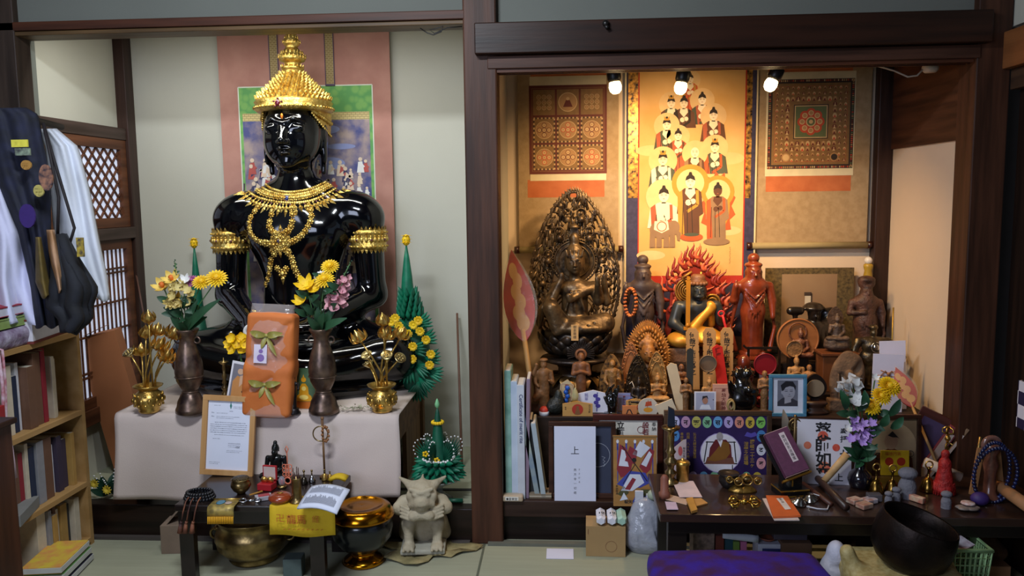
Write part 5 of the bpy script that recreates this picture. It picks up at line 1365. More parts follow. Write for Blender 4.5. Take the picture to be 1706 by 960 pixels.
# stepped stand that carries the figures
TB, TC, TD = .46, .51, .60
t = thing('stepped_stand', 'dark stepped wooden stand carrying the crowd of figures in the right alcove', 'stand', (0, 0, 0))
SD = wood('#33241d', '#20150f', .5, 'x', 5)
def tier(n, x0, x1, y0, y1, z): MB().box(((x0+x1)/2, (y0+y1)/2, (DZ+z)/2), (x1-x0, y1-y0, z-DZ)).build(n, SD, t, bevel=.003)
tier('lower_step', -.20, 1.40, 3.12, 3.30, TB); tier('lower_step', -.20, .215, 3.302, 3.72, TB); tier('middle_step', .22, 1.36, 3.302, 3.47, TC); tier('upper_step', .22, 1.34, 3.472, 3.71, TD)
def at3(px, Y, z): p = at(px, 620, Y); return Vector((p.x, Y, z))
def hgt(px, py, Y, z): return at(px, py, Y).z-z

# ================================================ RIGHT ALCOVE: THE CROWD OF FIGURES
BZ = M('#6f5a3e', .38, .6, col2='#382b20', vs=28, bump=.25, bs=60)
BZD = M('#42362e', .4, .5, col2='#241c19', vs=28, bump=.2, bs=60)
WDL = carved('#a8713c', .55, col2='#7a4a24')
WDT = carved('#b98a52', .6, col2='#8a5f34')
WDR = M('#8a3c20', .3, col2='#5f2412', vs=12, coat=.4, bump=.1, bs=30)
WDK = carved('#4a3328', .5, col2='#2a1c16')
# --- large statue with openwork flame halo
p = at3(958, 3.48, TB); H = hgt(958, 312, 3.5, TB); t = thing('kannon_statue', 'large bronze-coloured seated many-armed figure with openwork halo on a lotus pedestal', 'statue', p)
# pedestal
MB().lathe([(.13, 0), (.135, .015), (.125, .025), (.128, .04), (.11, .05), (.115, .065), (.09, .075), (.075, .085), (.072, .12), (.08, .135), (.10, .14)], 8, sy=.8).build('pedestal', BZD, t)
b_ = MB()
for i in range(16):
    a = 2*PI*i/16; leaf(b_, (.06*math.cos(a), .05*math.sin(a), .088), (.135*math.cos(a), .108*math.sin(a), .052), .05, (0, 0, 1), .25, 4)
b_.build('lotus_skirt', M('#8a6a3e', .35, .8, col2='#4a3624', vs=20), t)
MB().lathe([(.08, .135), (.148, .155), (.152, .162), (.145, .17), (.09, .172)], 24, sy=.8).build('tray', BZD, t)
zl = .172
b_ = MB(); b_.lathe([(.06, zl), (.10, zl+.02), (.13, zl+.06), (.13, zl+.11), (.10, zl+.12)], 24, sy=.85)
for j in range(3):
    for i in range(14):
        a = 2*PI*(i+.5*(j % 2))/14; r0, r1 = .085+.02*j, .148+.006*j; z_0 = zl+.012+.022*j
        leaf(b_, (r0*math.cos(a), r0*.85*math.sin(a), z_0), (r1*math.cos(a), r1*.85*math.sin(a), z_0+.05), .066, (-math.cos(a), -math.sin(a), .3), -.25, 5)
b_.build('lotus_seat', M('#3a3028', .4, .6, col2='#1d1714', vs=24, bump=.1), t, solid=.003)
zs = zl+.105; s = .60
q = [E((.02, -.05, zs+.03), (.13, .09, .035)), K((.0, -.09, zs+.035), (.125, -.04, zs+.045), .035, .045, k=.02), K((-.03, -.07, zs+.02), (-.10, -.09, zs+.115), .034, .032, k=.02), K((-.10, -.09, zs+.115), (-.075, -.10, zs+.02), .032, .024, k=.015),
     K((.0, .0, zs+.03), (.0, .0, zs+.17), .058, .056, k=.02), E((0, .0, zs+.195), (.082, .042, .03), k=.03), K((0, 0, zs+.2), (.0, -.005, zs+.25), .023, k=.012),
     K((-.08, 0, zs+.195), (-.105, -.07, zs+.135), .026, .021, k=.012), K((-.105, -.07, zs+.135), (-.062, -.055, zs+.225), .021, .014, k=.01), E((-.056, -.058, zs+.245), (.013, .010, .02), k=.008),
     K((.08, 0, zs+.195), (.10, -.03, zs+.14), .026, .022, k=.012), K((.10, -.03, zs+.14), (.095, -.08, zs+.215), .02, .012, k=.01), E((.094, -.086, zs+.235), (.012, .008, .018), k=.006),
     K((.085, .01, zs+.18), (.135, -.0, zs+.13), .022, .018, k=.01), K((.135, 0, zs+.13), (.125, -.02, zs+.225), .017, .011, k=.01), E((.126, -.024, zs+.24), (.011, .008, .016), k=.006),
     K((-.085, .01, zs+.18), (-.14, -.0, zs+.10), .022, .016, k=.01), K((-.14, 0, zs+.10), (-.15, .0, zs+.03), .015, .011, k=.01), K((.07, -.02, zs+.19), (-.02, -.075, zs+.15), .02, .015, k=.012), E((-.025, -.08, zs+.165), (.014, .012, .014), k=.008)]
for j in range(5): q.append(K((.03+.022*j, -.11+.012*j, zs+.01), (.06+.02*j, -.125+.02*j, zs+.055), .004, op='-', k=.006))
for x in (-.04, 0, .04): q.append(K((x, -.055, zs+.10), (x*.4, -.06, zs+.18), .006, k=.006))
q += face((.0, -.012, zs+.298), .34)
q += [K((0, .005, zs+.325), (0, .01, zs+.345), .042, .036, k=.01), K((0, .01, zs+.345), (0, .012, zs+.385), .026, .018, k=.008), E((0, .012, zs+.40), (.02, .02, .028), k=.008)]
for x in (-.03, -.015, 0, .015, .03): q.append(K((x, -.04, zs+.33), (x*1.2, -.038, zs+.355), .006, .004, k=.004))
solid(q, .0036, .01).build('body', BZ, t)
# openwork halo: a plate of bars in a pointed leaf outline
def leafR(th, W_, Hh):           # outline of a pointed halo, th from -pi/2
    x = math.cos(th); z = math.sin(th); return (W_*x*(1-.28*max(0, z)**2.2) if z > 0 else W_*x, Hh*z if z > 0 else Hh*.72*z)
hb = MB(); hc = Vector((0, .085, zs+.19)); Wd, Hh = .200, H-(zs+.19)
def hp(r, th, dy=0): x, z = leafR(th, Wd, Hh); return Vector((x*r, dy, z*r))+hc
n = 80; outer = [hp(1, 2*PI*i/n) for i in range(n)]
hb.tube([hp(.955, 2*PI*i/n) for i in range(n)], .006, 6, True)
for i in range(n):
    th = 2*PI*i/n
    if math.sin(th) < -.75: continue
    a0 = hp(.95, th); d = (hp(1.015, th+.05)-a0); hb.lathe([(.007, 0), (.005, d.length*.5), (0, d.length)], 5, a0, d.to_track_quat('Z', 'X').to_matrix())
r_ = random.Random(4)
for ring_ in range(5):
    r0, r1 = .50+.09*ring_, .62+.09*ring_; m = 30+ring_*7
    for i in range(m):
        th = 2*PI*(i+r_.random()*.4)/m
        if math.sin(th) < -.8: continue
        dr = r_.choice((-1, 1))*.10
        pts = [hp(r0, th), hp((r0+r1)/2, th+dr), hp(r1, th+dr*.4), hp(r1-.02, th-dr*.5)]
        hb.tube(pts, [.007, .0085, .0065, .004], 5)
for i in range(64): th = 2*PI*i/64; hb.torus(hp(.56, th), .008, .003, 8, 4)
hb.tube([hp(.5, 2*PI*i/40) for i in range(40)], .006, 6, True)
hb.build('openwork_halo', BZ, t)
hm = MB()
for r_h, th_h in ((.10, 0),): 
    c = Vector((0, .075, zs+.30)); hm.torus(c, .088, .004, 40, 6).torus(c, .10, .0035, 44, 6).torus(c, .07, .003, 36, 6); hm.cyl(c+Vector((0, .004, 0)), c+Vector((0, .007, 0)), .088, n=40, smooth=False)
    for i in range(48): a = 2*PI*i/48; hm.sph(c+Vector((.095*math.cos(a), -.003, .095*math.sin(a))), .0035, 5, 4)
hm.build('round_halo', BZ, t)
b_ = MB(); c = Vector((0, .08, zs+.06)); b_.torus(c, .10, .004, 40, 6); b_.torus(c, .085, .003, 40, 6); b_.build('body_halo', BZ, t)
for k_, (x, z) in enumerate(((-.065, .42), (.065, .42), (-.115, .32), (.12, .32), (-.14, .22), (.145, .22), (-.03, .50), (.03, .50))):   # little haloed attendants in the openwork
    c = Vector((x, .07, zs+z-.0)); b_ = MB(); b_.torus(c+Vector((0, 0, .01)), .020, .003, 18, 5); b_.sph(c+Vector((0, -.006, .008)), .009, 8, 6); b_.lathe([(.017, -.03), (.014, -.012), (.006, -.002)], 8, c); b_.build('attendant_relief', BZ, t)
b_ = MB(); b_.box(hc+Vector((0, -.01, .235)), (.045, .02, .04), taper=.7); b_.lathe([(.03, 0), (.022, .012), (.006, .02), (0, .035)], 6, hc+Vector((0, -.01, .255))); b_.lathe([(.02, 0), (.028, .01), (.022, .016)], 10, hc+Vector((0, -.01, .205))); b_.build('jewel_shrine_relief', BZ, t)
tp = thing('wooden_tag', 'small pale wooden tag with ink writing on the lotus seat of the large figure', 'tag', p+Vector((-.002, -.142, zs-.012)), (-.08, 0, 0))
MB().box((0, 0, .032), (.03, .004, .066)).build('tag', M('#c39a62', .7), tp); MB().text('御本尊様', 0, .062, .014, -.0025, True).build('lettering', INK, tp)

# --- fan with red cloth in clear wrapping, long handle
def fan(p0, p1, lab, wd=.055, m='#b5241c', yv=.02, st_=.36, hr=.011):
    p0 = Vector(p0); p1 = Vector(p1); t = thing('ceremonial_fan', lab, 'fan', p0); v = p1-p0; L_ = v.length; z_ = v.normalized(); y_ = (Vector((yv, 1, 0))-z_*z_.dot(Vector((yv, 1, 0)))).normalized(); x_ = y_.cross(z_); t.rotation_euler = Matrix((x_, y_, z_)).transposed().to_euler()
    MB().cyl((0, 0, 0), (0, 0, L_*(st_+.1)), hr, hr*.9, n=10).build('handle', wood('#c79c62', '#ae8450', .5, 'z', 5), t)
    P = [(wd*math.sin(PI*min(1, u)**.8)*(1 if u < 1 else 0)*g, L_*(st_+(1-st_)*u)) for g, us in ((1, [i/12 for i in range(13)]), (-1, [1-i/12 for i in range(1, 12)])) for u in us]
    MB().prism(P, -.004, .004).build('fan_leaf', M(m, .6, col2='#8a1c18', vs=9), t)
    P2 = [(x*1.18, z+.006) for x, z in P]; MB().prism(P2, -.012, .010).build('plastic_wrap', M('#e8ddd0', .1, alpha=.13, spec=1, bump=.5, bs=25), t)
    f = MB(); f.mat(0); cx = 0
    for k in range(6): f.disc(cx+.006*(-1)**k, L_*(st_+(1-st_)*(.22+.11*k)), wd*(.42-.03*k), -.0045-.00005*k, L_*(1-st_)*.09)
    f.build('painted_motif', M('#cf9a58', .6), t); return t
a = at(888, 664, 3.16); b = at(852, 416, 3.30); a.z = max(a.z, TB+.006)
fan(a, b, 'large red-and-gold ceremonial fan in plastic, leaning at the left side of the right alcove', .062)

# --- standing figures on the upper step
def standing(px, Y, z, top, lab, m, arms, base=None, wid=1, extra=None, name='kannon_statue', cat='statue', hair=None, res=.0042):
    p = at3(px, Y, z); h = hgt(px, top, Y, z); t = thing(name, lab, cat, p)
    bz = .07*h; s = (h-bz)
    q = [K((0, 0, .0), (0, .0, .40*s), .105*s*wid, .105*s*wid, k=.03), K((0, 0, .42*s), (0, 0, .68*s), .088*s*wid, .10*s*wid, k=.05), E((0, 0, .67*s), (.16*s*wid, .075*s, .055*s), k=.04), K((0, 0, .68*s), (0, 0, .76*s), .042*s, k=.015)]
    q += face((0, -.015*s, .80*s), .68*s) + [E((0, .008*s, .882*s), (.088*s, .095*s, .032*s), k=.004), E((0, .01*s, .95*s), (.058*s, .058*s, .052*s), k=.005)]
    for j in range(5): x = (-.07+.035*j)*s; q.append(K((x*.7, -.11*s*wid, .42*s), (x*1.25, -.115*s*wid, .02*s), .006*s, op='-', k=.014*s))
    for j in range(3): q.append(K((-.10*s, -.075*s, (.64-.03*j)*s), (0, -.115*s, (.55-.075*j)*s), .010*s, k=.012*s)); q.append(K((.10*s, -.075*s, (.64-.03*j)*s), (0, -.115*s, (.55-.075*j)*s), .010*s, k=.008*s))
    for g, kind in zip((-1, 1), arms):
        sh = (g*.155*s*wid, 0, .665*s)
        if kind == 'down': el = (g*.19*s*wid, -.01*s, .52*s); ha = (g*.19*s*wid, -.04*s, .36*s)
        elif kind == 'up': el = (g*.20*s*wid, -.03*s, .53*s); ha = (g*.19*s*wid, -.10*s, .68*s)
        else: el = (g*.18*s*wid, -.02*s, .53*s); ha = (g*.05*s, -.13*s, .55*s)
        q += [K(sh, el, .048*s, .040*s, k=.02*s), K(el, ha, .038*s, .024*s, k=.012*s), E(ha, (.024*s, .02*s, .034*s), k=.01*s)]
        if kind == 'up': 
            for j in range(3): q.append(K(ha, (ha[0]+(j-1)*.012*s, ha[1], ha[2]+.055*s), .007*s, k=.004*s))
        if kind != 'mid': q += [K((g*.16*s*wid, -.02*s, .55*s), (g*.22*s*wid, .0, .25*s), .022*s, .016*s, k=.015*s), K((g*.22*s*wid, .0, .25*s), (g*.17*s, -.02*s, .02*s), .018*s, .026*s, k=.015*s)]
    if extra: q += extra(s)
    o = solid(q, res, .012).build('body', m, t, loc=(0, 0, bz))
    MB().lathe([(.17*s*wid, 0), (.175*s*wid, .02*s), (.13*s*wid, .05*s), (.14*s*wid, bz), (.10*s*wid, bz+.015*s)], 9, sy=.75).build('base', base or m, t)
    return t, p, h
DK = M('#4d3d38', .5, col2='#2c2120', vs=10, bump=.2, bs=40)
t, p, h = standing(1070, 3.58, TD, 425, 'dark greyish wooden standing bodhisattva beside the large halo, beads over its arm', DK, ('up', 'down'), wid=.95)
b_ = MB()
for k_ in range(2):
    for i in range(22): a = 2*PI*i/22; b_.sph((-.055+.024*math.cos(a)-.006*k_, -.055-.01*k_, h*.63+.060*math.sin(a)-.03), .0062, 7, 5)
tb_ = b_.build('bead_strand', M('#c9773a', .4, col2='#8a3a20', vs=80), None, p); tag(tb_, 'orange-brown prayer beads looped over the arm of the dark standing figure', 'beads')
standing(1252, 3.58, TD, 422, 'reddish-brown wooden standing bodhisattva with raised right hand', WDR, ('up', 'down'), wid=1.0)
# --- Fudo with flames
p = at3(1160, 3.56, TD); H = hgt(1160, 410, 3.56, TD); t = thing('fudo_statue', 'dark-faced seated guardian in golden robe with a sword before red flames', 'statue', p)
FL = M('#8f2d1c', .4, col2='#6b1c14', vs=8, coat=.2); FLL = M('#c9603c', .4)
z0_ = .10
def flame_outline(n=27, W_=.15, Hh=H-.02):
    P = []
    for i in range(n+1):
        th = -.35+(PI+.7)*i/n; e = (1+.16*math.sin(th)**2) if i % 2 else .84; x, z = math.cos(th), math.sin(th)
        sq = (1-.35*max(0, z)**2)
        P.append((W_*x*sq*e+ (.016 if i % 2 else 0), .15+(Hh-.15)*z*(e if z > 0 else .7)*(.99 if e > 1 else 1)))
    return P
P = flame_outline(); mz = max(z for x, z in P); P = [(x, z*(H-.005)/mz) for x, z in P]
fb = MB(); P_low = [(.13, .03), (-.13, .03)]
fb.prism(P+P_low, .05, .062)
r_ = random.Random(8)
def tongue(mb, c, an, L_, wd, y):
    pts = []; d = Vector((math.cos(an), 0, math.sin(an))); s_ = Vector((-d.z, 0, d.x)); c = Vector((c[0], y, c[1]))
    for i in range(7): u = i/6; pts.append(c+d*L_*u+s_*(.22*L_*math.sin(u*PI*1.6)))
    mb.tube(pts, [wd*(1-.92*(i/6)**1.3)*(.5 if i == 0 else 1) for i in range(7)], 7)
for i in range(40):
    th = -.3+(PI+.6)*i/39; x, z = .148*math.cos(th)*(1-.3*max(0, math.sin(th))**2), .14+(H-.20)*math.sin(th)*(1 if math.sin(th) > 0 else .6)
    an = PI/2+(.5*math.cos(th)*-1)+.25; fb.m = i % 3 == 0; tongue(fb, (x*(.92 if i % 2 else 1.04), z*(.93 if i % 2 else 1)), an, .062+.02*r_.random(), .0115, .052)
for i in range(34):
    x = r_.uniform(-.11, .11); z = r_.uniform(.10, H*.78); fb.m = i % 2; tongue(fb, (x, z), PI/2+r_.uniform(-.5, .5), .055, .008, .047)
fb.build('flame_halo', [FL, FLL], t)
gb_ = MB()
for i in range(5): gb_.torus((-.035, .038, H*.60), .014+.010*i, .004, 24, 6)
for g in (-1, 1): gb_.tube([(-.035+g*.01, .035, H*.66), (-.02+g*.04, .03, H*.72), (.0+g*.02, .03, H*.77)], .006, 6)
gb_.torus((.072, .038, H*.50), .032, .005, 24, 6).torus((.072, .038, H*.50), .018, .005, 20, 6); gb_.cyl((.072, .04, H*.50), (.072, .046, H*.50), .032, n=24)
gb_.tube([(-.04, .035, H*.62), (.0, .03, H*.66), (.035, .03, H*.6), (.04, .03, H*.5)], .009, 8)
gb_.build('gilt_dragon_swirl', M('#b98a3e', .4, .6, col2='#8a5f2c', vs=30), t)
FB = M('#2f3436', .4, col2='#22262a', vs=12); s = H*.66
q = [K((0, .0, .13), (0, -.0, .22), .045, .056, k=.02), E((0, 0, .235), (.085, .045, .03), k=.02), K((-.08, 0, .235), (-.103, -.02, .165), .026, .024, k=.012), K((-.103, -.02, .165), (-.06, -.08, .135), .023, .017, k=.01), E((-.055, -.085, .138), (.016, .014, .016), k=.006),
     K((.08, 0, .235), (.105, -.01, .17), .026, .022, k=.012), K((.105, -.01, .17), (.095, -.06, .20), .02, .014, k=.01), E((.094, -.066, .21), (.018, .014, .012), k=.006), K((0, -.005, .25), (0, -.01, .285), .026, k=.01)]+face((0, -.02, .305), .30)+[E((0, -.055, .285), (.02, .012, .008), k=.006)]
solid(q, .0034, .01).build('body', FB, t)
GR = M('#d9a23a', .42, .35, col2='#b87b24', vs=12)
q = [E((0, -.03, .10), (.125, .08, .038)), E((-.08, -.05, .095), (.055, .055, .032), k=.02), E((.08, -.05, .095), (.055, .055, .032), k=.02), K((.055, -.03, .235), (-.03, -.068, .15), .022, .02, k=.015), K((-.03, -.055, .13), (.05, -.05, .12), .03, k=.02), K((.05, -.03, .245), (.06, .0, .16), .018, k=.01)]
for j in range(7): q.append(K((-.09+.03*j, -.10, .125), (-.10+.034*j, -.13, .075), .0045, op='-', k=.006))
solid(q, .0036, .01).build('robe', GR, t)
b_ = MB(); b_.lathe([(.036, 0), (.038, .012), (.03, .02), (.033, .028), (.022, .04)], 12, (0, -.01, .337), smooth=True)
for i in range(14): a = 2*PI*i/14; b_.sph((.034*math.cos(a), -.015+.034*math.sin(a), .338), .010, 6, 4)
b_.build('hair', M('#7a4f34', .5, bump=.4), t)
b_ = MB(); b_.box((-.055, -.105, .255), (.018, .006, .21)); b_.box((-.055, -.105, .368), (.012, .006, .018)); b_.box((-.055, -.105, .155), (.036, .016, .012)).cyl((-.055, -.105, .155), (-.055, -.10, .115), .007).lathe([(.004, 0), (.012, .008), (0, .022)], 8, (-.055, -.105, .16)); b_.build('sword', M('#d68f2a', .4, .4), t)
b_ = MB(); b_.tube([(.093, -.085, .21), (.10, -.09, .18), (.112, -.09, .14), (.105, -.09, .11)], .0055, 6).torus((.088, -.085, .215), .012, .004, 12, 5); b_.build('red_cord', M('#d0262c', .6), t)
q = [B((0, -.01, .03), (.13, .07, .028), .006), E((-.06, -.03, .055), (.05, .05, .02)), E((.07, -.02, .055), (.05, .05, .02))]; solid(q, .006, .01).build('rock_base', M('#6a4a34', .6, bump=.4), t)
# --- framed board at the back right
t = thing('brocade_picture_board', 'brown brocade-bordered picture board with a faded standing figure, right of the red-brown statue', 'picture', (0, 0, 0))
a = at(1276, 447, 3.715); b = at(1418, 600, 3.715); Yb = 3.72
MB().box(((a.x+b.x)/2, Yb, (a.z+TD)/2), (b.x-a.x, .01, a.z-TD)).build('board', M('#6d5a34', .8, col2='#40341e', vs=70, kind='noise'), t)
f = MB(); pan(f, 1303, 457, 1391, 590, Yb-.006); f.build('paper', M('#93785a', .85, col2='#86694d', vs=5), t)
f = MB(); pan(f, 1341, 493, 1351, 515, Yb-.0065); f.m = 1; pan(f, 1340, 487, 1352, 493, Yb-.0068); pan(f, 1351, 489, 1353, 512, Yb-.0068); f.build('painted_figure', [M('#c8bda8', .8), M('#3f3027', .8)], t)
# --- dark Daikoku with sack
BKL = M('#15120f', .3, col2='#241b16', vs=12, coat=.3)
p = at3(1352, 3.60, TD); h = hgt(1352, 505, 3.6, TD); t = thing('lucky_god_statue', 'dark wooden lucky god with flat hat, mallet and sack behind the round relief disc', 'statue', p); s = h
q = [K((0, 0, .1*s), (0, 0, .45*s), .22*s, .2*s, k=.05), E((0, -.05*s, .38*s), (.2*s, .16*s, .15*s), k=.04), E((0, -.02*s, .6*s), (.24*s, .14*s, .09*s), k=.04)]+face((0, -.06*s, .79*s), .85*s)+[E((0, -.01*s, .91*s), (.20*s, .18*s, .055*s), k=.02), E((0, 0, .96*s), (.13*s, .12*s, .05*s), k=.02),
   K((-.2*s, 0, .6*s), (-.32*s, -.05*s, .62*s), .07*s, .055*s, k=.02), K((-.32*s, -.05*s, .62*s), (-.34*s, -.08*s, .78*s), .05*s, .04*s, k=.02), K((-.42*s, -.08*s, .87*s), (-.26*s, -.08*s, .87*s), .075*s, k=.01), K((-.34*s, -.08*s, .75*s), (-.34*s, -.08*s, .9*s), .02*s, k=.01),
   K((.2*s, 0, .6*s), (.28*s, -.08*s, .45*s), .07*s, .05*s, k=.02), E((.34*s, .1*s, .72*s), (.2*s, .14*s, .19*s), k=.03), K((.12*s, -.1*s, .5*s), (.34*s, .05*s, .75*s), .03*s, .05*s, k=.02), E((0, -.02*s, .05*s), (.32*s, .2*s, .07*s), k=.03)]
solid(q, .004, .012).build('body', BKL, t)
# --- tall dark figure at the far right with bottle behind
p = at3(1440, 3.62, TD); h = hgt(1440, 458, 3.62, TD)
def ex(s): return [E((0, 0, .97*s), (.11*s, .10*s, .05*s), k=.01), E((.05*s, 0, .92*s), (.06*s, .07*s, .05*s), k=.01), E((-.05*s, 0, .93*s), (.06*s, .07*s, .05*s), k=.01), K((.12*s, .04*s, .2*s), (.16*s, .05*s, .6*s), .05*s, .03*s, k=.02)]
standing(1438, 3.60, TD, 462, 'tall dark carved guardian figure with bulky headdress beside the alcove corner post', carved('#5a3a2e', .55, col2='#33211b'), ('mid', 'down'), wid=1.15, extra=ex, name='guardian_statue')
p = at3(1440, 3.665, TD); t = thing('gold_bottle', 'yellowish bottle with a white ball stopper behind the tall dark guardian', 'bottle', p); h = hgt(1440, 428, 3.67, TD)
MB().lathe([(.02, 0), (.022, .01), (.022, h-.10), (.015, h-.06), (.02, h-.045), (.02, h-.035), (.014, h-.03)], 14).build('bottle', M('#a88a2c', .4), t); MB().sph((0, 0, h-.016), .017, 12, 8).build('ball', M('#ddd8d0', .4), t)
# --- armoured silver figure
p = at3(1452, 3.41, TC); h = hgt(1452, 540, 3.41, TC); t = thing('armoured_figure', 'dark metal armoured guardian figure with a silver chest disc, right of the wooden box', 'figurine', p); s = h
q = [K((-.1*s, 0, .05*s), (-.09*s, 0, .4*s), .09*s, .1*s), K((.1*s, 0, .05*s), (.09*s, 0, .4*s), .09*s, .1*s), E((0, 0, .48*s), (.2*s, .13*s, .14*s), k=.04*s), E((0, -.02*s, .66*s), (.17*s, .12*s, .13*s), k=.03*s), E((0, 0, .75*s), (.24*s, .09*s, .06*s), k=.03*s), K((-.22*s, 0, .73*s), (-.32*s, -.05*s, .52*s), .065*s, .05*s, k=.02*s), K((-.32*s, -.05*s, .52*s), (-.3*s, -.1*s, .36*s), .05*s, .05*s, k=.02*s),
     K((.22*s, 0, .73*s), (.36*s, -.05*s, .62*s), .065*s, .05*s, k=.02*s), K((.36*s, -.05*s, .62*s), (.44*s, -.08*s, .5*s), .05*s, .04*s, k=.02*s)]+face((0, -.02*s, .87*s), .42*s, detail=False)+[E((0, 0, .95*s), (.07*s, .08*s, .045*s), k=.02*s), E((0, 0, .03*s), (.3*s, .2*s, .05*s), k=.02*s)]
solid(q, .0045, .01).build('body', M('#3a332d', .35, .7, col2='#6a5a3c', vs=30, bump=.4, bs=70), t)
MB().sph((0, -.15*s, .66*s), (.055*s, .03*s, .055*s), 14, 8).torus((0, -.155*s, .66*s), .075*s, .012*s, 20, 6).build('chest_disc', M('#c9cdcc', .15, 1), t); MB().sph((.30*s, -.1*s, .66*s), (.05*s, .03*s, .06*s), 10, 6).build('shoulder_plate', GILT, t)
MB().cyl((.3*s, .03*s, .0), (.3*s, .03*s, 1.25*s), .012*s).build('halberd', M('#a88a3c', .35, .8), t)
# --- thousand-armed round relief
p = at3(1079, 3.40, TC); h = hgt(1079, 534, 3.4, TC); t = thing('radiating_relief', 'golden-brown wooden figure with a fan of many hands and pointed rays round it', 'figurine', p)
b_ = MB(); W_ = .098; cz_ = h*.46
def hpt(r, th): x, z = math.cos(th), math.sin(th); return Vector((W_*x*r*(1-.18*max(0, z)**2), 0, cz_+(h-cz_)*z*r if z > 0 else cz_+cz_*.9*z*r))
P = [(v.x, v.z) for v in (hpt(.92, 2*PI*i/60) for i in range(60))]; b_.prism(P, .02, .034)
for i in range(72):
    th = 2*PI*i/72
    if math.sin(th) < -.85: continue
    a0 = hpt(.85, th); d = hpt(1.0, th)-a0; b_.lathe([(.0045, 0), (.004, d.length*.6), (0, d.length*1.1)], 5, a0+Vector((0, .024, 0)), d.to_track_quat('Z', 'X').to_matrix())
for ring_ in range(4):
    for i in range(34):
        th = 2*PI*(i+.5*ring_)/34
        if math.sin(th) < -.7: continue
        a0 = hpt(.30+.13*ring_, th); d1_ = hpt(.44+.13*ring_, th+.06); b_.tube([a0+Vector((0, .012, 0)), (a0+d1_)/2+Vector((0, .002, 0)), d1_+Vector((0, .012, 0))], [.004, .0055, .0035], 5)
b_.build('ray_halo', carved('#b47a34', .5, col2='#8a5520', b=.2), t)
q = [E((0, -.01, .035), (.06, .04, .03)), K((0, 0, .04), (0, 0, .085), .035, .03, k=.02)]+face((0, -.02, h*.52), .26, ears=True)
for g in (-1, 1):
    for j in range(3): q += [K((g*.03, -.0, .085-.01*j), (g*.062, -.02, .07-.018*j), .010, .008, k=.006), K((g*.062, -.02, .07-.018*j), (g*.01, -.045, .075-.022*j), .008, .006, k=.006)]
q += [E((0, 0, h*.52+.045), (.03, .03, .02), k=.01), E((0, .0, h*.52+.065), (.016, .016, .018), k=.006)]
for j in range(9): a = PI*j/8; q.append(E((.034*math.cos(a), -.012, h*.52+.03+.03*math.sin(a)), (.008, .008, .009), k=.004))
solid(q, .0026, .008).build('body', carved('#a06a30', .5, col2='#6f431c', b=.2), t)
MB().box((0, 0, .010), (.15, .08, .02)).build('base', WDL, t)
# --- generic small seated figures with halo plates
def seated(px, Y, z, top, lab, m, halo=None, hm_=None, wid=None, arms='lap', base=None, name='buddha_figurine', hh=None, res=.0028, group=None, hr=None, rays=0):
    p = at3(px, Y, z); H_ = hgt(px, top, Y, z); t = thing(name, lab, 'figurine', p, 0, group)
    h = hh or (H_*.66 if halo else H_*.88); bz = H_*.14
    solid(seat_prims(h, arms), max(res, h/55), h*.03).build('body', m, t, loc=(0, -.012 if halo else 0, bz))
    w_ = wid or h*.42
    MB().lathe([(w_*.72, 0), (w_*.9, bz*.15), (w_*.6, bz*.4), (w_*.75, bz*.6), (w_*1.02, bz*.9), (w_*.9, bz*1.05)], 20, sy=.75).build('base', base or m, t)
    if halo == 'leaf':
        b_ = MB(); cz_ = bz+h*.35; W_ = hr or h*.52; Ht = H_-cz_
        P = [(x, z_+cz_) for x, z_ in (leafR(2*PI*i/48, W_, Ht) for i in range(48))]; b_.prism([(x, max(z_, bz*.9)) for x, z_ in P], .025, .031)
        for s_ in (.97, .72): b_.tube([Vector((x*s_, .024, cz_+(z_-cz_)*s_)) for x, z_ in P if z_ > bz], .0028, 5)
        r_ = random.Random(int(px))
        for i in range(60):
            th = r_.uniform(-.5, PI+.5); x, z_ = leafR(th, W_, Ht); u = r_.uniform(.76, .92); b_.sph((x*u, .024, cz_+z_*u), (.004, .003, .006), 6, 4)
        b_.build('halo', hm_ or m, t)
    elif halo == 'disc':
        b_ = MB(); r = hr or H_*.42; c = H_-r; b_.cyl((0, .022, c), (0, .030, c), r, n=40, smooth=False).torus((0, .022, c), r*.97, .003, 40, 5); b_.build('halo', hm_ or m, t)
    return t
seated(1052, 3.345, TC, 572, 'reddish-brown seated buddha with leaf-shaped halo, left in the cluster before the radiating figure', WDL, 'leaf', M('#a46a3c', .5, col2='#8a5430', vs=40), hh=.085, hr=.042)
seated(1095, 3.27, TB, 587, 'light golden-brown seated buddha with pierced leaf halo, right in the cluster before the radiating figure', WDT, 'leaf', M('#b98a4c', .45, col2='#7a5224', vs=60, kind='noise'), hh=.115, hr=.044, arms='pray')
seated(1064, 3.225, TB, 592, 'dark bronze seated buddha with pointed leaf halo on a lotus, front in that cluster', BZD, 'leaf', M('#5a4328', .35, .6, col2='#2b1f16', vs=70), hh=.11, hr=.05)
seated(1181, 3.25, TB, 594, 'small tan seated figure before a plain grey-brown round-topped plate, between the pale tablets', WDT, 'disc', M('#6f5a46', .7), hh=.105, hr=.034, arms='pray')
seated(1277, 3.285, TB, 591, 'small seated figure before a crimson disc, lower left of the round wooden relief', M('#7a1420', .45), 'disc', M('#8a1622', .4), hh=.10, hr=.045, arms='pray')
seated(1325, 3.35, TC, 570, 'tan carved seated figure with a round fretted halo, above the blue picture frame', WDT, 'disc', carved('#a87844', .6, col2='#6f4a28'), hh=.125, hr=.033, arms='pray')
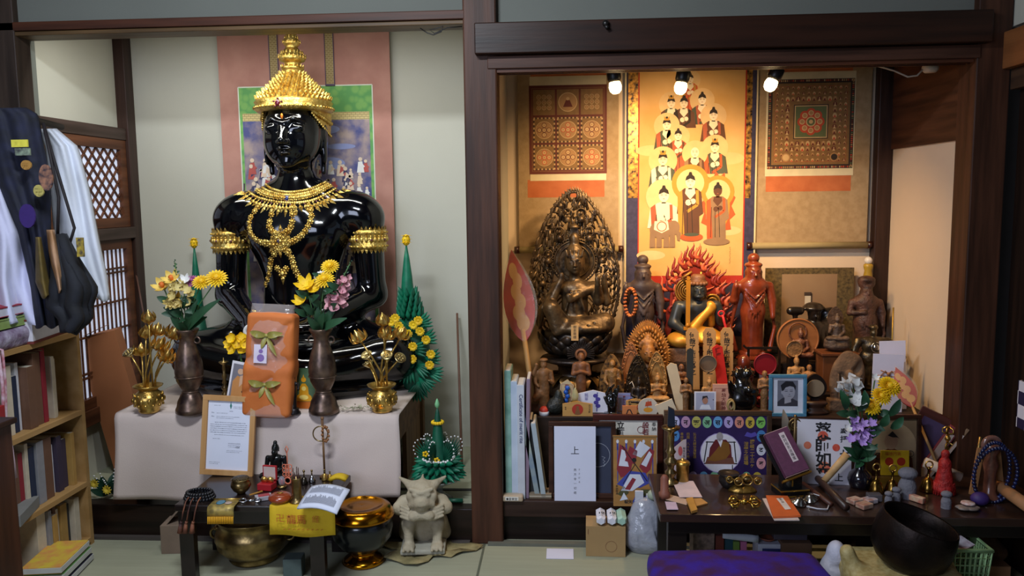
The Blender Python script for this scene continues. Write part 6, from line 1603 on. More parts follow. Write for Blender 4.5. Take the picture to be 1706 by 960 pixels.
# box and small statue on top
p = at3(1392, 3.385, TC); hb_ = hgt(1392, 585, 3.385, TC); t = thing('wooden_box', 'reddish-brown wooden box used as a pedestal for a small seated bronze figure', 'box', p)
MB().box((0, 0, hb_/2-.006), (.135, .10, hb_-.012)).build('body', wood('#7d4a28', '#5d351c', .5, 'z', 5), t, bevel=.003); MB().box((0, 0, hb_-.006), (.15, .115, .012)).build('lid', wood('#6b3d22', '#4d2b18', .5, 'x', 5), t, bevel=.003)
p = Vector((p.x, p.y, TC+hb_+.001)); h = hgt(1392, 512, 3.385, p.z); t = thing('rock_seated_figurine', 'dark brown bodhisattva seated on a rock with a small leaf halo, on the wooden box', 'figurine', p)
solid([E((0, 0, .022), (.052, .038, .022)), E((-.02, 0, .04), (.03, .03, .02)), E((.02, 0, .038), (.03, .025, .02))], .003, .01).build('rock', carved('#5d4a3c', .6, col2='#3a2d25'), t)
solid(seat_prims(.115, 'up'), .0026, .006).build('body', carved('#6a5444', .5, col2='#40322a'), t, loc=(0, 0, .042))
MB().prism([(x, z_+.13) for x, z_ in (leafR(2*PI*i/30, .032, h-.13) for i in range(30))], .022, .027).build('halo', carved('#5d4534', .5), t)
# round relief disc
p = at3(1328, 3.44, TC); r = 34*mpp(p); c = hgt(1328, 565, 3.44, TC); t = thing('relief_disc', 'large round wooden relief disc of a seated figure in front of the lucky god', 'relief', p)
MB().cyl((0, 0, c), (0, .012, c), r, n=48, smooth=False).torus((0, .0, c), r*.97, .004, 48, 6).build('disc', wood('#a0673c', '#8a5630', .45, 'x', 4), t)
q = seat_prims(.125, 'lap'); solid(q, .0028, .006).build('relief_figure', carved('#80503a', .45, col2='#5a3526'), t, loc=(.006, -.014, c-.075)); MB().torus((-.004, -.006, c+.032), .036, .003, 30, 6).build('halo_ring', carved('#80503a', .45), t)
MB().box((0, .0, (c-r)/2+.004), (.08, .04, c-r+.008)).lathe([(.03, 0), (.04, .03), (.03, .05)], 10, (.03, -.04, 0)).build('stand', BKL, t)
# stone relief
p = at3(1415, 3.235, TB); h = hgt(1415, 588, 3.235, TB); t = thing('stone_relief', 'rough brown stone carved with a small standing figure, behind the white flowers', 'relief', p)
q = [E((0, .02, h*.5), (.062, .022, h*.52)), E((-.03, .02, h*.45), (.04, .02, h*.42), k=.01), E((.03, .02, h*.62), (.036, .02, h*.34), k=.01), K((.03, 0, h*.7), (.05, 0, h*.8), .012, op='-', k=.015), K((-.03, -.0, .02), (-.03, -.0, h*.6), .009, op='-', k=.012), B((0, .02, .02), (.07, .02, .02), .004)]
q += [E((0, -.005, h*.62), (.016, .014, .02), k=.004), K((0, -.005, h*.2), (0, -.005, h*.46), .024, .018, k=.006), K((-.035, -.0, .05), (-.04, 0, h*.62), .003, k=.002)]
solid(q, .003, .008).build('stone', M('#7a5f46', .8, col2='#5d4634', vs=18, bump=.5, bs=50), t)
# Sotoba
def tablet(px0, top, px1, bot, wpx, Y, m, txt, lab, name='memorial_tablet', ink=INK, tsz=.026, group=None, z=TB, notch=True):
    p = at(px1, bot, Y); z1_ = at(px0, top, Y).z; zb_ = max(z, p.z) if z is not None else p.z
    p.z = z if z is not None else p.z; w = wpx*mpp(p); h = z1_-p.z; t = thing(name, lab, 'tablet', p, (0, math.atan2(at(px0, top, Y).x-p.x, h), 0), group)
    P = [(-w/2, 0), (w/2, 0), (w/2, h-w*.55), (w*.5, h-w*.3), (0, h), (-w*.5, h-w*.3)]
    if notch: P = [(-w/2, 0), (w/2, 0), (w/2, h*.60), (w*.43, h*.615), (w/2, h*.63), (w/2, h*.72), (w*.43, h*.735), (w/2, h*.75), (w/2, h-w*.35), (w*.28, h), (-w*.28, h), (-w/2, h-w*.35), (-w/2, h*.75), (-w*.43, h*.735), (-w/2, h*.72), (-w/2, h*.63), (-w*.43, h*.615), (-w/2, h*.60)]
    MB().prism(P, -.003, .003).build('board', m, t)
    if txt: MB().text(txt, 0, h-w*.3, tsz, -.0035, True, bold=.02).build('lettering', ink, t)
    return t
PALE = wood('#c59a68', '#b2854f', .6, 'z', 5)
tablet(1153, 547, 1155, 642, 21, 3.375, PALE, '何哉了所願爲之', 'pale wooden memorial tablet with brush writing, left of the row of three', group='pale memorial tablets', z=TC)
tablet(1182, 546, 1182, 642, 21, 3.38, PALE, '何哉了所願爲之', 'pale wooden memorial tablet with brush writing, middle of the row of three', group='pale memorial tablets', z=TC)
tablet(1211, 546, 1210, 642, 21, 3.375, PALE, '何哉了所願爲上菩提', 'pale wooden memorial tablet with brush writing, right of the row of three', group='pale memorial tablets', z=TC)
tablet(1150, 580, 1148, 690, 11, 3.19, M('#37352f', .6), '', 'narrow dark slat standing in front of the left pale tablet', 'dark_tablet', notch=False)
tablet(1194, 573, 1206, 645, 17, 3.315, M('#d0281e', .5), '護摩', 'bright red wooden tablet with gold writing, leaning before the right pale tablet', ink=M('#7d1a12', .5), tsz=.022, notch=False, z=TC)
# lit paper slip behind, white paper near the lotus base
tablet(1117, 602, 1138, 690, 17, 3.17, M('#e8caa0', .8), ' ', 'tall cream paper slip standing in the spotlight right of the halo figures', 'paper_slip', notch=False)
tag(MB().prism([(0, 0), (.06, 0), (.055, .14), (.03, .15), (.0, .165)], -.001, .001).build('folded_paper', M('#e6cfae', .85), None, at3(1008, 3.36, TB)), 'folded pale paper standing between the large pedestal and the golden-brown figures', 'paper')
# standing carved figures
def small_stand(px, Y, z, top, lab, m, wid=1.0, extra=None, halo=None, hm_=None, name='standing_figurine', base=True, cat='figurine', group=None, pose=None):
    p = at3(px, Y, z); h = hgt(px, top, Y, z); t = thing(name, lab, cat, p, 0, group); bz = h*.06 if base else 0
    q = stand_prims(h-bz, wid); s = h-bz
    if pose == 'pray':
        for g in (-1, 1): q += [K((g*.12*s*wid, 0, .74*s), (g*.15*s*wid, -.03*s, .58*s), .045*s, .04*s, k=.02*s), K((g*.15*s*wid, -.03*s, .58*s), (g*.01*s, -.12*s, .64*s), .035*s, .025*s, k=.015*s)]
    else:
        for g in (-1, 1): q += [K((g*.12*s*wid, 0, .74*s), (g*.15*s*wid, -.03*s, .55*s), .045*s, .04*s, k=.02*s), K((g*.15*s*wid, -.03*s, .55*s), (g*.10*s, -.10*s, .48*s if g < 0 else .60*s), .035*s, .022*s, k=.015*s)]
    if extra: q += extra(s)
    solid(q, max(.0022, h/75), h*.02).build('body', m, t, loc=(0, 0, bz))
    if base: MB().lathe([(.13*s, 0), (.15*s, bz*.4), (.12*s, bz*1.2)], 14).build('base', m, t)
    if halo == 'wheel':
        b_ = MB(); c = h*.93; R0, R1 = .14*s, .20*s
        b_.torus((0, .02, c), .07*s+.004, .006, 24, 6); b_.cyl((0, .022, c), (0, .026, c), .075*s, n=24)
        b_.build('halo', m, t); b_ = MB()
        for i in range(21):
            a = -.3+(PI+.6)*i/20; b_.bar(Vector((.08*s*math.cos(a), .024, c+.08*s*math.sin(a))), Vector((.26*s*math.cos(a), .024, c+.26*s*math.sin(a))), .004, .002)
        b_.build('wheel_rays', BZD, t)
    elif halo == 'leaf':
        b_ = MB(); P = [(x, max(.02, z_+h*.45)) for x, z_ in (leafR(2*PI*i/40, .26*s, h*.62) for i in range(40))]; b_.prism(P, .024, .029).build('halo', hm_ or m, t)
    return t, p, h
def dance(s): return [K((-.12*s, 0, .74*s), (-.20*s, -.03*s, .70*s), .045*s, .04*s, k=.02*s), K((-.2*s, -.03*s, .70*s), (-.14*s, -.06*s, .86*s), .04*s, .03*s, k=.02*s), E((-.14*s, -.06*s, .90*s), (.035*s,)*3, k=.01*s), K((-.08*s, -.03*s, .33*s), (-.17*s, -.08*s, .25*s), .10*s, .06*s, k=.04*s), E((0, 0, .98*s), (.08*s, .08*s, .035*s), k=.02*s), K((-.13*s, 0, .45*s), (-.16*s, -.03*s, .30*s), .06*s, .05*s, k=.04*s)]
small_stand(906, 3.17, TB, 598, 'light brown carved wooden guardian with one hand raised, standing beside the fan handle', carved('#8f623c', .55, col2='#64421f', b=.3), 1.1, dance)
small_stand(968, 3.27, TB, 586, 'brown wooden standing priest figure with a wheel-like ray halo before the big pedestal', carved('#8a5836', .55, col2='#5d3820', b=.2), 1.0, halo='wheel', pose='pray')
small_stand(1020, 3.24, TB, 598, 'gilded standing figure with a pierced halo, right of the wheel-haloed priest', carved('#a87840', .45, col2='#5d3a1c'), 1.0, halo='leaf', hm_=M('#9a6c34', .4, col2='#2b1c12', vs=70))
small_stand(1135, 3.24, TB, 605, 'reddish wooden praying figurine left of the narrow dark slat', carved('#8a5a3c', .5), .9, pose='pray')
small_stand(1143, 3.165, TB, 628, 'smaller tan praying figurine in front of the reddish one by the dark slat', carved('#94673e', .5), .9, pose='pray')
small_stand(1274, 3.17, TB, 616, 'tan wooden monk figurine standing just left of the blue picture frame', carved('#9a6c40', .5), .9, pose='pray')
small_stand(1348, 3.29, TB, 606, 'small tan bald wooden child figurine above the round mirror', carved('#a06c3c', .5), 1.1, pose='pray')
small_stand(1271, 3.43, TC, 586, 'little monk doll with a white head and grey-purple robe behind the crimson disc', M('#6d5560', .7), 1.2)

# brown rounded figure and dark cluster
p = at3(1238, 3.42, TC); h = hgt(1238, 590, 3.42, TC); solid([E((0, 0, h*.35), (.045, .035, h*.36)), E((0, -.01, h*.75), (.028, .028, h*.25)), K((-.03, -.02, h*.5), (.0, -.04, h*.4), .015), K((.03, -.02, h*.5), (.0, -.04, h*.4), .015)], .0035, .01).build('round_monk_figurine', WDR, None, p)
tag(S.objects['round_monk_figurine'], 'rounded reddish-brown seated monk figurine at the feet of the red-brown statue', 'figurine')
p = at3(1238, 3.18, TB); h = hgt(1238, 612, 3.18, TB); t = thing('black_guardian_figurine', 'glossy black squat guardian figurine right of the pink prayer plaque', 'figurine', p); s = h
q = [E((0, 0, .3*s), (.3*s, .2*s, .26*s)), E((0, -.02*s, .62*s), (.2*s, .16*s, .17*s), k=.03), E((-.13*s, -.02*s, .85*s), (.09*s, .09*s, .09*s), k=.02), E((.1*s, -.02*s, .88*s), (.1*s, .09*s, .08*s), k=.02), K((-.25*s, -.05*s, .5*s), (-.3*s, -.12*s, .7*s), .06*s, .05*s, k=.02), K((.25*s, -.05*s, .5*s), (.1*s, -.2*s, .55*s), .07*s, .06*s, k=.02)]
for a in range(8): q.append(K((0, 0, .85*s), (.26*s*math.cos(a*.45+.0), 0, .82*s+.22*s*math.sin(a*.45)), .03*s, .012*s, k=.01))
solid(q, .0036, .01).build('body', M('#0f0c0b', .2, coat=.5), t)
t = thing('display_rail', 'black lacquered openwork rail in front of the red-brown statue base', 'rail', at3(1272, 3.46, TC))
b_ = MB(); hh = hgt(1272, 580, 3.46, TC); w_ = .075
b_.bar((-w_, 0, hh), (w_, 0, hh), .010); b_.bar((-w_+.01, 0, 0), (-w_+.01, 0, hh), .009); b_.bar((w_-.01, 0, 0), (w_-.01, 0, hh), .009); b_.bar((-w_, 0, hh*.5), (w_, 0, hh*.5), .007); b_.bar((-w_, 0, hh), (-w_-.012, 0, hh+.012), .009); b_.bar((w_, 0, hh), (w_+.012, 0, hh+.012), .009); b_.build('rail', BKL, t)
# round mirror on a stand
p = at3(1359, 3.19, TB); c = hgt(1359, 647, 3.19, TB); t = thing('round_mirror', 'small round mirror in a dark pointed frame on a stand, right of the blue frame', 'mirror', p)
MB().lathe([(.052, 0), (.056, .01), (.04, .018), (.035, .03), (.05, .04), (.045, .05)], 20, sy=.6).build('stand', M('#3a241a', .4), t)
MB().prism([(x, z_+c) for x, z_ in (leafR(2*PI*i/40, .045, .056) for i in range(40))], -.0, .012).box((0, .006, c-.04), (.03, .012, .03)).build('frame', M('#1f1411', .35), t)
MB().cyl((0, -.003, c), (0, .001, c), .034, n=32, smooth=False).build('mirror_glass', M('#a08d74', .25, .2), t)

# ================================================ RIGHT ALCOVE FRONT: FRAMES, BOOKS, TABLE AND ITS THINGS
def framed(name, lab, cx, w, h, Y, z, fw_, m, tilt=-.1, cat='picture', yaw=0, roll=0, back=M('#e8e3d8', .7), th=.016, x=None):
    p = at(cx, 760, Y); t = thing(name, lab, cat, Vector((p.x if x is None else x, Y, z)), (tilt, roll, yaw)); f = MB()
    f.box((0, 0, fw_/2), (w, th, fw_)).box((0, 0, h-fw_/2), (w, th, fw_)).box((-w/2+fw_/2, 0, h/2), (fw_, th, h-2*fw_)).box((w/2-fw_/2, 0, h/2), (fw_, th, h-2*fw_))
    f.build('frame', m, t, bevel=.002); MB().box((0, .003, h/2), (w-2*fw_+.002, .004, h-2*fw_+.002)).build('picture', back, t); return t
FD = wood('#4a2e22', '#2f1c15', .35, 'x', 5); FM = wood('#5a2c24', '#3c1c18', .35, 'x', 5)
def zh(px, py, Y, z): return at(px, py, Y).z-z
# envelope frame
w_ = 112*mpp(at(966, 765, 3.03)); h_ = zh(966, 700, 3.08, DZ)
t = framed('dark_picture_frame', 'dark wooden frame with navy inside, a white letter standing before it', 970, w_, h_, 3.035, DZ, .018, FD, back=M('#333a52', .6))
f = MB()
for i in range(3): f.line([(.075+.004*i, .16-.014*i), (.088, .155-.014*i), (.08, .148-.014*i)], .0012, -.0008)
f.ring(.06, .165, .045, .0465, -.0008, 30); f.build('engraving', M('#aeb4c4', .6), t)
w_ = 69*mpp(at(955, 770, 3.0)); h_ = zh(955, 709, 3.03, DZ)
t = thing('white_letter', 'tall white envelope marked with one large character, standing before the dark frame', 'letter', Vector((at(958, 770, 3.0).x, 3.0, DZ)), (-.07, 0, 0))
MB().box((0, 0, h_/2), (w_, .003, h_)).build('envelope', M('#d5d8ee', .7, var=.02), t)
f = MB(); f.text('上', .0, h_*.735, .034, -.002, True); f.text('西方寺一切経', -.0, .125, .011, -.002, True, gap=1.6); f.text('ささげる', .016, .125, .008, -.002, True, gap=2); f.build('lettering', INK, t)
# reddish frame behind with calligraphy strip
h_ = zh(1050, 692, 3.09, DZ); t = framed('red_brown_frame', 'reddish-brown frame with black calligraphy behind the painted plaque', 1046, .27, h_, 3.095, DZ, .022, FM, tilt=-.02)
f = MB(); f.text('立願', -.028, h_-.028, .030, -.001, True, bold=.02).mat(1).text('般若', .068, h_-.03, .026, -.001, True, bold=.02).mat(0).text('奉納', .10, h_-.03, .018, -.001, True).mat(1).ring(.05, h_-.06, .012, .014, -.001); f.build('calligraphy', [INK, M('#7a2f33', .7)], t)
# warrior ema
w_ = 72*mpp(at(1057, 780, 2.95)); h_ = zh(1057, 724, 2.99, DZ); t = thing('painted_plaque', 'square wooden votive plaque painted with a warrior in white and blue, beside the letter frame', 'plaque', Vector((at(1058, 780, 2.96).x, 2.955, DZ)), (-.09, 0, 0))
MB().box((0, 0, h_/2), (w_, .01, h_)).build('board', wood('#ad7f48', '#966a38', .6, 'x', 5), t, bevel=.001); MB().box((0, 0, h_-.003), (w_+.004, .013, .006)).build('rim', M('#8a6a3c', .5), t)
f = MB(); y = -.0055; cx, cz_ = 0, h_*.5
cols = [M('#d9dcea', .6), M('#8c2a36', .6), M('#3f47a0', .6), M('#4a4a28', .6), INK]
def W(mi, P, k=0): f.m = mi; sc_ = 1.18 if k else 1; f.poly([(a*w_*sc_, (.48+(b-.48)*sc_)*h_) for a, b in P], y-.0002*k)
for i in range(5): W(2, [(-.42+.2*i, .80), (-.38+.2*i, .80), (-.38+.2*i, .93), (-.42+.2*i, .93)]); f.m = 0; f.disc((-.40+.2*i)*w_, .92*h_, .005, y-.0003, .007)
W(2, [(-.41, .35), (-.39, .35), (-.39, .85), (-.41, .85)]); W(2, [(.40, .35), (.42, .35), (.42, .85), (.40, .85)])
W(1, [(-.36, .52), (-.30, .82), (-.18, .78), (-.05, .60), (-.1, .45), (-.28, .42)], 1); W(0, [(-.32, .56), (-.26, .76), (-.20, .74), (-.12, .55)], 2); W(1, [(.08, .55), (.28, .78), (.38, .74), (.30, .52), (.2, .46)], 1); W(0, [(.12, .58), (.28, .74), (.33, .70), (.22, .55)], 2)
W(0, [(-.05, .70), (.10, .86), (.30, .78), (.12, .66)], 3); W(1, [(-.2, .62), (-.1, .80), (.05, .74), (.0, .58)], 3); W(2, [(-.36, .34), (-.1, .50), (.2, .48), (.3, .36), (.1, .30), (-.2, .30)], 2); W(0, [(-.28, .26), (-.1, .46), (.1, .46), (.18, .36), (-.05, .26)], 4); W(1, [(-.2, .28), (-.05, .42), (.02, .40), (-.1, .27)], 5)
W(3, [(-.34, .22), (-.22, .32), (-.12, .24), (-.22, .18)], 4); W(3, [(.02, .18), (.12, .28), (.3, .28), (.36, .2)], 3); W(2, [(-.05, .12), (.0, .20), (.34, .20), (.36, .12)], 4); W(0, [(-.02, .14), (.02, .17), (.32, .17), (.33, .14)], 5); W(0, [(-.3, .14), (-.22, .24), (-.14, .16)], 5)
f.m = 4; f.line([(-.3*w_, .86*h_), (.28*w_, .36*h_)], .003, y-.0015); f.line([(-.28*w_, .32*h_), (.0, .60*h_)], .002, y-.0015); f.disc(-.02*w_, .66*h_, .008, y-.0014)
f.m = 4; f.text('破矢験', -.25*w_, .045*h_, .015, y, bold=.03).text('世調美', .06*w_, .045*h_, .015, y, bold=.03); f.m = 4; f.text('奉納開運', -.42*w_, .30*h_, .009, y, True)
f.build('painting', cols, t)
# the purple framed picture
w_ = 178*mpp(at(1195, 740, 3.02)); h_ = zh(1195, 685, 3.04, DZ); t = framed('purple_picture', 'large purple framed picture of a seated priest ringed by coloured ovals with letters', 1196, w_, h_, 3.03, DZ, .016, wood('#5a4232', '#3f2d22', .35, 'x', 5), tilt=-.06, back=M('#2b1a4c', .5, col2='#33205a'))
y = .0; f = MB(); ov = ['#c9c6ea', '#c99ac0', '#c4bc62', '#86c49a', '#6aa8dc', '#b9a6dc', '#dc8f7c', '#d1b445', '#86cc62', '#4f8ccc', '#4a86c4', '#dcdcea', '#d99aa4', '#c9b862']
ml = [M(c, .6) for c in ov]+[INK, M('#e8e4ee', .6), M('#8a5a1e', .6), M('#6a1f22', .6), M('#b5903f', .6), M('#5a4fb0', .6), M('#7a4a3a', .6), M('#a8a0a0', .6)]
sl = 'मनऋअसरतहकवपदबणगज'
def oval(x, z, mi, ch, s_=1): f.m = mi; f.disc(x, z, .0172*s_, y-.0002, .0225*s_); f.m = 14; wd = glyphs(ch, .03)[2]; f.text(ch, x-wd/2*.026, z-.010, .026, y-.0005, bold=.03)
X0 = w_/2-.016; topz = h_-.045
for i in range(9): oval(-X0+.026+(2*X0-.05)*i/8, topz, i, sl[i])
oval(-X0+.026, topz-.052, 9, sl[9]); oval(X0-.022, topz-.052, 10, sl[10]); oval(X0-.022, topz-.104, 11, sl[11]); oval(X0-.022, topz-.156, 12, sl[12])
for i, mi in ((2, 5), (3, 4), (4, 3), (6, 4), (7, 3), (8, 7)): oval(-X0+.026+(2*X0-.05)*(i-.3)/8, topz-.212, mi, sl[(i+5) % 15])
cx, cz_ = .012, topz-.118
f.m = 5; f.disc(cx, cz_, .0775, y-.0003); f.m = 15; f.disc(cx, cz_, .074, y-.0005, n=40)
f.m = 14; f.line([(cx-.056, cz_+.042), (cx+.056, cz_+.042)], .004, y-.0007); f.line([(cx-.05, cz_+.045), (cx-.062, cz_-.035)], .004, y-.0007); f.line([(cx+.05, cz_+.045), (cx+.058, cz_-.035)], .004, y-.0007); f.line([(cx-.062, cz_-.04), (cx+.062, cz_-.04)], .005, y-.0007)
f.m = 20; f.poly([(cx-.058, cz_-.042), (cx+.052, cz_-.042), (cx+.045, cz_-.015), (cx-.05, cz_-.015)], y-.0009); f.m = 17; f.poly([(cx-.045, cz_-.018), (cx+.042, cz_-.018), (cx+.038, cz_+.03), (cx+.02, cz_+.052), (cx-.02, cz_+.052), (cx-.04, cz_+.02)], y-.0011)
f.m = 16; f.poly([(cx-.05, cz_-.028), (cx-.02, cz_+.008), (cx+.008, cz_+.046), (cx+.03, cz_+.04), (cx+.036, cz_+.0), (cx+.02, cz_-.022), (cx-.02, cz_-.032)], y-.0013); f.m = 15; f.poly([(cx-.012, cz_+.05), (cx+.008, cz_+.05), (cx+.0, cz_+.022)], y-.0015); f.m = 21; f.disc(cx-.004, cz_+.064, .0125, y-.0016, .016); f.rect(cx-.008, cz_+.045, cx, cz_+.055, y-.0016); f.m = 14; f.line([(cx+.044, cz_-.045), (cx+.044, cz_-.075)], .003, y-.0014)
f.m = 18; f.text('讃岐二十三ヶ', X0-.055, topz-.065, .018, y-.0004, True, bold=.01).text('涅槃之道場', X0-.078, topz-.074, .018, y-.0004, True, bold=.01); f.text('弘法大師空海聖蹟', -.085, topz-.040, .0125, y-.0004, True).text('四国 八十八ヶ所', -.11, topz-.040, .0125, y-.0004, True).text('奉拝霊場御影納経所', -.133, topz-.040, .0125, y-.0004, True)
f.m = 19; f.poly([(X0-.085, topz-.052), (X0-.075, topz-.036), (X0-.06, topz-.042), (X0-.045, topz-.036), (X0-.035, topz-.05), (X0-.06, topz-.058)], y-.0004)
f.build('printed_picture', ml, t); q = MB(); q.line([(-X0, .016), (-X0, h_-.018), (X0, h_-.018), (X0, .016)], .0025, y-.0002); q.build('gold_lining', M('#a98f4c', .4, .6), t)
q = thing('slip_of_paper', 'pale pink pointed paper slip standing against the left side of the purple picture', 'paper', Vector((at(1133, 760, 2.97).x, 2.97, DZ)), (-.05, 0, 0)); hh = zh(1140, 732, 2.98, DZ)
MB().prism([(-.024, 0), (.024, 0), (.024, hh), (.012, hh-.004), (-.024, hh-.035)], -.001, .001).build('slip', M('#cfb9bc', .7), q); MB().disc(.002, hh-.045, .008, -.0015, .018).build('red_seal', M('#c8585a', .7), q); MB().text('御朱印受', .016, hh-.03, .010, -.0015, True).build('lettering', INK, q)
# small plaques on the lower step
def plaque(px, top, wpx, Y, lab, m, draw=None, tilt=0, roll=0, house=True, bot=None, name='votive_plaque', z=TB):
    p = at3(px, Y, z); w = wpx*mpp(p); h = zh(px, top, Y, z); t = thing(name, lab, 'plaque', p, (tilt, roll, 0)); hs = h*.16 if house else 0
    MB().prism([(-w/2, 0), (w/2, 0), (w/2, h-hs), (0, h), (-w/2, h-hs)] if house else [(-w/2, 0), (w/2, 0), (w/2, h), (-w/2, h)], -.003, .003).build('board', m, t)
    if draw: f = MB(); ms = draw(f, w, h, -.0035); f.build('picture', ms, t)
    return t
EM = wood('#cf9f5e', '#bd8b4a', .6, 'x', 5)
def dA(f, w, h, y):
    f.disc(-.0, h*.45, h*.38, y); f.m = 1; f.poly([(-h*.2, h*.1), (h*.2, h*.1), (h*.1, h*.5), (-h*.1, h*.5)], y-.0004).disc(0, h*.6, h*.1, y-.0004); f.m = 2; f.text('元三大師', w*.4, h*.8, h*.15, y, True, bold=.02).text('奉納', -w*.4, h*.65, h*.12, y, True); return [M('#b83522', .6), M('#8a5a30', .6), INK]
def dB(f, w, h, y):
    for i, (a, b) in enumerate(((.08, .75), (.16, .6), (.10, .45), (.16, .3), (-.3, .18))): f.disc(a*w, b*h, h*.11, y-.0001*i, h*.09); 
    f.line([(.12*w, .05*h), (.14*w, .9*h)], h*.04, y-.0006); f.text('瓢箪', -.22*w, h*.86, h*.17, y, True); return [M('#4a3f9a', .6)]
def dC(f, w, h, y): f.m = 0; f.text('護符', -.3*w, h*.85, h*.2, y, True, bold=.03); f.m = 1; f.poly([(-.1*w, .2*h), (.3*w, .25*h), (.1*w, .6*h)], y); return [INK, M('#c84a2a', .6)]
def dD(f, w, h, y): f.disc(0, h*.3, w*.3, y, h*.14); f.m = 1; f.poly([(-.2*w, .5*h), (.25*w, .55*h), (.2*w, .8*h), (-.15*w, .75*h)], y); f.line([(-.05*w, .45*h), (.0*w, .85*h)], .002, y-.0005); return [M('#e09a2c', .6), M('#c8502c', .6)]
def dF(f, w, h, y): f.text('奉納大明神', .0, h*.85, h*.15, y, True, bold=.02); f.m = 1; f.line([(-.4*w, .1*h), (-.4*w, .85*h), (.4*w, .85*h), (.4*w, .1*h)], .0015, y); return [M('#7a3432', .6), M('#a05a50', .6)]
plaque(962, 669, 50, 3.135, 'pentagonal wooden votive plaque with a red disc, on top of the dark frame line', EM, dA, house=True)
plaque(940, 632, 22, 3.20, 'tall cream votive plaque with a blue ornament hanging on it', M('#c9b48c', .7), dF, roll=.1)
plaque(988, 650, 50, 3.19, 'white votive plaque painted with purple gourds', M('#dedff0', .6), dB)
b_ = MB()
for i in range(5): b_.sph((.003*(-1)**i, 0, .1-.017*i), (.010, .008, .010), 10, 6)
tag(b_.build('blue_ornament', M('#1c56b8', .35), None, at3(944, 3.185, TB), ), 'bright blue hanging gourd-like ornament before the tall cream plaque', 'ornament')
p = at3(958, 3.165, TB); t = thing('crystal_pagoda', 'tiny gilt and clear pagoda ornament above the red-disc plaque', 'ornament', p); MB().lathe([(.02, 0), (.022, .02), (.012, .03), (.016, .045), (.02, .05), (.008, .055)], 14).build('base', GILT, t); MB().lathe([(.012, .055), (.016, .075), (.008, .095), (.0, .108)], 14).build('crystal', M('#d8cf9a', .1, alpha=.5, spec=1), t)
plaque(1040, 655, 26, 3.22, 'pale bluish picture card behind the black hand ornament', M('#8f94c4', .6), dF, house=False)
plaque(1060, 664, 34, 3.19, 'tan plaque with a faint figure behind the round white plaque', EM, dC)
plaque(1049, 676, 24, 3.145, 'small orange house-shaped plaque with a black arch, beside the black hand', M('#d8834a', .6), lambda f, w, h, y: (f.line([(-.25*w, 0), (-.1*w, .6*h), (.05*w, .6*h), (.2*w, .1*h)], .004, y), [INK])[1], house=False)
p = at3(1080, 3.155, TB); t = thing('round_plaque', 'round white plaque with an orange and red bird design', 'plaque', p); MB().cyl((0, -.003, .028), (0, .003, .028), .040, n=32, smooth=False).build('board', M('#cfc4b4', .6), t); f = MB(); ms = dD(f, .06, .07, -.0035); f.build('picture', ms, t)
plaque(1116, 668, 30, 3.14, 'cream folded card lying at the foot of the bright paper slip', M('#e6cfae', .7), None, roll=-.4, house=False, name='card')
plaque(1206, 640, 36, 3.185, 'pink votive plaque with vertical writing and a cord', M('#e0a58c', .6), dF, house=False)
MB().tube([(.02, -.006, .11), (.03, -.006, .12), (.038, -.006, .10), (.034, -.008, .05), (.03, -.006, .0)], .002, 6).build('cord', M('#d8c8b4', .6), S.objects['votive_plaque.003'] if 'votive_plaque.003' in S.objects else t)
tag(MB().torus((0, 0, .045), .020, .004, 20, 6, sx=.6).torus((0.003, -.004, .035), .024, .004, 20, 6, sx=.5).build('cord_bundle', M('#a08a5a', .6), None, at3(1218, 3.15, TB+.0)), 'small bundle of tan cord hanging before the black guardian', 'cord')
p = at3(1180, 3.13, TB); w_ = 33*mpp(p); h_ = zh(1178, 653, 3.13, TB); t = thing('photo_print', 'small unframed colour photo of a smiling man in a white shirt, above the purple picture', 'photograph', Vector((at(1175, 660, 3.13).x, 3.13, TB)), (-.05, 0, 0))
MB().box((0, 0, h_/2), (w_+.006, .0015, h_)).build('print', M('#e6e2ea', .5), t); f = MB(); f.rect(-w_*.46, .004, w_*.46, h_-.005, -.001); f.m = 1; f.poly([(-w_*.28, .03), (w_*.3, .03), (w_*.2, h_*.48), (-w_*.18, h_*.48)], -.0013); f.m = 2; f.disc(0, h_*.64, .0105, -.0018, .0135); f.m = 3; f.poly([(-.012, h_*.64), (-.010, h_*.82), (.008, h_*.84), (.012, h_*.7), (.004, h_*.78), (-.008, h_*.72)], -.002); f.rect(w_*.38, h_*.66, w_*.42, h_*.70, -.0016); f.build('portrait', [M('#aeb0c8', .6), M('#e4e6f2', .6), M('#b5816a', .6), M('#2a2226', .6)], t)
# framed grey portrait in a blue frame
w_ = 62*mpp(at(1308, 660, 3.12)); h_ = zh(1308, 627, 3.12, TB); t = framed('blue_photo_frame', 'blue photo frame with a black-and-white portrait of a young dark-haired man', 1310, w_, h_, 3.145, TB, .013, M('#4f86a8', .4, col2='#3f7596'), tilt=-.05, back=M('#dfe2f0', .6)); iw, z0_, z1_ = w_*.27, h_*.2, h_*.86
f = MB(); f.rect(-iw, .04, iw, z1_, .0); f.m = 1; f.poly([(-iw, .04), (iw, .04), (iw, h_*.36), (iw*.3, h_*.45), (-iw*.5, h_*.44), (-iw, h_*.34)], -.0004); f.m = 2; f.poly([(-iw*.3, h_*.30), (iw*.35, h_*.34), (iw*.3, h_*.5), (-iw*.3, h_*.5)], -.0006).disc(iw*.1, h_*.58, iw*.62, -.0008, iw*.78); f.disc(-iw*.52, h_*.57, iw*.13, -.0007, iw*.2); f.m = 3; f.poly([(-iw*.55, h_*.60), (-iw*.7, h_*.74), (-iw*.2, h_*.84), (iw*.5, h_*.83), (iw*.8, h_*.72), (iw*.75, h_*.62), (iw*.6, h_*.70), (iw*.2, h_*.72), (-iw*.2, h_*.69), (-iw*.4, h_*.62)], -.001)
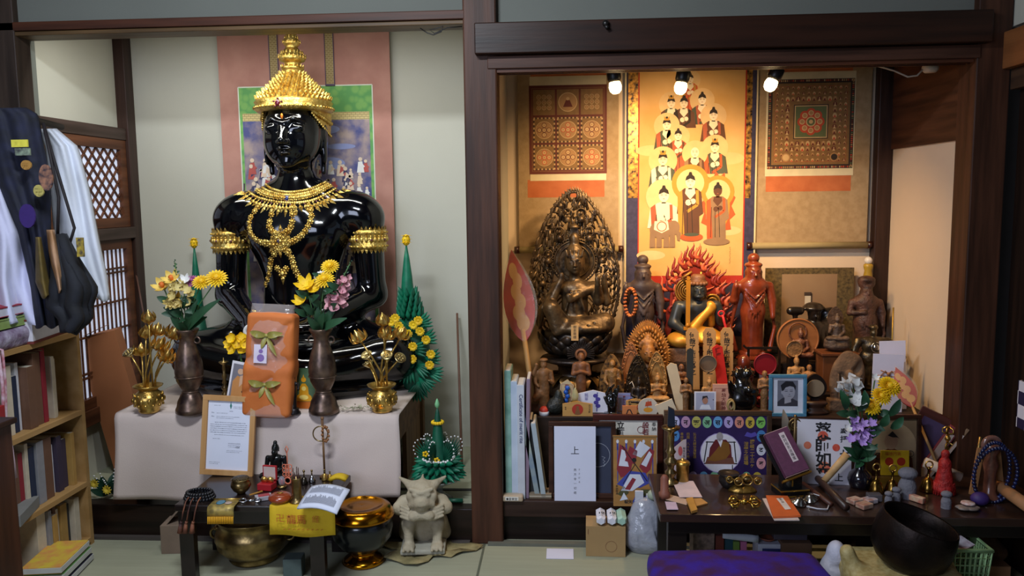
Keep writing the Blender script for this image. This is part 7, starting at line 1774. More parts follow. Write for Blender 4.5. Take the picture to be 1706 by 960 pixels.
for g in (-.15, .35): f.rect(iw*(g-.14), h_*.59, iw*(g+.14), h_*.60, -.0012); f.rect(iw*(g-.16), h_*.625, iw*(g+.16), h_*.633, -.0012)
f.m = 1; f.rect(iw*.0, h_*.475, iw*.35, h_*.482, -.0012); f.rect(iw*.12, h_*.52, iw*.24, h_*.53, -.0012); f.build('portrait', [M('#767886', .5), M('#3a3a46', .5), M('#a9a9b6', .5), M('#24242c', .5)], t)
# black hand, red-capped jar, dark rock
p = at3(1020, 3.165, TB); t = thing('black_hand_ornament', 'glossy black sculpted hand ornament with curled fingers', 'ornament', p)
q = [E((0, 0, .05), (.022, .016, .032)), K((0, 0, .0), (0, 0, .03), .02, .018, k=.01), K((-.015, 0, .06), (-.022, -.004, .085), .007, .006, k=.005), K((-.022, -.004, .085), (-.012, -.01, .11), .006, .005, k=.004), K((-.005, 0, .07), (-.006, -.004, .105), .007, .005, k=.005), K((-.006, -.004, .105), (.006, -.012, .12), .005, .004, k=.004), K((.006, 0, .07), (.012, 0, .10), .007, .005, k=.005), K((.014, 0, .06), (.022, 0, .10), .006, .005, k=.005), K((.022, 0, .1), (.024, -.004, .115), .005, .004, k=.004), K((-.018, -.01, .045), (-.03, -.012, .07), .007, .006, k=.005), E((0, 0, .004), (.035, .028, .006), k=.004)]
solid(q, .0022, .006).build('hand', M('#0c0a0a', .12, coat=1), t)
p = at3(906, 3.145, TB); hh = .036; t = thing('small_round_box', 'small white-and-red round box standing between the magazines and the dark frame', 'box', p); MB().cyl((0, 0, 0), (0, 0, hh-.02), .02, n=20).build('body', M('#c9ccd6', .5), t); MB().sph((0, -.0, hh-.018), (.019, .019, .018)).build('red_cap', M('#c23a2c', .5), t)
tag(solid([E((0, 0, .035), (.035, .028, .035)), E((.01, 0, .065), (.018, .016, .035)), E((-.015, -.01, .03), (.025, .02, .02))], .003, .01).build('dark_rock', carved('#20241f', .5), None, at3(926, 3.16, TB)), 'dark green-black rough stone beside the carved dancing guardian', 'stone')
tag(solid([E((0, 0, .02), (.06, .04, .028)), E((.03, 0, .025), (.035, .03, .03))], .004, .01).build('brown_rock', carved('#6a4a38', .6), None, Vector((at(900, 700, 3.15).x-.015, 3.19, TB-.002))), 'flat brown rock beneath the carved dancing guardian', 'stone')
# envelopes with cord, standing on the step
for k_, (px, top, wpx, Y, lab) in enumerate(((1488, 569, 42, 3.26, 'plain white envelope standing highest behind the corded one'), (1476, 591, 50, 3.215, 'white ceremonial envelope with brown paper-cord bow'))):
    p = at(px, 690, Y); p.z = TB if k_ else TB; h = zh(px, top, Y, TB); w = wpx*mpp(p); t = thing('ceremonial_envelope', lab, 'envelope', Vector((p.x, Y, TB)), (-.06, -.03+.06*k_, 0))
    MB().box((0, 0, h/2), (w, .003, h)).build('envelope', M('#dcdcf2', .7, var=.02), t)
    if k_: 
        b_ = MB(); c = h*.66
        for g in (-1, 1): b_.tube([(0, -.004, c), (g*.012, -.006, c+.012), (g*.032, -.005, c-.01), (g*.035, -.005, c-.05)], .0022, 6).tube([(0, -.004, c), (g*.03, -.006, c+.014)], .0022, 6)
        b_.sph((0, -.006, c), .007).tube([(-.05, -.004, c-.006), (.05, -.004, c-.012)], .002, 6).tube([(0, -.004, c), (0, -.005, c-.06)], .0035, 6); b_.build('cord_bow', M('#9a6a48', .5), t)
fan(at(1572, 800, 2.93), at(1492, 612, 3.16), 'small red ceremonial fan in plastic on a long pale stick, beside the white envelopes', .036, '#b8342c', .2, .62, .0055)
# frames leaning at the right
t = framed('portrait_frame', 'dark frame with a brown picture of a seated priest inside a large pale circle', 1487, 98*mpp(at(1490, 740, 2.95)), zh(1487, 694, 2.97, DZ), 2.975, DZ, .015, FD, tilt=-.08, back=M('#8a7458', .6, col2='#7d684e', vs=6)); h_ = zh(1487, 694, 2.97, DZ)
f = MB(); f.disc(.005, h_-.115, .085, -.0005, n=40); f.m = 1; f.poly([(-.09, .06), (.09, .06), (.075, h_-.16), (.0, h_-.12), (-.05, h_-.15)], -.0009); f.m = 2; f.disc(.0, h_-.10, .024, -.0012, .03); f.m = 3; f.poly([(-.012, h_-.078), (.005, h_-.062), (.03, h_-.09), (.022, h_-.085), (.005, h_-.085)], -.0015); f.ring(-.045, h_-.155, .010, .013, -.0016); f.ring(.07, h_-.145, .010, .012, -.0016); f.build('painting', [M('#b39a76', .6), M('#6a3a22', .6), M('#a8866a', .6), INK], t)
for k_, (px, Y, rl, m, lab, ww, hh) in enumerate(((1545, 3.08, .42, FM, 'reddish frame leaning tilted at the right alcove wall, behind the pale fan stick', .13, .30), (1566, 3.04, .50, M('#7a2f38', .5), 'dark crimson book tilted against the right-hand post', .035, .27), (1578, 3.02, .55, M('#8a6a4c', .6), 'pale brown tilted board outermost at the right-hand post', .012, .28))):
    p = at(px-20, 770, Y); t = thing('framed_picture' if k_ == 0 else ('leaning_book' if k_ == 1 else 'leaning_board'), lab, 'picture' if k_ == 0 else ('book' if k_ == 1 else 'board'), Vector((p.x-.05, Y, DZ+.06)), (-.05, rl, -.4))
    MB().box((0, 0, hh/2), (ww, .02, hh)).build('board', m, t, bevel=.002)
    MB().box((0, -.011, hh/2), (ww*.7, .002, hh*.8)).build('face', M('#3a2a52', .5) if k_ == 0 else M('#b9a79c', .6), t)
# calligraphy board on the table
TT2 = .30
p = Vector((at(1372, 808, 2.84).x, 2.835, TT2)); w_ = 88*mpp(p); h_ = zh(1370, 697, 2.87, TT2)
t = thing('calligraphy_board', 'white board with bold black calligraphy and red seals, behind the purple sutra book', 'calligraphy', p, (-.16, .02, -.03)); MB().box((0, 0, h_/2), (w_, .004, h_)).build('board', M('#dcd8e2', .7, var=.02), t)
MB().box((w_/2+.003, 0, h_/2), (.008, .008, h_+.004)).box((0, 0, h_+.002), (w_, .008, .006)).build('frame', FD, t)
f = MB(); f.text('薬師如来', -.004, h_-.012, .056, -.0025, True, bold=.025, gap=.92); f.text('奉拝', .066, h_-.03, .026, -.0025, True, bold=.02); f.text('七', .052, .095, .034, -.0025, bold=.03); f.text('上', .035, .015, .03, -.0025, bold=.02); f.m = 1; f.disc(.04, .13, .013, -.003).disc(-.058, .135, .013, -.003).disc(-.005, h_-.06, .018, -.0022).disc(-.0, .06, .02, -.0022); f.build('calligraphy', [INK, M('#d04a3a', .6, col2='#e08a6a')], t)
# --- black low table
t = thing('black_altar_table', 'long dark lacquered low table in front of the right alcove', 'table', (0, 0, 0)); c0 = on(1097, 848, TT2); c1 = on(1192, 858, TT2); yf = c1.y-.0; x0_, x1_ = c0.x, 1.62
TL = M('#3a2820', .3, col2='#2a1b16', vs=5, coat=.3, stretch=(.2, 2, 2))
MB().box(((x0_+x1_)/2, (yf+2.93)/2, TT2-.014), (x1_-x0_, 2.93-yf, .028)).build('tabletop', TL, t, bevel=.003); MB().box(((x0_+x1_)/2, yf+.03, TT2-.05), (x1_-x0_-.06, .015, .045)).build('apron', M('#17100d', .4), t)
for x in (x0_+.06, .5*(x0_+x1_)+.1, x1_-.06):
    for y_ in (yf+.05, 2.88): MB().box((x, y_, (TT2-.028)/2), (.06, .04, TT2-.028)).build('leg', M('#17100d', .4), t)
def T(px, py): return on(px, py, TT2+.001)
def lathe_thing(name, lab, cat, px, py, prof, m, sc=1, part='body', n=24):
    t = thing(name, lab, cat, T(px, py)); MB().lathe([(r*sc, z*sc) for r, z in prof], n).build(part, m, t); return t
CN = [(.03, 0), (.032, .005), (.024, .014), (.012, .025), (.02, .038), (.022, .046), (.012, .056), (.014, .07), (.024, .082), (.026, .09), (.014, .10), (.013, .115), (.02, .125), (.013, .135), (.012, .16), (.014, .18), (.012, .20), (.034, .215), (.036, .22), (.01, .222)]
t = lathe_thing('brass_candlestick', 'tall knobbed brass candlestick at the left end of the black table', 'candlestick', 1117, 806, CN, BRASSD, .94); MB().prism([(-.012, .21), (.014, .21), (.010, .27), (-.010, .28)], -.008, .008).build('dark_candle', M('#1c2434', .4), t)
lathe_thing('brass_cup', 'lidded brass cylinder cup beside the candlestick', 'cup', 1137, 803, [(.022, 0), (.023, .06), (.026, .064), (.026, .072), (.02, .078), (.006, .08), (.006, .086), (0, .088)], BRASS)
lathe_thing('incense_burner', 'small dark incense burner in front of the purple picture', 'burner', 1214, 812, [(.02, 0), (.024, .004), (.034, .02), (.035, .032), (.03, .042), (.037, .05), (.036, .053), (.03, .046), (0, .044)], M('#2e2a2a', .35, .5))
lathe_thing('red_pillar', 'small reddish stone pillar at the left end of the black table', 'pillar', 1107, 830, [(.018, 0), (.02, .02), (.014, .025), (.014, .07), (.008, .08), (0, .082)], M('#8a5240', .6), n=6)
# tray with small implements
p = T(1237, 818); t = thing('gilt_tray', 'lobed gilt tray holding little brass cups and rings', 'tray', p); P = [(.088*(1+.10*abs(math.cos(2*a)))*math.cos(a), .050*(1+.12*abs(math.sin(2*a)))*math.sin(a)) for a in [2*PI*i/60 for i in range(60)]]
b_ = MB(); b_.X = Matrix.Rotation(PI/2, 4, 'X'); b_.prism(P, -.026, -.02); b_.X = Matrix.Identity(4); b_.lathe([(.05, 0), (.045, .006), (.03, .02)], 24, sy=.6); b_.build('tray', M('#a88440', .35, .8, col2='#6d5426', vs=30, bump=.3), t)
for k_, (x, y_, r) in enumerate(((-.018, -.005, .018), (.015, .012, .022), (.048, .0, .016), (-.045, .01, .014))):
    q = thing('brass_cup', ['ring-handled brass piece at the tray front', 'domed brass piece in the centre of the gilt tray', 'brass cup at the right of the gilt tray', 'small brass cup at the left of the gilt tray'][k_], 'cup', p+Vector((x, y_, .026)), 0, 'brass implements on the tray')
    MB().lathe([(r*.6, 0), (r*.5, .006), (r, .012), (r*1.05, .02), (r*.6, .028 if k_ == 1 else .018), (0, .034 if k_ == 1 else .014)], 18).build('body', BRASSD, q); MB().torus((0, -r*.9, .014), r*.75, .0025, 18, 6).build('ring', BRASS, q)
def vajra(p, L_, lab, m, rot=0, n=4, name='brass_vajra', tilt=0):
    t = thing(name, lab, 'vajra', p, (0, tilt, rot)); b_ = MB(); b_.cyl((-L_*.16, 0, .02), (L_*.16, 0, .02), .006).sph((0, 0, .02), .011, 10, 6)
    for g in (-1, 1):
        for a in range(n):
            d = Vector((0, math.cos(a*2*PI/n+.7), math.sin(a*2*PI/n+.7))); b_.tube([Vector((g*L_*.16, 0, .02)), Vector((g*L_*.24, 0, .02))+d*.019, Vector((g*L_*.38, 0, .02))+d*.018, Vector((g*L_*.48, 0, .02))+d*.004], .0035, 6)
        b_.cyl((g*L_*.16, 0, .02), (g*L_*.5, 0, .02), .003, .0015)
    b_.build('body', m, t); return t
vajra(T(1240, 846), .105, 'gold double-ended vajra lying in front of the gilt tray', M('#d9b252', .22, 1))
vajra(Vector((at(1573, 745, 2.98).x, 3.0, .42)), .09, 'upright gold vajra at the foot of the right-hand post', BRASS, tilt=PI/2)
# loose papers
def sheet(name, P, lab, cat, m, th=.0015, dz=0):
    pts = [T(*q_)+Vector((0, 0, dz)) for q_ in P]; c = sum(pts, Vector())/4; b_ = MB(); b_.add([v-c for v in pts]+[v-c+Vector((0, 0, th)) for v in pts], [(3, 2, 1, 0), (4, 5, 6, 7), (0, 1, 5, 4), (1, 2, 6, 5), (2, 3, 7, 6), (3, 0, 4, 7)]); o = b_.build(name, m, None, c); tag(o, lab, cat); return o
sheet('pink_note', [(1132, 831), (1170, 831), (1155, 804), (1120, 804)], 'pale pink square note on the black table', 'paper', M('#d9c2c4', .7), dz=.004)
sheet('tan_slip', [(1106, 832), (1144, 842), (1146, 833), (1103, 821)], 'tan paper slip crossing under the pink note', 'paper', M('#c9a890', .7)); sheet('small_note', [(1111, 851), (1130, 851), (1126, 839), (1108, 838)], 'small pinkish note at the very corner of the black table', 'paper', M('#d0b6c8', .7), dz=.003)
sheet('wooden_token', [(1152, 858), (1162, 855), (1154, 834), (1143, 836)], 'wooden token with a pale label projecting over the table edge', 'token', M('#c98f3e', .6), .008, .004); sheet('yellow_sachet', [(1158, 846), (1179, 840), (1168, 832), (1146, 833)], 'yellow-brown paper sachet beside the wooden token', 'sachet', M('#c9924e', .6), .004)
b_ = sheet('orange_booklet', [(1288, 866), (1334, 864), (1312, 831), (1276, 830)], 'orange sutra booklet with a white title slip on the table edge', 'booklet', M('#d9662c', .6), .006, .004); sheet('pale_booklet', [(1290, 868), (1332, 868), (1306, 831), (1270, 832)], 'pale booklet lying under the orange one', 'booklet', M('#d8c8c0', .6), .003)
pts = [T(1308, 855), T(1318, 854), T(1304, 835), T(1293, 836)]; c = b_.location; MB().add([v-c+Vector((0, 0, .0112)) for v in pts], [(0, 1, 2, 3)]).build('title_slip', M('#e0d4cc', .6), b_)
t_ = MB(); R_ = (pts[0]-pts[3]).normalized(); base = pts[3].lerp(pts[2], .5)-c
for i, ch_ in enumerate('般若心経'):
    vs, fs, wd = glyphs(ch_, 0); s_ = .010; sd = (pts[2]-pts[3]).normalized(); t_.add([base+sd*(v[0]-wd/2)*s_+R_*((i*1.05+.95)*s_-v[1]*s_)+Vector((0, 0, .0118)) for v in vs], fs)
t_.build('lettering', INK, b_)
# sutra stand with purple book
p = T(1316, 822); t = thing('sutra_stand', 'black lacquer reading stand edged in gold', 'stand', p, .2); BG = M('#0e0c0c', .3, coat=.3); GE = M('#b88a34', .4, .7)
MB().box((0, 0, .012), (.10, .075, .024)).build('base', BG, t); MB().box((0, -.038, .022), (.102, .003, .004)).box((0, -.038, .002), (.102, .003, .004)).box((-.05, 0, .022), (.003, .076, .004)).box((0, -.016, .05), (.004, .003, .04)).build('gold_edging', GE, t); MB().box((0, 0, .05), (.07, .03, .06)).build('post', BG, t)
Rb = Euler((1.0, .0, 0)).to_matrix() ; Rb = (Matrix.Rotation(-.30, 3, 'Y') @ Matrix.Rotation(.95, 3, 'X'))
ctr = Vector((-.02, .01, .135)); MB().box(ctr, (.10, .17, .01), Rb).build('reading_board', BG, t); MB().box(ctr+Rb @ Vector((0, -.085, .008)), (.104, .006, .02), Rb).build('ledge', GE, t)
t = thing('sutra_book', 'purple cloth-bound sutra book with a white title slip on the reading stand', 'book', p+Vector((0, 0, 0)), .2); cc = ctr+Rb @ Vector((.002, .0, .021)); MB().box(cc, (.085, .155, .026), Rb).build('cover', M('#5a2a4a', .7, col2='#502542', vs=80), t, bevel=.002); MB().box(cc+Rb @ Vector((0, .0, 0)), (.082, .158, .020), Rb).build('pages', M('#c9a8a4', .8), t)
MB().box(cc+Rb @ Vector((.012, .012, .0135)), (.020, .105, .001), Rb).build('title_slip', M('#cdbfc4', .7), t); t_ = MB()
for i, ch_ in enumerate('摩訶般若波羅蜜'):
    vs, fs, wd = glyphs(ch_, 0); s_ = .0125; t_.add([cc+Rb @ Vector((.012+(v[0]-wd/2)*s_, .055-(i*1.05+.8)*s_+v[1]*s_, .0145)) for v in vs], fs)
t_.build('lettering', INK, t)
# staff head (ringed) before the blue frame with grey feather loop
p = T(1322, 800); t = thing('ringed_finial', 'small brass ringed finial on a stem in front of the blue photo frame', 'ornament', p); z_ = zh(1322, 708, p.y, TT2); MB().cyl((0, 0, 0), (0, 0, z_+.03), .005).lathe([(.02, 0), (.02, .004), (.008, .01)], 14).build('stem', M('#6d5a3c', .4, .6), t); MB().torus((0, 0, z_), .021, .0035, 20, 6).torus((.0, 0, z_-.002), .012, .003, 16, 6).sph((0, 0, z_+.03), .006).build('rings', BRASSD, t)
b_ = MB(); c = at(1308, 745, 2.93); b_.torus((0, 0, 0), .030, .005, 20, 6, sx=.5); leaf(b_, (0, 0, .02), (-.01, 0, .14), .03); b_.tube([(0, 0, -.03), (.01, .0, c.z*-1+TT2+.02)], .004, 6)
tag(b_.build('grey_feather', M('#7a7064', .7), None, c), 'grey feather-like ornament with a loop left of the ringed finial', 'ornament')
# wooden striker, ink box, cymbals
def rod(name, a, b, r, lab, m, cat='stick', r1=None): tag(MB().cyl((0, 0, 0), Vector(b)-Vector(a), r, r1 or r, 12).build(name, m, None, a), lab, cat)
rod('bell_striker', T(1410, 852)+Vector((0, 0, .012)), T(1352, 796)+Vector((0, 0, .02)), .012, 'dark wooden bell striker rod lying diagonally by the sutra stand', M('#3a2620', .4), 'striker'); rod('wooden_baton', T(1385, 845)+Vector((0, 0, .008)), T(1338, 810)+Vector((0, 0, .008)), .008, 'reddish-brown wooden slat left of the bell striker', M('#4d2a20', .5))
rod('wrapped_amulet_stick', T(1367, 812)+Vector((0, 0, .008)), at(1412, 757, 2.80), .011, 'pale wrapped amulet stick with red band in front of the calligraphy board', M('#c9a878', .6, col2='#b08a58', vs=30), 'stick', .014)
for k_, (px, py, lab) in enumerate(((1330, 842, 'front cup of the pair of small silvery cymbals'), (1350, 836, 'rear cup of the pair of small silvery cymbals'))):
    t = thing('hand_cymbal', lab, 'cymbal', T(px, py), (.25, .2*(1-2*k_), 0), 'small cymbals'); t.location.z += .008; MB().lathe([(.026, 0), (.024, .005), (.016, .010), (.013, .018), (0, .022)], 24).build('cup', M('#b9b4aa', .2, 1), t)
tag(MB().tube([T(1352, 832)+Vector((0, 0, .02)), T(1368, 832)+Vector((0, 0, .01)), T(1382, 842)+Vector((0, 0, .004)), T(1378, 851)+Vector((0, 0, .004)), T(1362, 850)+Vector((0, 0, .004)), T(1344, 846)+Vector((0, 0, .004))], .0025, 6).build('white_string', M('#c9cbd4', .6)), 'pale cord looping from the small cymbals', 'cord')
# dark vase with flowers
vp = T(1432, 812); t = thing('dark_vase', 'squat dark glazed vase holding white, yellow and lilac flowers', 'vase', vp); MB().lathe([(.03, 0), (.036, .01), (.042, .03), (.036, .05), (.02, .065), (.018, .09), (.026, .115), (.022, .115), (.014, .09)], 24).build('body', M('#15131c', .15, coat=.8), t)
mm = vp+Vector((0, 0, .105)); yv = mm.y; G2 = 'artificial flowers in the dark vase'
for px, py, r, lab in ((1480, 646, .042, 'yellow chrysanthemum highest and furthest right in the dark vase'), (1467, 662, .036, 'yellow chrysanthemum just below the highest in the dark vase'), (1450, 679, .036, 'yellow chrysanthemum lowest of three in the dark vase')): flower('chrysanthemum', at(px, py, yv-.01), mm, r, YEL, lab, 2, G2)
flower('carnation', at(1420, 640, yv), mm, .04, WHI, 'white carnation highest in the dark vase', 2, G2); flower('carnation', at(1405, 647, yv), mm, .03, WHI, 'smaller white bloom at the far left of the dark vase', 1, G2)
flower('lily', at(1427, 668, yv-.02), mm, .042, WHI, 'white lily below the white carnation', 1, G2); flower('carnation', at(1416, 666, yv-.01), mm, .013, M('#e6e0b8', .6), 'small cream bud left of the white lily', 0, G2, name='flower_bud'); flower('lily', at(1412, 693, yv), mm, .018, M('#cfe0e4', .6), 'tiny pale blue-white bell flower on the left of the dark vase', 0, G2, name='bell_flower'); flower('lily', at(1414, 715, yv-.01), mm, .02, WHI, 'small white flower beside the lilac cluster', 0, G2); flower('lily', at(1458, 630, yv+.01), mm, .018, WHI, 'small white star flower near the top of the dark vase', 1, G2)
flower('orchid_cluster', at(1435, 716, yv-.03), mm, .052, LILAC, 'lilac blossom cluster drooping at the front of the dark vase', 2, G2, n=16, name='lilac_blossom'); flower('lily', at(1436, 678, yv), mm, .022, LILAC, 'single lilac flower above the lilac cluster', 0, G2, name='lilac_flower')
t = thing('ivy_spray', 'dark ivy-like leaves round the mouth of the dark vase', 'leaves', mm)
for k_, (px, py) in enumerate(((1405, 745), (1412, 765), (1425, 780), (1445, 770), (1460, 760), (1462, 740), (1420, 740), (1440, 752), (1480, 690), (1505, 695), (1450, 740), (1400, 650), (1500, 665), (1440, 650))):
    q_ = at(px, py, yv-.04)-mm; L_ = q_.length; b0_ = q_*.72 if L_ > .12 else Vector((0, 0, 0)); leaf(MB(), b0_, q_, .030, (0, -1, .3), .15).build('leaf', M('#2a5a38', .45, col2='#1a3d28', vs=15), t)
# bells, stone jizo, red figure, shells
HB = [(.026, 0), (.028, .004), (.022, .018), (.018, .034), (.010, .044), (.004, .048), (.004, .07), (.007, .075), (.004, .08), (.0, .082)]
for px, py, sc_, lab in ((1459, 820, 1.0, 'dark brass handbell next to the dark vase'), (1486, 820, .95, 'greenish-gold handbell in front of the small yellow sign'), (1546, 818, 1.05, 'bright brass handbell with ring handle right of the grey stone figure')):
    t = lathe_thing('handbell', lab, 'bell', px, py, HB, M('#a8823c', .25, 1, col2='#6a5026'), sc_, 'bell'); MB().torus((0, 0, .088*sc_), .012, .003, 16, 6).build('ring_handle', BRASS, t)
def jizo(px, py, s_, lab): 
    p = T(px, py); o = solid([E((0, 0, .35*s_), (.26*s_, .24*s_, .36*s_)), K((0, 0, .0), (0, 0, .3*s_), .27*s_, .25*s_, k=.1*s_), E((0, 0, .78*s_), (.30*s_, .26*s_, .19*s_), k=.03*s_), E((0, -.25*s_, .76*s_), (.02*s_, .03*s_, .02*s_), k=.01*s_)], s_/26, .01).build('stone_figure', M('#77757e', .9, bump=.5, bs=80), None, p); tag(o, lab, 'figurine', 'round-headed grey stone figures')
jizo(1511, 828, .105, 'tallest round-headed grey stone figure'); jizo(1493, 835, .05, 'small grey stone figure just left of the tallest one'); jizo(1480, 840, .045, 'smallest grey stone figure, nearest the dark bowl rim'); jizo(1576, 846, .058, 'small grey stone figure standing alone below the red tasselled figure')
tag(MB().box((0, 0, .012), (.045, .03, .024)).build('metal_block', M('#5a5458', .5), None, T(1456, 834), bevel=.003), 'small grey block in front of the dark brass handbell', 'block')
p = T(1572, 822); t = thing('red_tassel_figure', 'bright red tasselled doll-like ornament standing by the right-hand post', 'ornament', p); q = [K((0, 0, .02), (0, 0, .09), .034, .02, k=.01), E((0, 0, .105), (.02, .018, .022)), E((0, 0, .138), (.014, .013, .014))]; RR = M('#b3201c', .6, col2='#8a1614', vs=60, bump=.6, bs=90); solid(q, .003, .01).build('body', RR, t)
b_ = MB()
for i in range(26): a = 2*PI*i/26; b_.cyl((.03*math.cos(a), .026*math.sin(a), .04), (.037*math.cos(a), .032*math.sin(a), 0), .004, .003, 5)
b_.build('fringe', RR, t)
p = T(1500, 800); p.y += .05; t = thing('yellow_sign', 'small yellow sign with red figures behind the handbells', 'sign', p, (-.1, 0, 0)); MB().box((0, 0, .045), (.10, .003, .09)).build('board', M('#d8b41c', .5), t); f = MB(); f.m = 0; f.disc(-.02, .05, .015, -.002).disc(.022, .05, .015, -.002); f.text('福徳円満', -.035, .073, .014, -.002); f.build('print', M('#b5361c', .5), t)
rod('rolled_scroll', T(1600, 812)+Vector((0, 0, .035)), at(1540, 770, 2.85), .018, 'rolled pale scroll leaning behind the red tasselled figure', M('#c9b8a8', .7), 'scroll')
t = MB(); 
for i in range(5): t.sph((.0+.018*math.cos(i*1.3), .012*math.sin(i*1.3), .008), (.022, .014, .006), 10, 6)
tag(t.build('shell_dish', M('#6d625c', .4, col2='#8a7c74'), None, T(1612, 850)), 'grey scalloped shell-shaped dish near the table\'s right front edge', 'dish'); tag(MB().lathe([(.012, 0), (.022, .004), (.02, .008), (0, .009)], 16).build('white_biscuit', M('#d9cfd0', .6, col2='#b98a80', vs=80), None, T(1612, 848)+Vector((0, 0, .014))), 'flat white round piece lying in the shell-shaped dish', 'token')
for k_, (px, py, m, lab) in enumerate(((1424, 838, '#cfc0b0', 'cream patterned paper packet left of the black bowl, farther one'), (1440, 846, '#b9a08a', 'beige printed packet left of the black bowl, nearer one'), (1448, 838, '#d8d0d6', 'pale crumpled wrapper between the packets and the black bowl'))): tag(MB().box((0, 0, .008), (.045, .035, .016)).build('paper_packet', M(m, .6, col2='#a06a5a', vs=40), None, T(px, py), (0, 0, .5), bevel=.003), lab, 'packet')
tag(MB().box((0, 0, .01), (.02, .05, .02)).build('tag_packet', M('#b9362e', .5, col2='#d8c4a4', vs=30), None, T(1528, 836), (0, 0, .6), bevel=.003), 'small red and cream packet leaning on the grey stone figures', 'packet')
# beads on the right
p = T(1650, 838); t = thing('blue_prayer_beads', 'long strand of dark blue prayer beads draped over a carved stand at the right edge', 'beads', p); b_ = MB()
for (rx, rz, c, n) in ((.055, .105, (.0, 0, .09), 46), (.068, .095, (.005, -.012, .085), 44)):
    for i in range(n): a = 2*PI*i/n; b_.sph((c[0]+rx*math.cos(a), c[1]-.012*math.sin(a), c[2]+.012+rz*math.sin(a)), .0068, 7, 5)
b_.build('beads', M('#10142e', .25, col2='#1a2456', coat=.4), t)
p = p+Vector((.01, .03, 0)); t = thing('carved_stand', 'pinkish-brown carved stand inside the blue bead strand', 'stand', p); b_ = MB(); b_.lathe([(.03, 0), (.034, .01), (.02, .03), (.018, .09), (.024, .12), (.016, .15), (.026, .175), (.02, .19), (0, .2)], 16); b_.build('post', M('#80503e', .3, col2='#5a3428', coat=.4), t); b_ = MB(); b_.torus((0, 0, .185), .026, .009, 20, 8).build('ring', M('#7a544a', .2, coat=.6), t)
for x, r, lab in ((-.045, .3, 'tan wooden strip hanging left in the carved stand'), (.05, -.35, 'tan wooden strip at the right of the carved stand')): tag(MB().box((0, 0, .09), (.022, .006, .16)).build('wooden_strip', M('#a8784c', .6), None, p+Vector((x, .02, .0)), (0, r*.4, 0)), lab, 'strip')
rod('brown_log', T(1668, 840)+Vector((0.02, .06, .04)), T(1700, 872)+Vector((.04, .02, .04)), .02, 'pale brown log-like roll at the right edge behind the beads', M('#a8764c', .7), 'roll'); rod('brass_pin', T(1630, 812)+Vector((0, .04, 0)), at(1634, 728, 2.86), .006, 'slim metal stem with a knob behind the blue beads', BRASSD, 'stem')
tag(MB().sph((0, 0, .022), (.03, .025, .022)).build('purple_pouch', M('#3a2468', .6), None, T(1632, 842)), 'small purple pouch below the blue beads', 'pouch')

# ================================================ BOOKS AND THINGS LEFT OF THE FRAMES, FLOOR THINGS, SHELF, ROBES
def book(px, top, wpx, Y, z, m, lab, txt=None, d=.13, roll=0, name='book', pg='#d9d4cc', lift=0):
    p = at(px, 820, Y); w = wpx*mpp(p); h = zh(px, top, Y, z); t = thing(name, lab, 'book', Vector((p.x, Y, z+lift)), (0, roll, 0), 'books standing left of the dark frame')
    MB().box((0, d/2, h/2), (w, d, h)).build('cover', m, t, bevel=.001); MB().box((0, d/2, h/2), (w*.7, d-.004, h+.003)).build('pages', M(pg, .8), t)
    if txt:
        f = MB(); vs, fs, wd = glyphs(txt, .01); s_ = min(w*.95, .02); f.add([(-.25*s_+v[1]*s_, -.001, h-.035-v[0]*s_) for v in vs], fs); f.build('spine_lettering', M('#3a4270', .6), t)
    return t
book(848, 618, 11, 3.02, DZ, M('#5d8a7c', .5, col2='#9ac0b4', vs=10), 'thin green magazine at the far left beside the post')
book(858, 636, 11, 3.02, DZ, M('#a9b8cc', .4, col2='#c4cede', vs=8), 'pale glossy grey-blue magazine, second from the post'); book(869, 642, 12, 3.01, DZ, M('#c4c8d2', .5), 'white spined volume with yellow ends and vertical lettering', 'Certificate of merit rite')
book(878, 632, 6, 3.02, DZ, M('#8a7488', .5), 'thin mauve magazine right of the white lettered spine', roll=.02); book(887, 700, 12, 3.04, DZ, M('#26282c', .5), 'dark charcoal book leaning in the middle of the row', roll=-.03)
book(896, 690, 8, 3.02, DZ, M('#2a5a96', .5, col2='#a8b0a0', vs=7), 'blue-covered thin book leaning left', roll=-.17, lift=.002); book(906, 706, 8, 3.015, DZ, M('#a7b4bc', .5), 'pale grey thin book leaning left, outermost of the row', roll=-.13, lift=.002)
for k_ in range(3): tag(MB().box((0, 0, 0), (.085, .07, .006)).build('flat_booklet', M(['#6a5a48', '#b9ac98', '#8a7a66'][k_], .7), None, Vector((at(900, 825, 3.0).x, 3.05, DZ+.0035+.0065*k_))), ['brown', 'cream', 'tan'][k_]+' flat booklet lying under the leaning thin books, %s of three' % ['lowest', 'middle', 'top'][k_], 'booklet', 'flat booklets')
p = Vector((at(853, 828, 2.99).x, 3.0, DZ)); t = thing('incense_packet', 'small clear-wrapped packet with a lettered white label, lying by the post on the ledge', 'packet', p+Vector((0, -.0, 0))); MB().box((0, 0, .012), (.085, .04, .024)).build('body', M('#b9a58c', .3), t, bevel=.006); MB().box((0, -.0205, .013), (.05, .001, .014)).build('label', M('#e0dcd4', .5), t); f = MB().text('●香華堂', -.022, .008, .011, -.0215); f.build('lettering', INK, t)
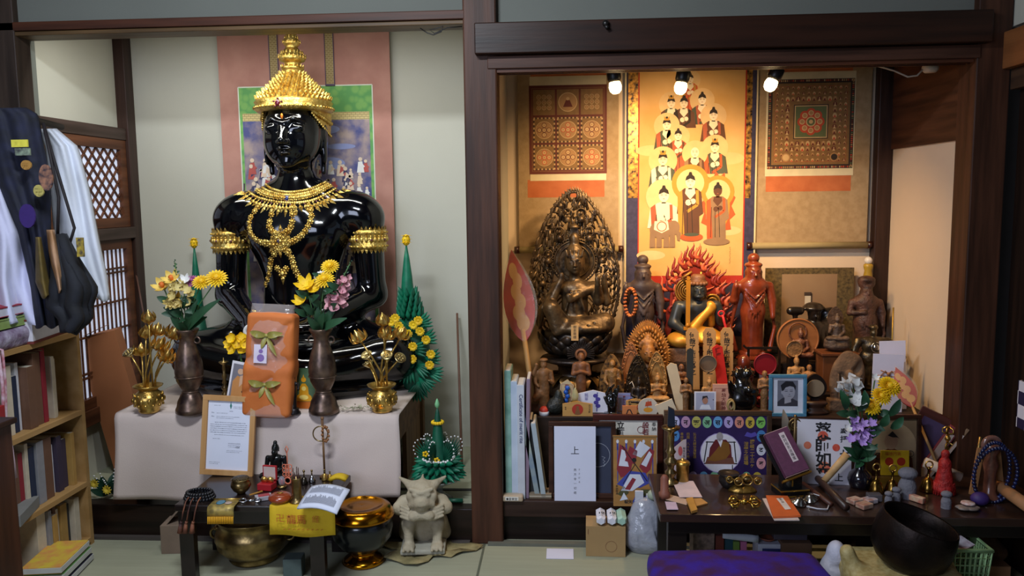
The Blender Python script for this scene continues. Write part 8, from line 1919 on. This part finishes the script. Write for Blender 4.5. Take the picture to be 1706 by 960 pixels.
# carton with incense packs
p = on(1010, 930, 0)+Vector((0, .06, 0)); t = thing('cardboard_carton', 'small brown cardboard carton on the floor carrying white incense packs', 'box', p, -.03); MB().box((0, 0, .058), (.145, .10, .116)).build('body', M('#a98a5e', .85, col2='#9d7e54', vs=5), t, bevel=.001); MB().rect(-.065, .085, -.063, .105, -.051).ring(.02, .04, .02, .021, -.051).build('print', M('#7a4a34', .8), t)
for k_, (x, lab) in enumerate(((-.018, 'left white hexagonal incense pack on the carton'), (.022, 'middle white hexagonal incense pack on the carton'), (.058, 'mint green incense pack behind the plastic bag'))):
    t = thing('incense_pack', lab, 'packet', p+Vector((x, -.015, .118)), 0, 'incense packs on the carton'); c = M('#dfe0ee' if k_ < 2 else '#a8cdbc', .6); MB().lathe([(.019, 0), (.019, .075), (.013, .085)], 6, (0, .045, .0195), Matrix.Rotation(PI/2, 3, 'X') @ Matrix.Rotation(PI/6, 3, 'Z'), smooth=False).build('pack', c, t)
    if k_ < 2: f = MB(); f.X = Matrix.Translation((0, 0, .0373)) @ Matrix.Rotation(-PI/2, 4, 'X'); f.text('の', -.009, -.01, .024, 0, bold=.04).text('香', -.006, -.030, .012, 0); f.build('lettering', INK, t)
o = MB().box((0, 0, 0), (.10, .085, .002)).build('white_paper', M('#d6d6ea', .7, var=.02), None, on(933, 923, .002)); tag(o, 'blank white square of paper lying on the tatami', 'paper')
# plastic bag and styro lump
t = thing('plastic_bag', 'translucent white plastic bag with papers, slumped beside the black table', 'bag', on(1075, 925, 0)+Vector((0, .04, 0))); MB()
solid([E((0, 0, .07), (.085, .06, .085)), E((.01, .0, .13), (.065, .045, .06)), E((.0, .0, .165), (.045, .03, .04)), E((.04, -.01, .05), (.06, .05, .05)), K((.03, -.05, .16), (.05, -.05, .05), .008, op='-', k=.01), K((-.04, -.05, .18), (-.02, -.06, .05), .006, op='-', k=.01)], .006, .02).build('bag', M('#aeb2c2', .2, alpha=.8, bump=1, bs=22, spec=.8, coat=.3), t); MB().box((-.02, .0, .20), (.03, .01, .06)).box((.02, .01, .19), (.025, .01, .05)).build('papers', M('#cfd0dc', .7), t); MB().sph((.03, .0, .215), (.02, .02, .02)).sph((.045, .01, .19), (.02, .02, .02)).build('pale_stones', M('#a5b09c', .6), t)
# purple cushion
a = at(1060, 925, 2.46); b = at(1372, 925, 2.42); zc_ = at(1200, 912, 2.40).z; t = thing('floor_cushion', 'plump purple floor cushion with a tone-on-tone floral pattern at the bottom edge', 'cushion', ((a.x+b.x)/2, 2.16, 0)); w = (b.x-a.x)/2
PU = M('#2e1090', .7, col2='#3c0f48', vs=16, bump=.15, bs=40)
solid([B((0, 0, zc_-.055), (w-.06, .22, .012), .035), E((0, 0, zc_-.05), (w*.93, .24, .06))], .014, .05).build('cushion', PU, t)
for k_ in range(2): MB().box((0, 0, (zc_-.11)*(k_+.5)/2), (2*w-.04, .5, (zc_-.11)/2-.004)).build('lower_cushion', M('#b9bccb', .8), t, bevel=.02)
# large dark bowl on gold cushion
p = at(1500, 940, 2.42); t = thing('bowl_cushion', 'pale gold brocade cushion under the large dark singing bowl', 'cushion', (p.x, 2.42, 0)); zb_ = p.z
solid([B((0, 0, zb_-.04), (.135, .11, .012), .03), K((-.14, -.02, zb_-.03), (-.165, -.02, zb_+.045), .03, .022, k=.03), K((.13, .02, zb_-.03), (.15, .05, zb_+.01), .03, .02, k=.03)], .008, .03).build('cushion', M('#b9a976', .6, col2='#a08c56', vs=70, bump=.2), t); MB().lathe([(.14, 0), (.15, .03), (.10, .06), (.10, zb_-.08), (.13, zb_-.07)], 24).build('stand', M('#7a1f28', .5), t)
t = thing('singing_bowl', 'large dark metal singing bowl tilted on a gold cushion', 'bowl', (p.x+.003, 2.42, zb_-.010), (.10, .28, 0)); MB().lathe([(0, 0), (.05, .004), (.085, .02), (.108, .05), (.116, .09), (.114, .13), (.109, .158), (.107, .162), (.103, .158), (.105, .12), (.10, .07), (.07, .03), (0, .018)], 56).build('bowl', M('#2c211d', .45, .8, col2='#1a1514', vs=10, bump=.2, bs=40), t)
# white bag, basket, carton, trunk at right
t = solid([E((0, 0, .06), (.045, .05, .065)), E((.005, 0, .12), (.03, .035, .045)), K((-.03, -.05, .05), (.03, -.05, .04), .007, op='-', k=.012), K((-.02, -.04, .1), (.03, -.04, .09), .006, op='-', k=.012)], .004, .01).build('white_bag', M('#c3c4d6', .5, bump=.6, bs=30), None, on(1388, 958, .0)+Vector((0, .0, 0))); tag(t, 'crumpled white bag between the purple cushion and the gold cushion', 'bag')
t.location = Vector((at(1390, 940, 2.5).x, 2.5, at(1390, 975, 2.5).z-.02)); MB().box((0, 0, -t.location.z/2-.001), (.08, .08, t.location.z)).build('lower_part', M('#9a9cb0', .6), t)
p = at(1585, 955, 2.55); t = thing('plastic_basket', 'light green plastic basket full of papers behind the dark bowl', 'basket', (p.x, 2.55, 0)); zt_ = min(.262, at(1590, 902, 2.55).z); GB = M('#9ac08c', .4); b_ = MB(); W_, D_ = .085, .07
b_.tube([(-W_, -D_, zt_), (W_, -D_, zt_), (W_, D_, zt_), (-W_, D_, zt_)], .007, 6, True)
for k_ in range(1, 9): z = zt_*k_/9; w_ = W_*(.8+.2*k_/9); d_ = D_*(.8+.2*k_/9); b_.tube([(-w_, -d_, z), (w_, -d_, z), (w_, d_, z), (-w_, d_, z)], .0025, 5, True)
for i in range(12):
    x = -1+2*i/11
    for g in (-1, 1): b_.bar((x*W_*.8, g*D_*.8, 0), (x*W_, g*D_, zt_), .005, .003); b_.bar((g*W_*.8, x*D_*.8, 0), (g*W_, x*D_, zt_), .003, .005)
b_.box((0, 0, .003), (W_*1.6, D_*1.6, .006)); b_.build('basket', GB, t)
for k_ in range(3): tag(MB().box((0, 0, 0), (.07, .10, .004)).build('paper_bundle', M(['#c9c4d4', '#b9a0a0', '#d4d0de'][k_], .7, col2='#8a6a78', vs=30), None, (p.x-.03+.015*k_, 2.55, zt_-.02+.012*k_), (.2, -.5+.15*k_, .2*k_)), ['pale', 'pinkish', 'whitish'][k_]+' printed paper lying in the green basket, %s' % ['lowest', 'middle', 'topmost'][k_], 'paper', 'papers in the green basket')
p = on(1635, 955, 0); z_ = at(1635, 935, 2.7).z; tag(MB().box((0, 0, z_/2), (.13, .12, z_)).build('tan_carton', M('#a07450', .8), None, (at(1640, 930, 2.7).x, 2.72, 0)), 'plain tan carton right of the green basket', 'box'); tag(solid([E((0, 0, 0), (.055, .04, .05)), E((.04, 0, -.02), (.04, .04, .03)), E((-.03, 0, .03), (.03, .03, .03))], .006, .02).build('brown_bundle', M('#4a3020', .8, col2='#6a4a2c', vs=25, bump=.4), None, (at(1640, 905, 2.75).x, 2.76, z_+.028)), 'brown cloth bundle on the tan carton', 'bundle')
# things under the black table
def ub(name, x0, y0, x1, y1, Y, m, lab, cat='box', d=.08, z0=None):
    a = at(x0, y0, Y); b = at(x1, y1, Y); zb = 0 if z0 is None else z0; tag(MB().box((0, 0, 0), (b.x-a.x, d, a.z-zb)).build(name, m, None, ((a.x+b.x)/2, Y+d/2, (a.z+zb)/2), bevel=.002), lab, cat); return a.z
z_ = ub('under_box', 1155, 885, 1190, 930, 2.70, M('#8a7468', .6, col2='#5a4a44', vs=60), 'clear bag box of brownish pebbles under the black table', 'box'); ub('brick_block', 1160, 880, 1190, 893, 2.70, M('#9a4c34', .8), 'brick-red block lying on the pebble box', 'block', .05, z_+.001)
ub('red_box', 1192, 893, 1206, 930, 2.71, M('#6a2c20', .6), 'narrow dark red box under the table', 'box'); ub('teal_box', 1207, 898, 1222, 930, 2.72, M('#1c4a5a', .5), 'dark teal packet under the table', 'packet'); ub('green_pack', 1222, 903, 1232, 930, 2.71, M('#6a8a3c', .5), 'small green pack under the table', 'packet', .03); ub('pink_pack', 1234, 903, 1244, 930, 2.71, M('#c06a9a', .5), 'small pink pack right of the green one', 'packet', .03)
z_ = ub('blue_white_box', 1263, 907, 1302, 950, 2.68, M('#c4c8dc', .5), 'white box with a dark blue panel under the table', 'box'); a = at(1270, 914, 2.679); b = at(1300, 935, 2.679); MB().rect(a.x, b.z, b.x, a.z, 2.678).build('blue_panel', M('#1c2c6a', .5), None, (0, 0, 0)); q = S.objects['blue_panel']; q.parent = S.objects['blue_white_box']; q.matrix_parent_inverse = S.objects['blue_white_box'].matrix_basis.inverted()
tag(MB().lathe([(.015, 0), (.025, .008), (.03, .014), (.02, .01), (0, .006)], 16).build('red_dish', M('#8a4a34', .5), None, (at(1280, 905, 2.7).x, 2.71, z_+.001)), 'small reddish dish on the blue and white box', 'dish')
z_ = ub('brown_box', 1303, 905, 1352, 950, 2.66, M('#6a4c38', .8), 'brown carton at the bottom of the stack under the table', 'box', .12); ub('grey_box', 1290, 872, 1345, 903, 2.68, M('#4a4450', .6), 'grey lidded box with a small red label on the brown carton', 'box', .10, z_+.002); ub('cream_block', 1143, 870, 1160, 882, 2.72, M('#b08a6a', .7), 'little cream and brown block at the left under the table', 'block', .04, .17); MB()
ub('shelf_box', 1128, 883, 1175, 886, 2.71, M('#2a1d18', .6), 'thin dark shelf board under the left of the table', 'board', .06, .165)
t = MB(); rows = [[(x, .004*math.sin(x*20)+abs(z)*.1, z-.12*(x-.0)**1*1.2) for z in (-.012, .012)] for x in [i*.02-.06 for i in range(7)]]; tag(t.grid(rows).build('white_plate', M('#c4ccd8', .5), None, (at(1235, 890, 2.66).x, 2.67, at(1235, 897, 2.66).z), solid=.006), 'curved white fan-shaped plate edge leaning under the table', 'plate'); tag(MB().prism([(.12*math.cos(a_), .05*math.sin(a_)) for a_ in [PI+PI*i/14 for i in range(15)]], 0, .012).build('dark_tray', M('#2f251e', .5), None, (at(1235, 866, 2.72).x, 2.73, at(1235, 866, 2.72).z), (-.1, .15, 0)), 'dark oval tray leaning behind the white plate under the table', 'tray')
for k_, (px, c) in enumerate(((1570, '#8a6a2c'), (1590, '#a07a2c'), (1608, '#6a4a20'))): tag(MB().sph((0, 0, .0), (.022, .02, .022), 10, 7).build('ochre_ball', M(c, .6), None, (at(px, 885, 2.74).x, 2.76, at(px, 885, 2.74).z)), ['ochre rounded item left above the green basket', 'golden rounded item in the middle above the green basket', 'dark ochre rounded item right above the green basket'][k_], 'ball', 'ochre rounded items under the table')
# checked cloth glimpsed at the far right door
a = at(1702, 640, 2.7); tag(MB().box((0, 0, 0), (.012, .10, .16)).build('checked_cloth', M('#d8d8e6', .7, kind='checker', vs=22, col2='#1e1840'), None, (a.x+.05, 2.75, a.z-.09)), 'white and purple checked cloth hanging at the far right edge', 'cloth')
# ------------------------------------------------ bookshelf at the left
SX0, SX1, SY0, SY1 = -2.12, -1.838, 1.9, 2.93; WS_ = wood('#b08c5c', '#9c7848', .6, 'y', 4); ztop = at(132, 552, 2.92).z
t = thing('bookshelf', 'light wooden bookshelf along the left wall, crammed with books', 'shelf', (0, 0, 0)); zs_ = [.03, at(120, 801, 2.92).z, at(125, 682, 2.92).z, ztop]
for y_ in (SY0+.01, SY1-.01): MB().box(((SX0+SX1)/2, y_, ztop/2), (SX1-SX0, .02, ztop)).build('side_panel', WS_, t)
for k_, z in enumerate(zs_): MB().box(((SX0+SX1)/2, (SY0+SY1)/2, z-.009), (SX1-SX0, SY1-SY0-.04, .018)).build('shelf_board', WS_, t)
MB().box((SX0+.004, (SY0+SY1)/2, ztop/2), (.006, SY1-SY0-.04, ztop-.02)).build('back_panel', WS_, t)
bc = [('cream', '#c9bda8'), ('crimson', '#8a1c2c'), ('red', '#a82a26'), ('brown', '#6a4a38'), ('navy', '#1f2a44'), ('white', '#d4d4dc'), ('dark violet', '#3a3044'), ('tan', '#b08a4c'), ('charcoal', '#26262c'), ('grey', '#8a8a90'), ('pale green', '#9aa890')]
rb_ = random.Random(12); tier_n = ['bottom', 'middle', 'top']; order = ['nearest the far panel', 'second from the far panel', 'third from the far panel', 'fourth from the far panel', 'fifth from the far panel', 'sixth from the far panel', 'seventh from the far panel', 'eighth from the far panel', 'ninth from the far panel', 'tenth from the far panel', 'eleventh from the far panel', 'twelfth from the far panel']
seq = [['cream', 'charcoal', 'tan', 'cream', 'brown', 'tan', 'grey', 'cream'], ['tan', 'dark violet', 'dark violet', 'white', 'brown', 'grey', 'navy', 'cream', 'crimson', 'brown'], ['cream', 'cream', 'crimson', 'crimson', 'brown', 'brown', 'white', 'navy', 'cream', 'red', 'red', 'charcoal']]
for k_ in range(3):
    y_ = SY1-.03-(.07 if k_ == 2 else .01); H_ = (zs_[k_+1]-zs_[k_])-.03
    for i, cn in enumerate(seq[k_]):
        th_ = rb_.uniform(.018, .05); h = H_*rb_.uniform(.72, .98); dd = rb_.uniform(.15, .2); x1 = SX1-rb_.uniform(.02, .05); tl = .0
        t = thing('book', '%s upright book on the %s shelf, %s' % (cn, tier_n[k_], order[i]), 'book', (x1-dd/2, y_-th_/2, zs_[k_]), (0, 0, 0), 'books on the wooden shelf'); MB().box((0, 0, h/2), (dd, th_-.002, h)).build('cover', M(dict(bc)[cn], .6, vs=40), t, bevel=.001); MB().box((-.002, 0, h/2), (dd-.002, th_*.7, h+.001)).build('pages', M('#c9c4b4', .8), t); y_ -= th_+.001
p0 = (SX1-.07, SY1-.22, ztop)
t = thing('book', 'thick book with a red-brown cover and white page edges on top of the bookshelf', 'book', Vector((-1.945, 2.76, ztop)), (0, 0, .15)); MB().box((0, 0, .045), (.20, .26, .07)).build('pages', M('#cfcdd6', .8), t); MB().box((0, 0, .083), (.205, .265, .006)).box((0, 0, .005), (.205, .265, .008)).build('cover', M('#6d2a24', .6), t)
for k_, (c, lab) in enumerate((('#8aa05a', 'thin lime-green book on the shelf top, under the red one'), ('#9a2434', 'red-covered book with pale pages, uppermost on the shelf top'))): t = thing('book', lab, 'book', (-1.945, 2.60-.08, ztop+.07+.04*k_)); MB().box((0, 0, .015), (.19, .26, .026)).build('pages', M('#c9c8d4', .8) if k_ else M(c, .6), t); MB().box((0, 0, .031), (.195, .265, .004)).box((0, 0, .001), (.195, .265, .002)).build('cover', M(c, .6), t)
t = thing('folded_textiles', 'pile of folded white and purple textiles under the books on the shelf top', 'textiles', (-1.945, 2.52, ztop)); solid([B((0, 0, .02), (.09, .13, .01), .012), B((0, 0, .045), (.085, .12, .008), .012), K((.09, -.1, .03), (.09, .12, .045), .018, k=.02)], .008, .01).build('cloth', M('#a9a0b4', .8, col2='#5a3a5c', vs=22, bump=.4), t)
t = thing('tasselled_cord', 'pink and white braided cord hanging down over the front of the bookshelf', 'cord', (SX1+.008, 2.47, ztop+.01)); zz = [0, -.12, -.25, -.36]; MB().tube([(-.02, 0, .006), (.004, 0, 0)]+[(.006, .006*(-1)**i, z) for i, z in enumerate(zz[1:])], .006, 6).tube([(-.02, .02, .006), (.004, .02, 0)]+[(.006, .014+.005*(-1)**i, z*.9) for i, z in enumerate(zz[1:])], .005, 6).build('cord', M('#a8606c', .7, col2='#c9b4c0', vs=40), t); MB().cyl((.006, .0, -.35), (.006, .0, -.45), .006, .012).cyl((.006, .02, -.32), (.006, .022, -.43), .006, .011).build('tassel', M('#b9a0ac', .7), t)
t = thing('book', 'bright red lacquered box-book jutting out of the top shelf', 'book', (SX1-.03, 2.40, zs_[2])); MB().box((0, 0, .07), (.13, .10, .14)).build('body', M('#9a1a20', .4, coat=.3), t, bevel=.003)
t = thing('book', 'grey-white book lying flat at the edge of the middle shelf', 'book', (SX1-.05, 2.55, zs_[1]), (0, 0, .3)); MB().box((0, 0, .02), (.12, .19, .04)).build('body', M('#7a7a78', .7), t, bevel=.002)
for k_, (c, lab) in enumerate((('#1f1c34', 'dark navy book lowest of the pile at the foot of the bookshelf'), ('#5a8a4a', 'green book in the middle of the pile at the foot of the bookshelf'), ('#c9b03a', 'yellow floral patterned book on top of the pile at the foot of the bookshelf'))): t = thing('book', lab, 'book', (-1.80, 2.66-.01*k_, .001+.03*k_), (0, 0, .15)); MB().box((0, 0, .014), (.13, .22, .026)).build('cover', M(c, .6, col2='#c98a4a' if k_ == 2 else None, vs=30), t, bevel=.002); MB().box((.001, -.001, .014), (.132, .222, .018)).build('pages', M('#c4c4c0', .8), t)
t = thing('dark_cabinet', 'edge of a dark reddish wooden cabinet in the lower left corner', 'cabinet', (0, 0, 0)); a = at(27, 800, 2.0); zc_ = at(15, 705, 2.0).z; MB().box((a.x-.15, 1.88, zc_/2), (.30, .24, zc_)).build('body', wood('#4a2a1c', '#2f1a12', .35, 'z', 5), t, bevel=.004); MB().box((a.x-.15, 1.87, zc_+.008), (.33, .27, .016)).build('top', DARK, t, bevel=.004)
MB().sph((a.x-.012, 1.755, zc_*.8), .008).build('knob', BLK, t)
# ------------------------------------------------ hanging robes
def drape(name, lab, cat, rows, m, folds=5, amp=.02, group=None, th=.004, seed=0, nu=34, parent=None):
    """rows: (left px, right px, py, Y)"""
    R_ = []; n = 22; k = len(rows)-1
    for j in range(n):
        u = j/(n-1)*k; i = min(int(u), k-1); f_ = u-i; r = [a*(1-f_)+b*f_ for a, b in zip(rows[i], rows[i+1])]
        row = []
        for q_ in range(nu):
            s_ = q_/(nu-1); px = r[0]+(r[1]-r[0])*s_; g = j/(n-1); w_ = math.sin(s_*PI)**.5
            y_ = r[3]+amp*(.35+g)*(math.sin(s_*folds*6.28+seed+g*2.2)+.45*math.sin(s_*folds*13+seed*2-g*3))*w_-(.05*w_)
            row.append(at(px, r[2]+3*math.sin(s_*folds*6.28+seed)*(j == n-1), y_))
        R_.append(row)
    c = R_[0][nu//2].copy(); R_ = [[p-c for p in r] for r in R_]
    o = MB().grid(R_).build(name, m, parent, c, solid=th)
    if lab: tag(o, lab, cat, group)
    return o
WR = M('#c9cbe6', .85, var=.04, bump=.1, bs=90, sheen=.2); WR2 = M('#d3d8e4', .85, var=.04, bump=.1, bs=90, sheen=.2); NV = M('#10131f', .8, col2='#1b1f38', vs=20)
drape('white_robe', 'white robe hanging nearest the corner post, right of the black bag', 'robe', [(66, 94, 215, 2.72), (76, 130, 245, 2.72), (84, 150, 320, 2.72), (92, 165, 400, 2.72), (112, 178, 460, 2.72), (142, 183, 500, 2.72)], WR2, 1.6, .018)
drape('white_robe', 'white robe hanging at the far left edge, its hem over the bookshelf', 'robe', [(-60, 2, 270, 2.66), (-60, 28, 330, 2.66), (-60, 58, 400, 2.66), (-60, 56, 470, 2.66), (-60, 70, 515, 2.66), (-60, 80, 540, 2.66)], WR, 2.3, .03, seed=1.2)
drape('dark_kimono', 'dark navy garment hanging with badges and patches down its front', 'garment', [(-40, 44, 180, 2.60), (-40, 64, 192, 2.60), (-30, 70, 230, 2.61), (-10, 84, 300, 2.62), (30, 84, 380, 2.63), (50, 96, 470, 2.64), (60, 110, 545, 2.64)], NV, 2.2, .012, seed=.5)
drape('black_bag', 'black cloth bag with a long strap hanging among the robes', 'bag', [(96, 104, 392, 2.62), (92, 124, 430, 2.60), (90, 146, 465, 2.59), (84, 157, 482, 2.59), (84, 148, 510, 2.60), (104, 148, 530, 2.60), (108, 122, 552, 2.60)], M('#0e1016', .85, col2='#171a24'), 2, .02, seed=2, th=.03)
tag(MB().tube([at(72, 205, 2.62), at(84, 260, 2.60), at(98, 330, 2.60), at(96, 395, 2.60)], .005, 6).tube([at(72, 205, 2.62), at(100, 300, 2.60), at(124, 380, 2.60), at(112, 420, 2.60)], .005, 6).build('bag_strap', M('#1c1418', .7)), 'thin black-brown strap running up from the black bag', 'strap')
drape('gold_stole', 'olive gold cloth panel hanging left of the brown stole', 'stole', [(60, 68, 395, 2.585), (60, 74, 430, 2.58), (60, 82, 470, 2.58), (70, 84, 495, 2.58)], M('#6a5620', .7, col2='#54461c', vs=30), 1, .004)
drape('brown_stole', 'golden-brown folded stole with a pinkish edge hanging beside the black bag', 'stole', [(78, 90, 383, 2.58), (82, 98, 420, 2.57), (90, 106, 460, 2.57), (98, 104, 486, 2.57)], M('#8a6034', .7, col2='#b08a6c', vs=12), 1, .006, seed=1)
for k_, (px, py, rx, rz, c, lab) in enumerate(((33, 239, 14, 6, '#d9d04a', 'yellow-green lettered patch'), (38, 253, 13, 6, '#8a9a84', 'grey rectangular lettered patch'), (43, 275, 9, 8, '#a87c3a', 'gold round badge'), (64, 318, 9, 10, '#b0a45a', 'brass medallion badge'), (45, 360, 14, 20, '#321a66', 'purple printed pouch patch'), (76, 296, 12, 22, '#9a6c54', 'pinkish-brown patterned panel'), (134, 412, 6, 16, '#b0982c', 'yellow and black printed tag'))):
    Y = 2.525; p = at(px, py, Y); u = mpp(p); b_ = MB()
    if rz < 7 or k_ == 6: b_.box((0, 0, 0), (rx*2*u, .006, rz*2*u))
    else: b_.prism([(rx*u*math.cos(a_), rz*u*math.sin(a_)) for a_ in [2*PI*i/16 for i in range(16)]], 0, .006)
    b_.text(['真言', '回国', '光', '卍', '', '', ''][k_] or ' ', -rx*u*.7, -rz*u*.6, rz*u*1.5, -.0035) if k_ < 4 else 0
    tag(b_.build('cloth_badge', M(c, .5, col2='#2a2430' if k_ in (1, 5, 6) else None, vs=60), None, p), lab+' sewn or hung on the dark garment' if k_ < 6 else 'yellow and black printed tag hanging before the white robe', 'badge', 'badges on the dark garment' if k_ < 6 else None)
tag(MB().cyl((WX+.10, 2.0, 1.69), (WX+.16, 2.98, 1.60), .012).build('clothes_rail', M('#2a2220', .5)), 'dark rail along the left wall from which the robes hang', 'rail')
# writing and pictures belong to the board, page or card they are on
for o in list(S.objects):
    if o.parent and o.parent.type == 'EMPTY' and o.name.split('.')[0] in ('lettering', 'print', 'spine_lettering', 'portrait', 'printed_picture', 'calligraphy', 'gold_lining', 'red_seal', 'engraving', 'title_slip', 'flower_centre', 'lid_lining', 'gold_mark', 'red_label', 'ring_handle', 'cord_bow', 'painting_', 'painted_motif', 'gold_edging', 'crown_jewel', 'red_face', 'fringe', 'painted_figure', 'chest_disc'):
        for q in o.parent.children:
            if q is not o and q.name.split('.')[0] in ('board', 'picture', 'envelope', 'cover', 'pages', 'tag', 'slip', 'pack', 'letter', 'card', 'label', 'flower_head', 'lid', 'body', 'bell', 'fan_leaf', 'base', 'cloth', 'paper', 'print'):
                o.parent = q; o.matrix_parent_inverse = q.matrix_basis.inverted(); break
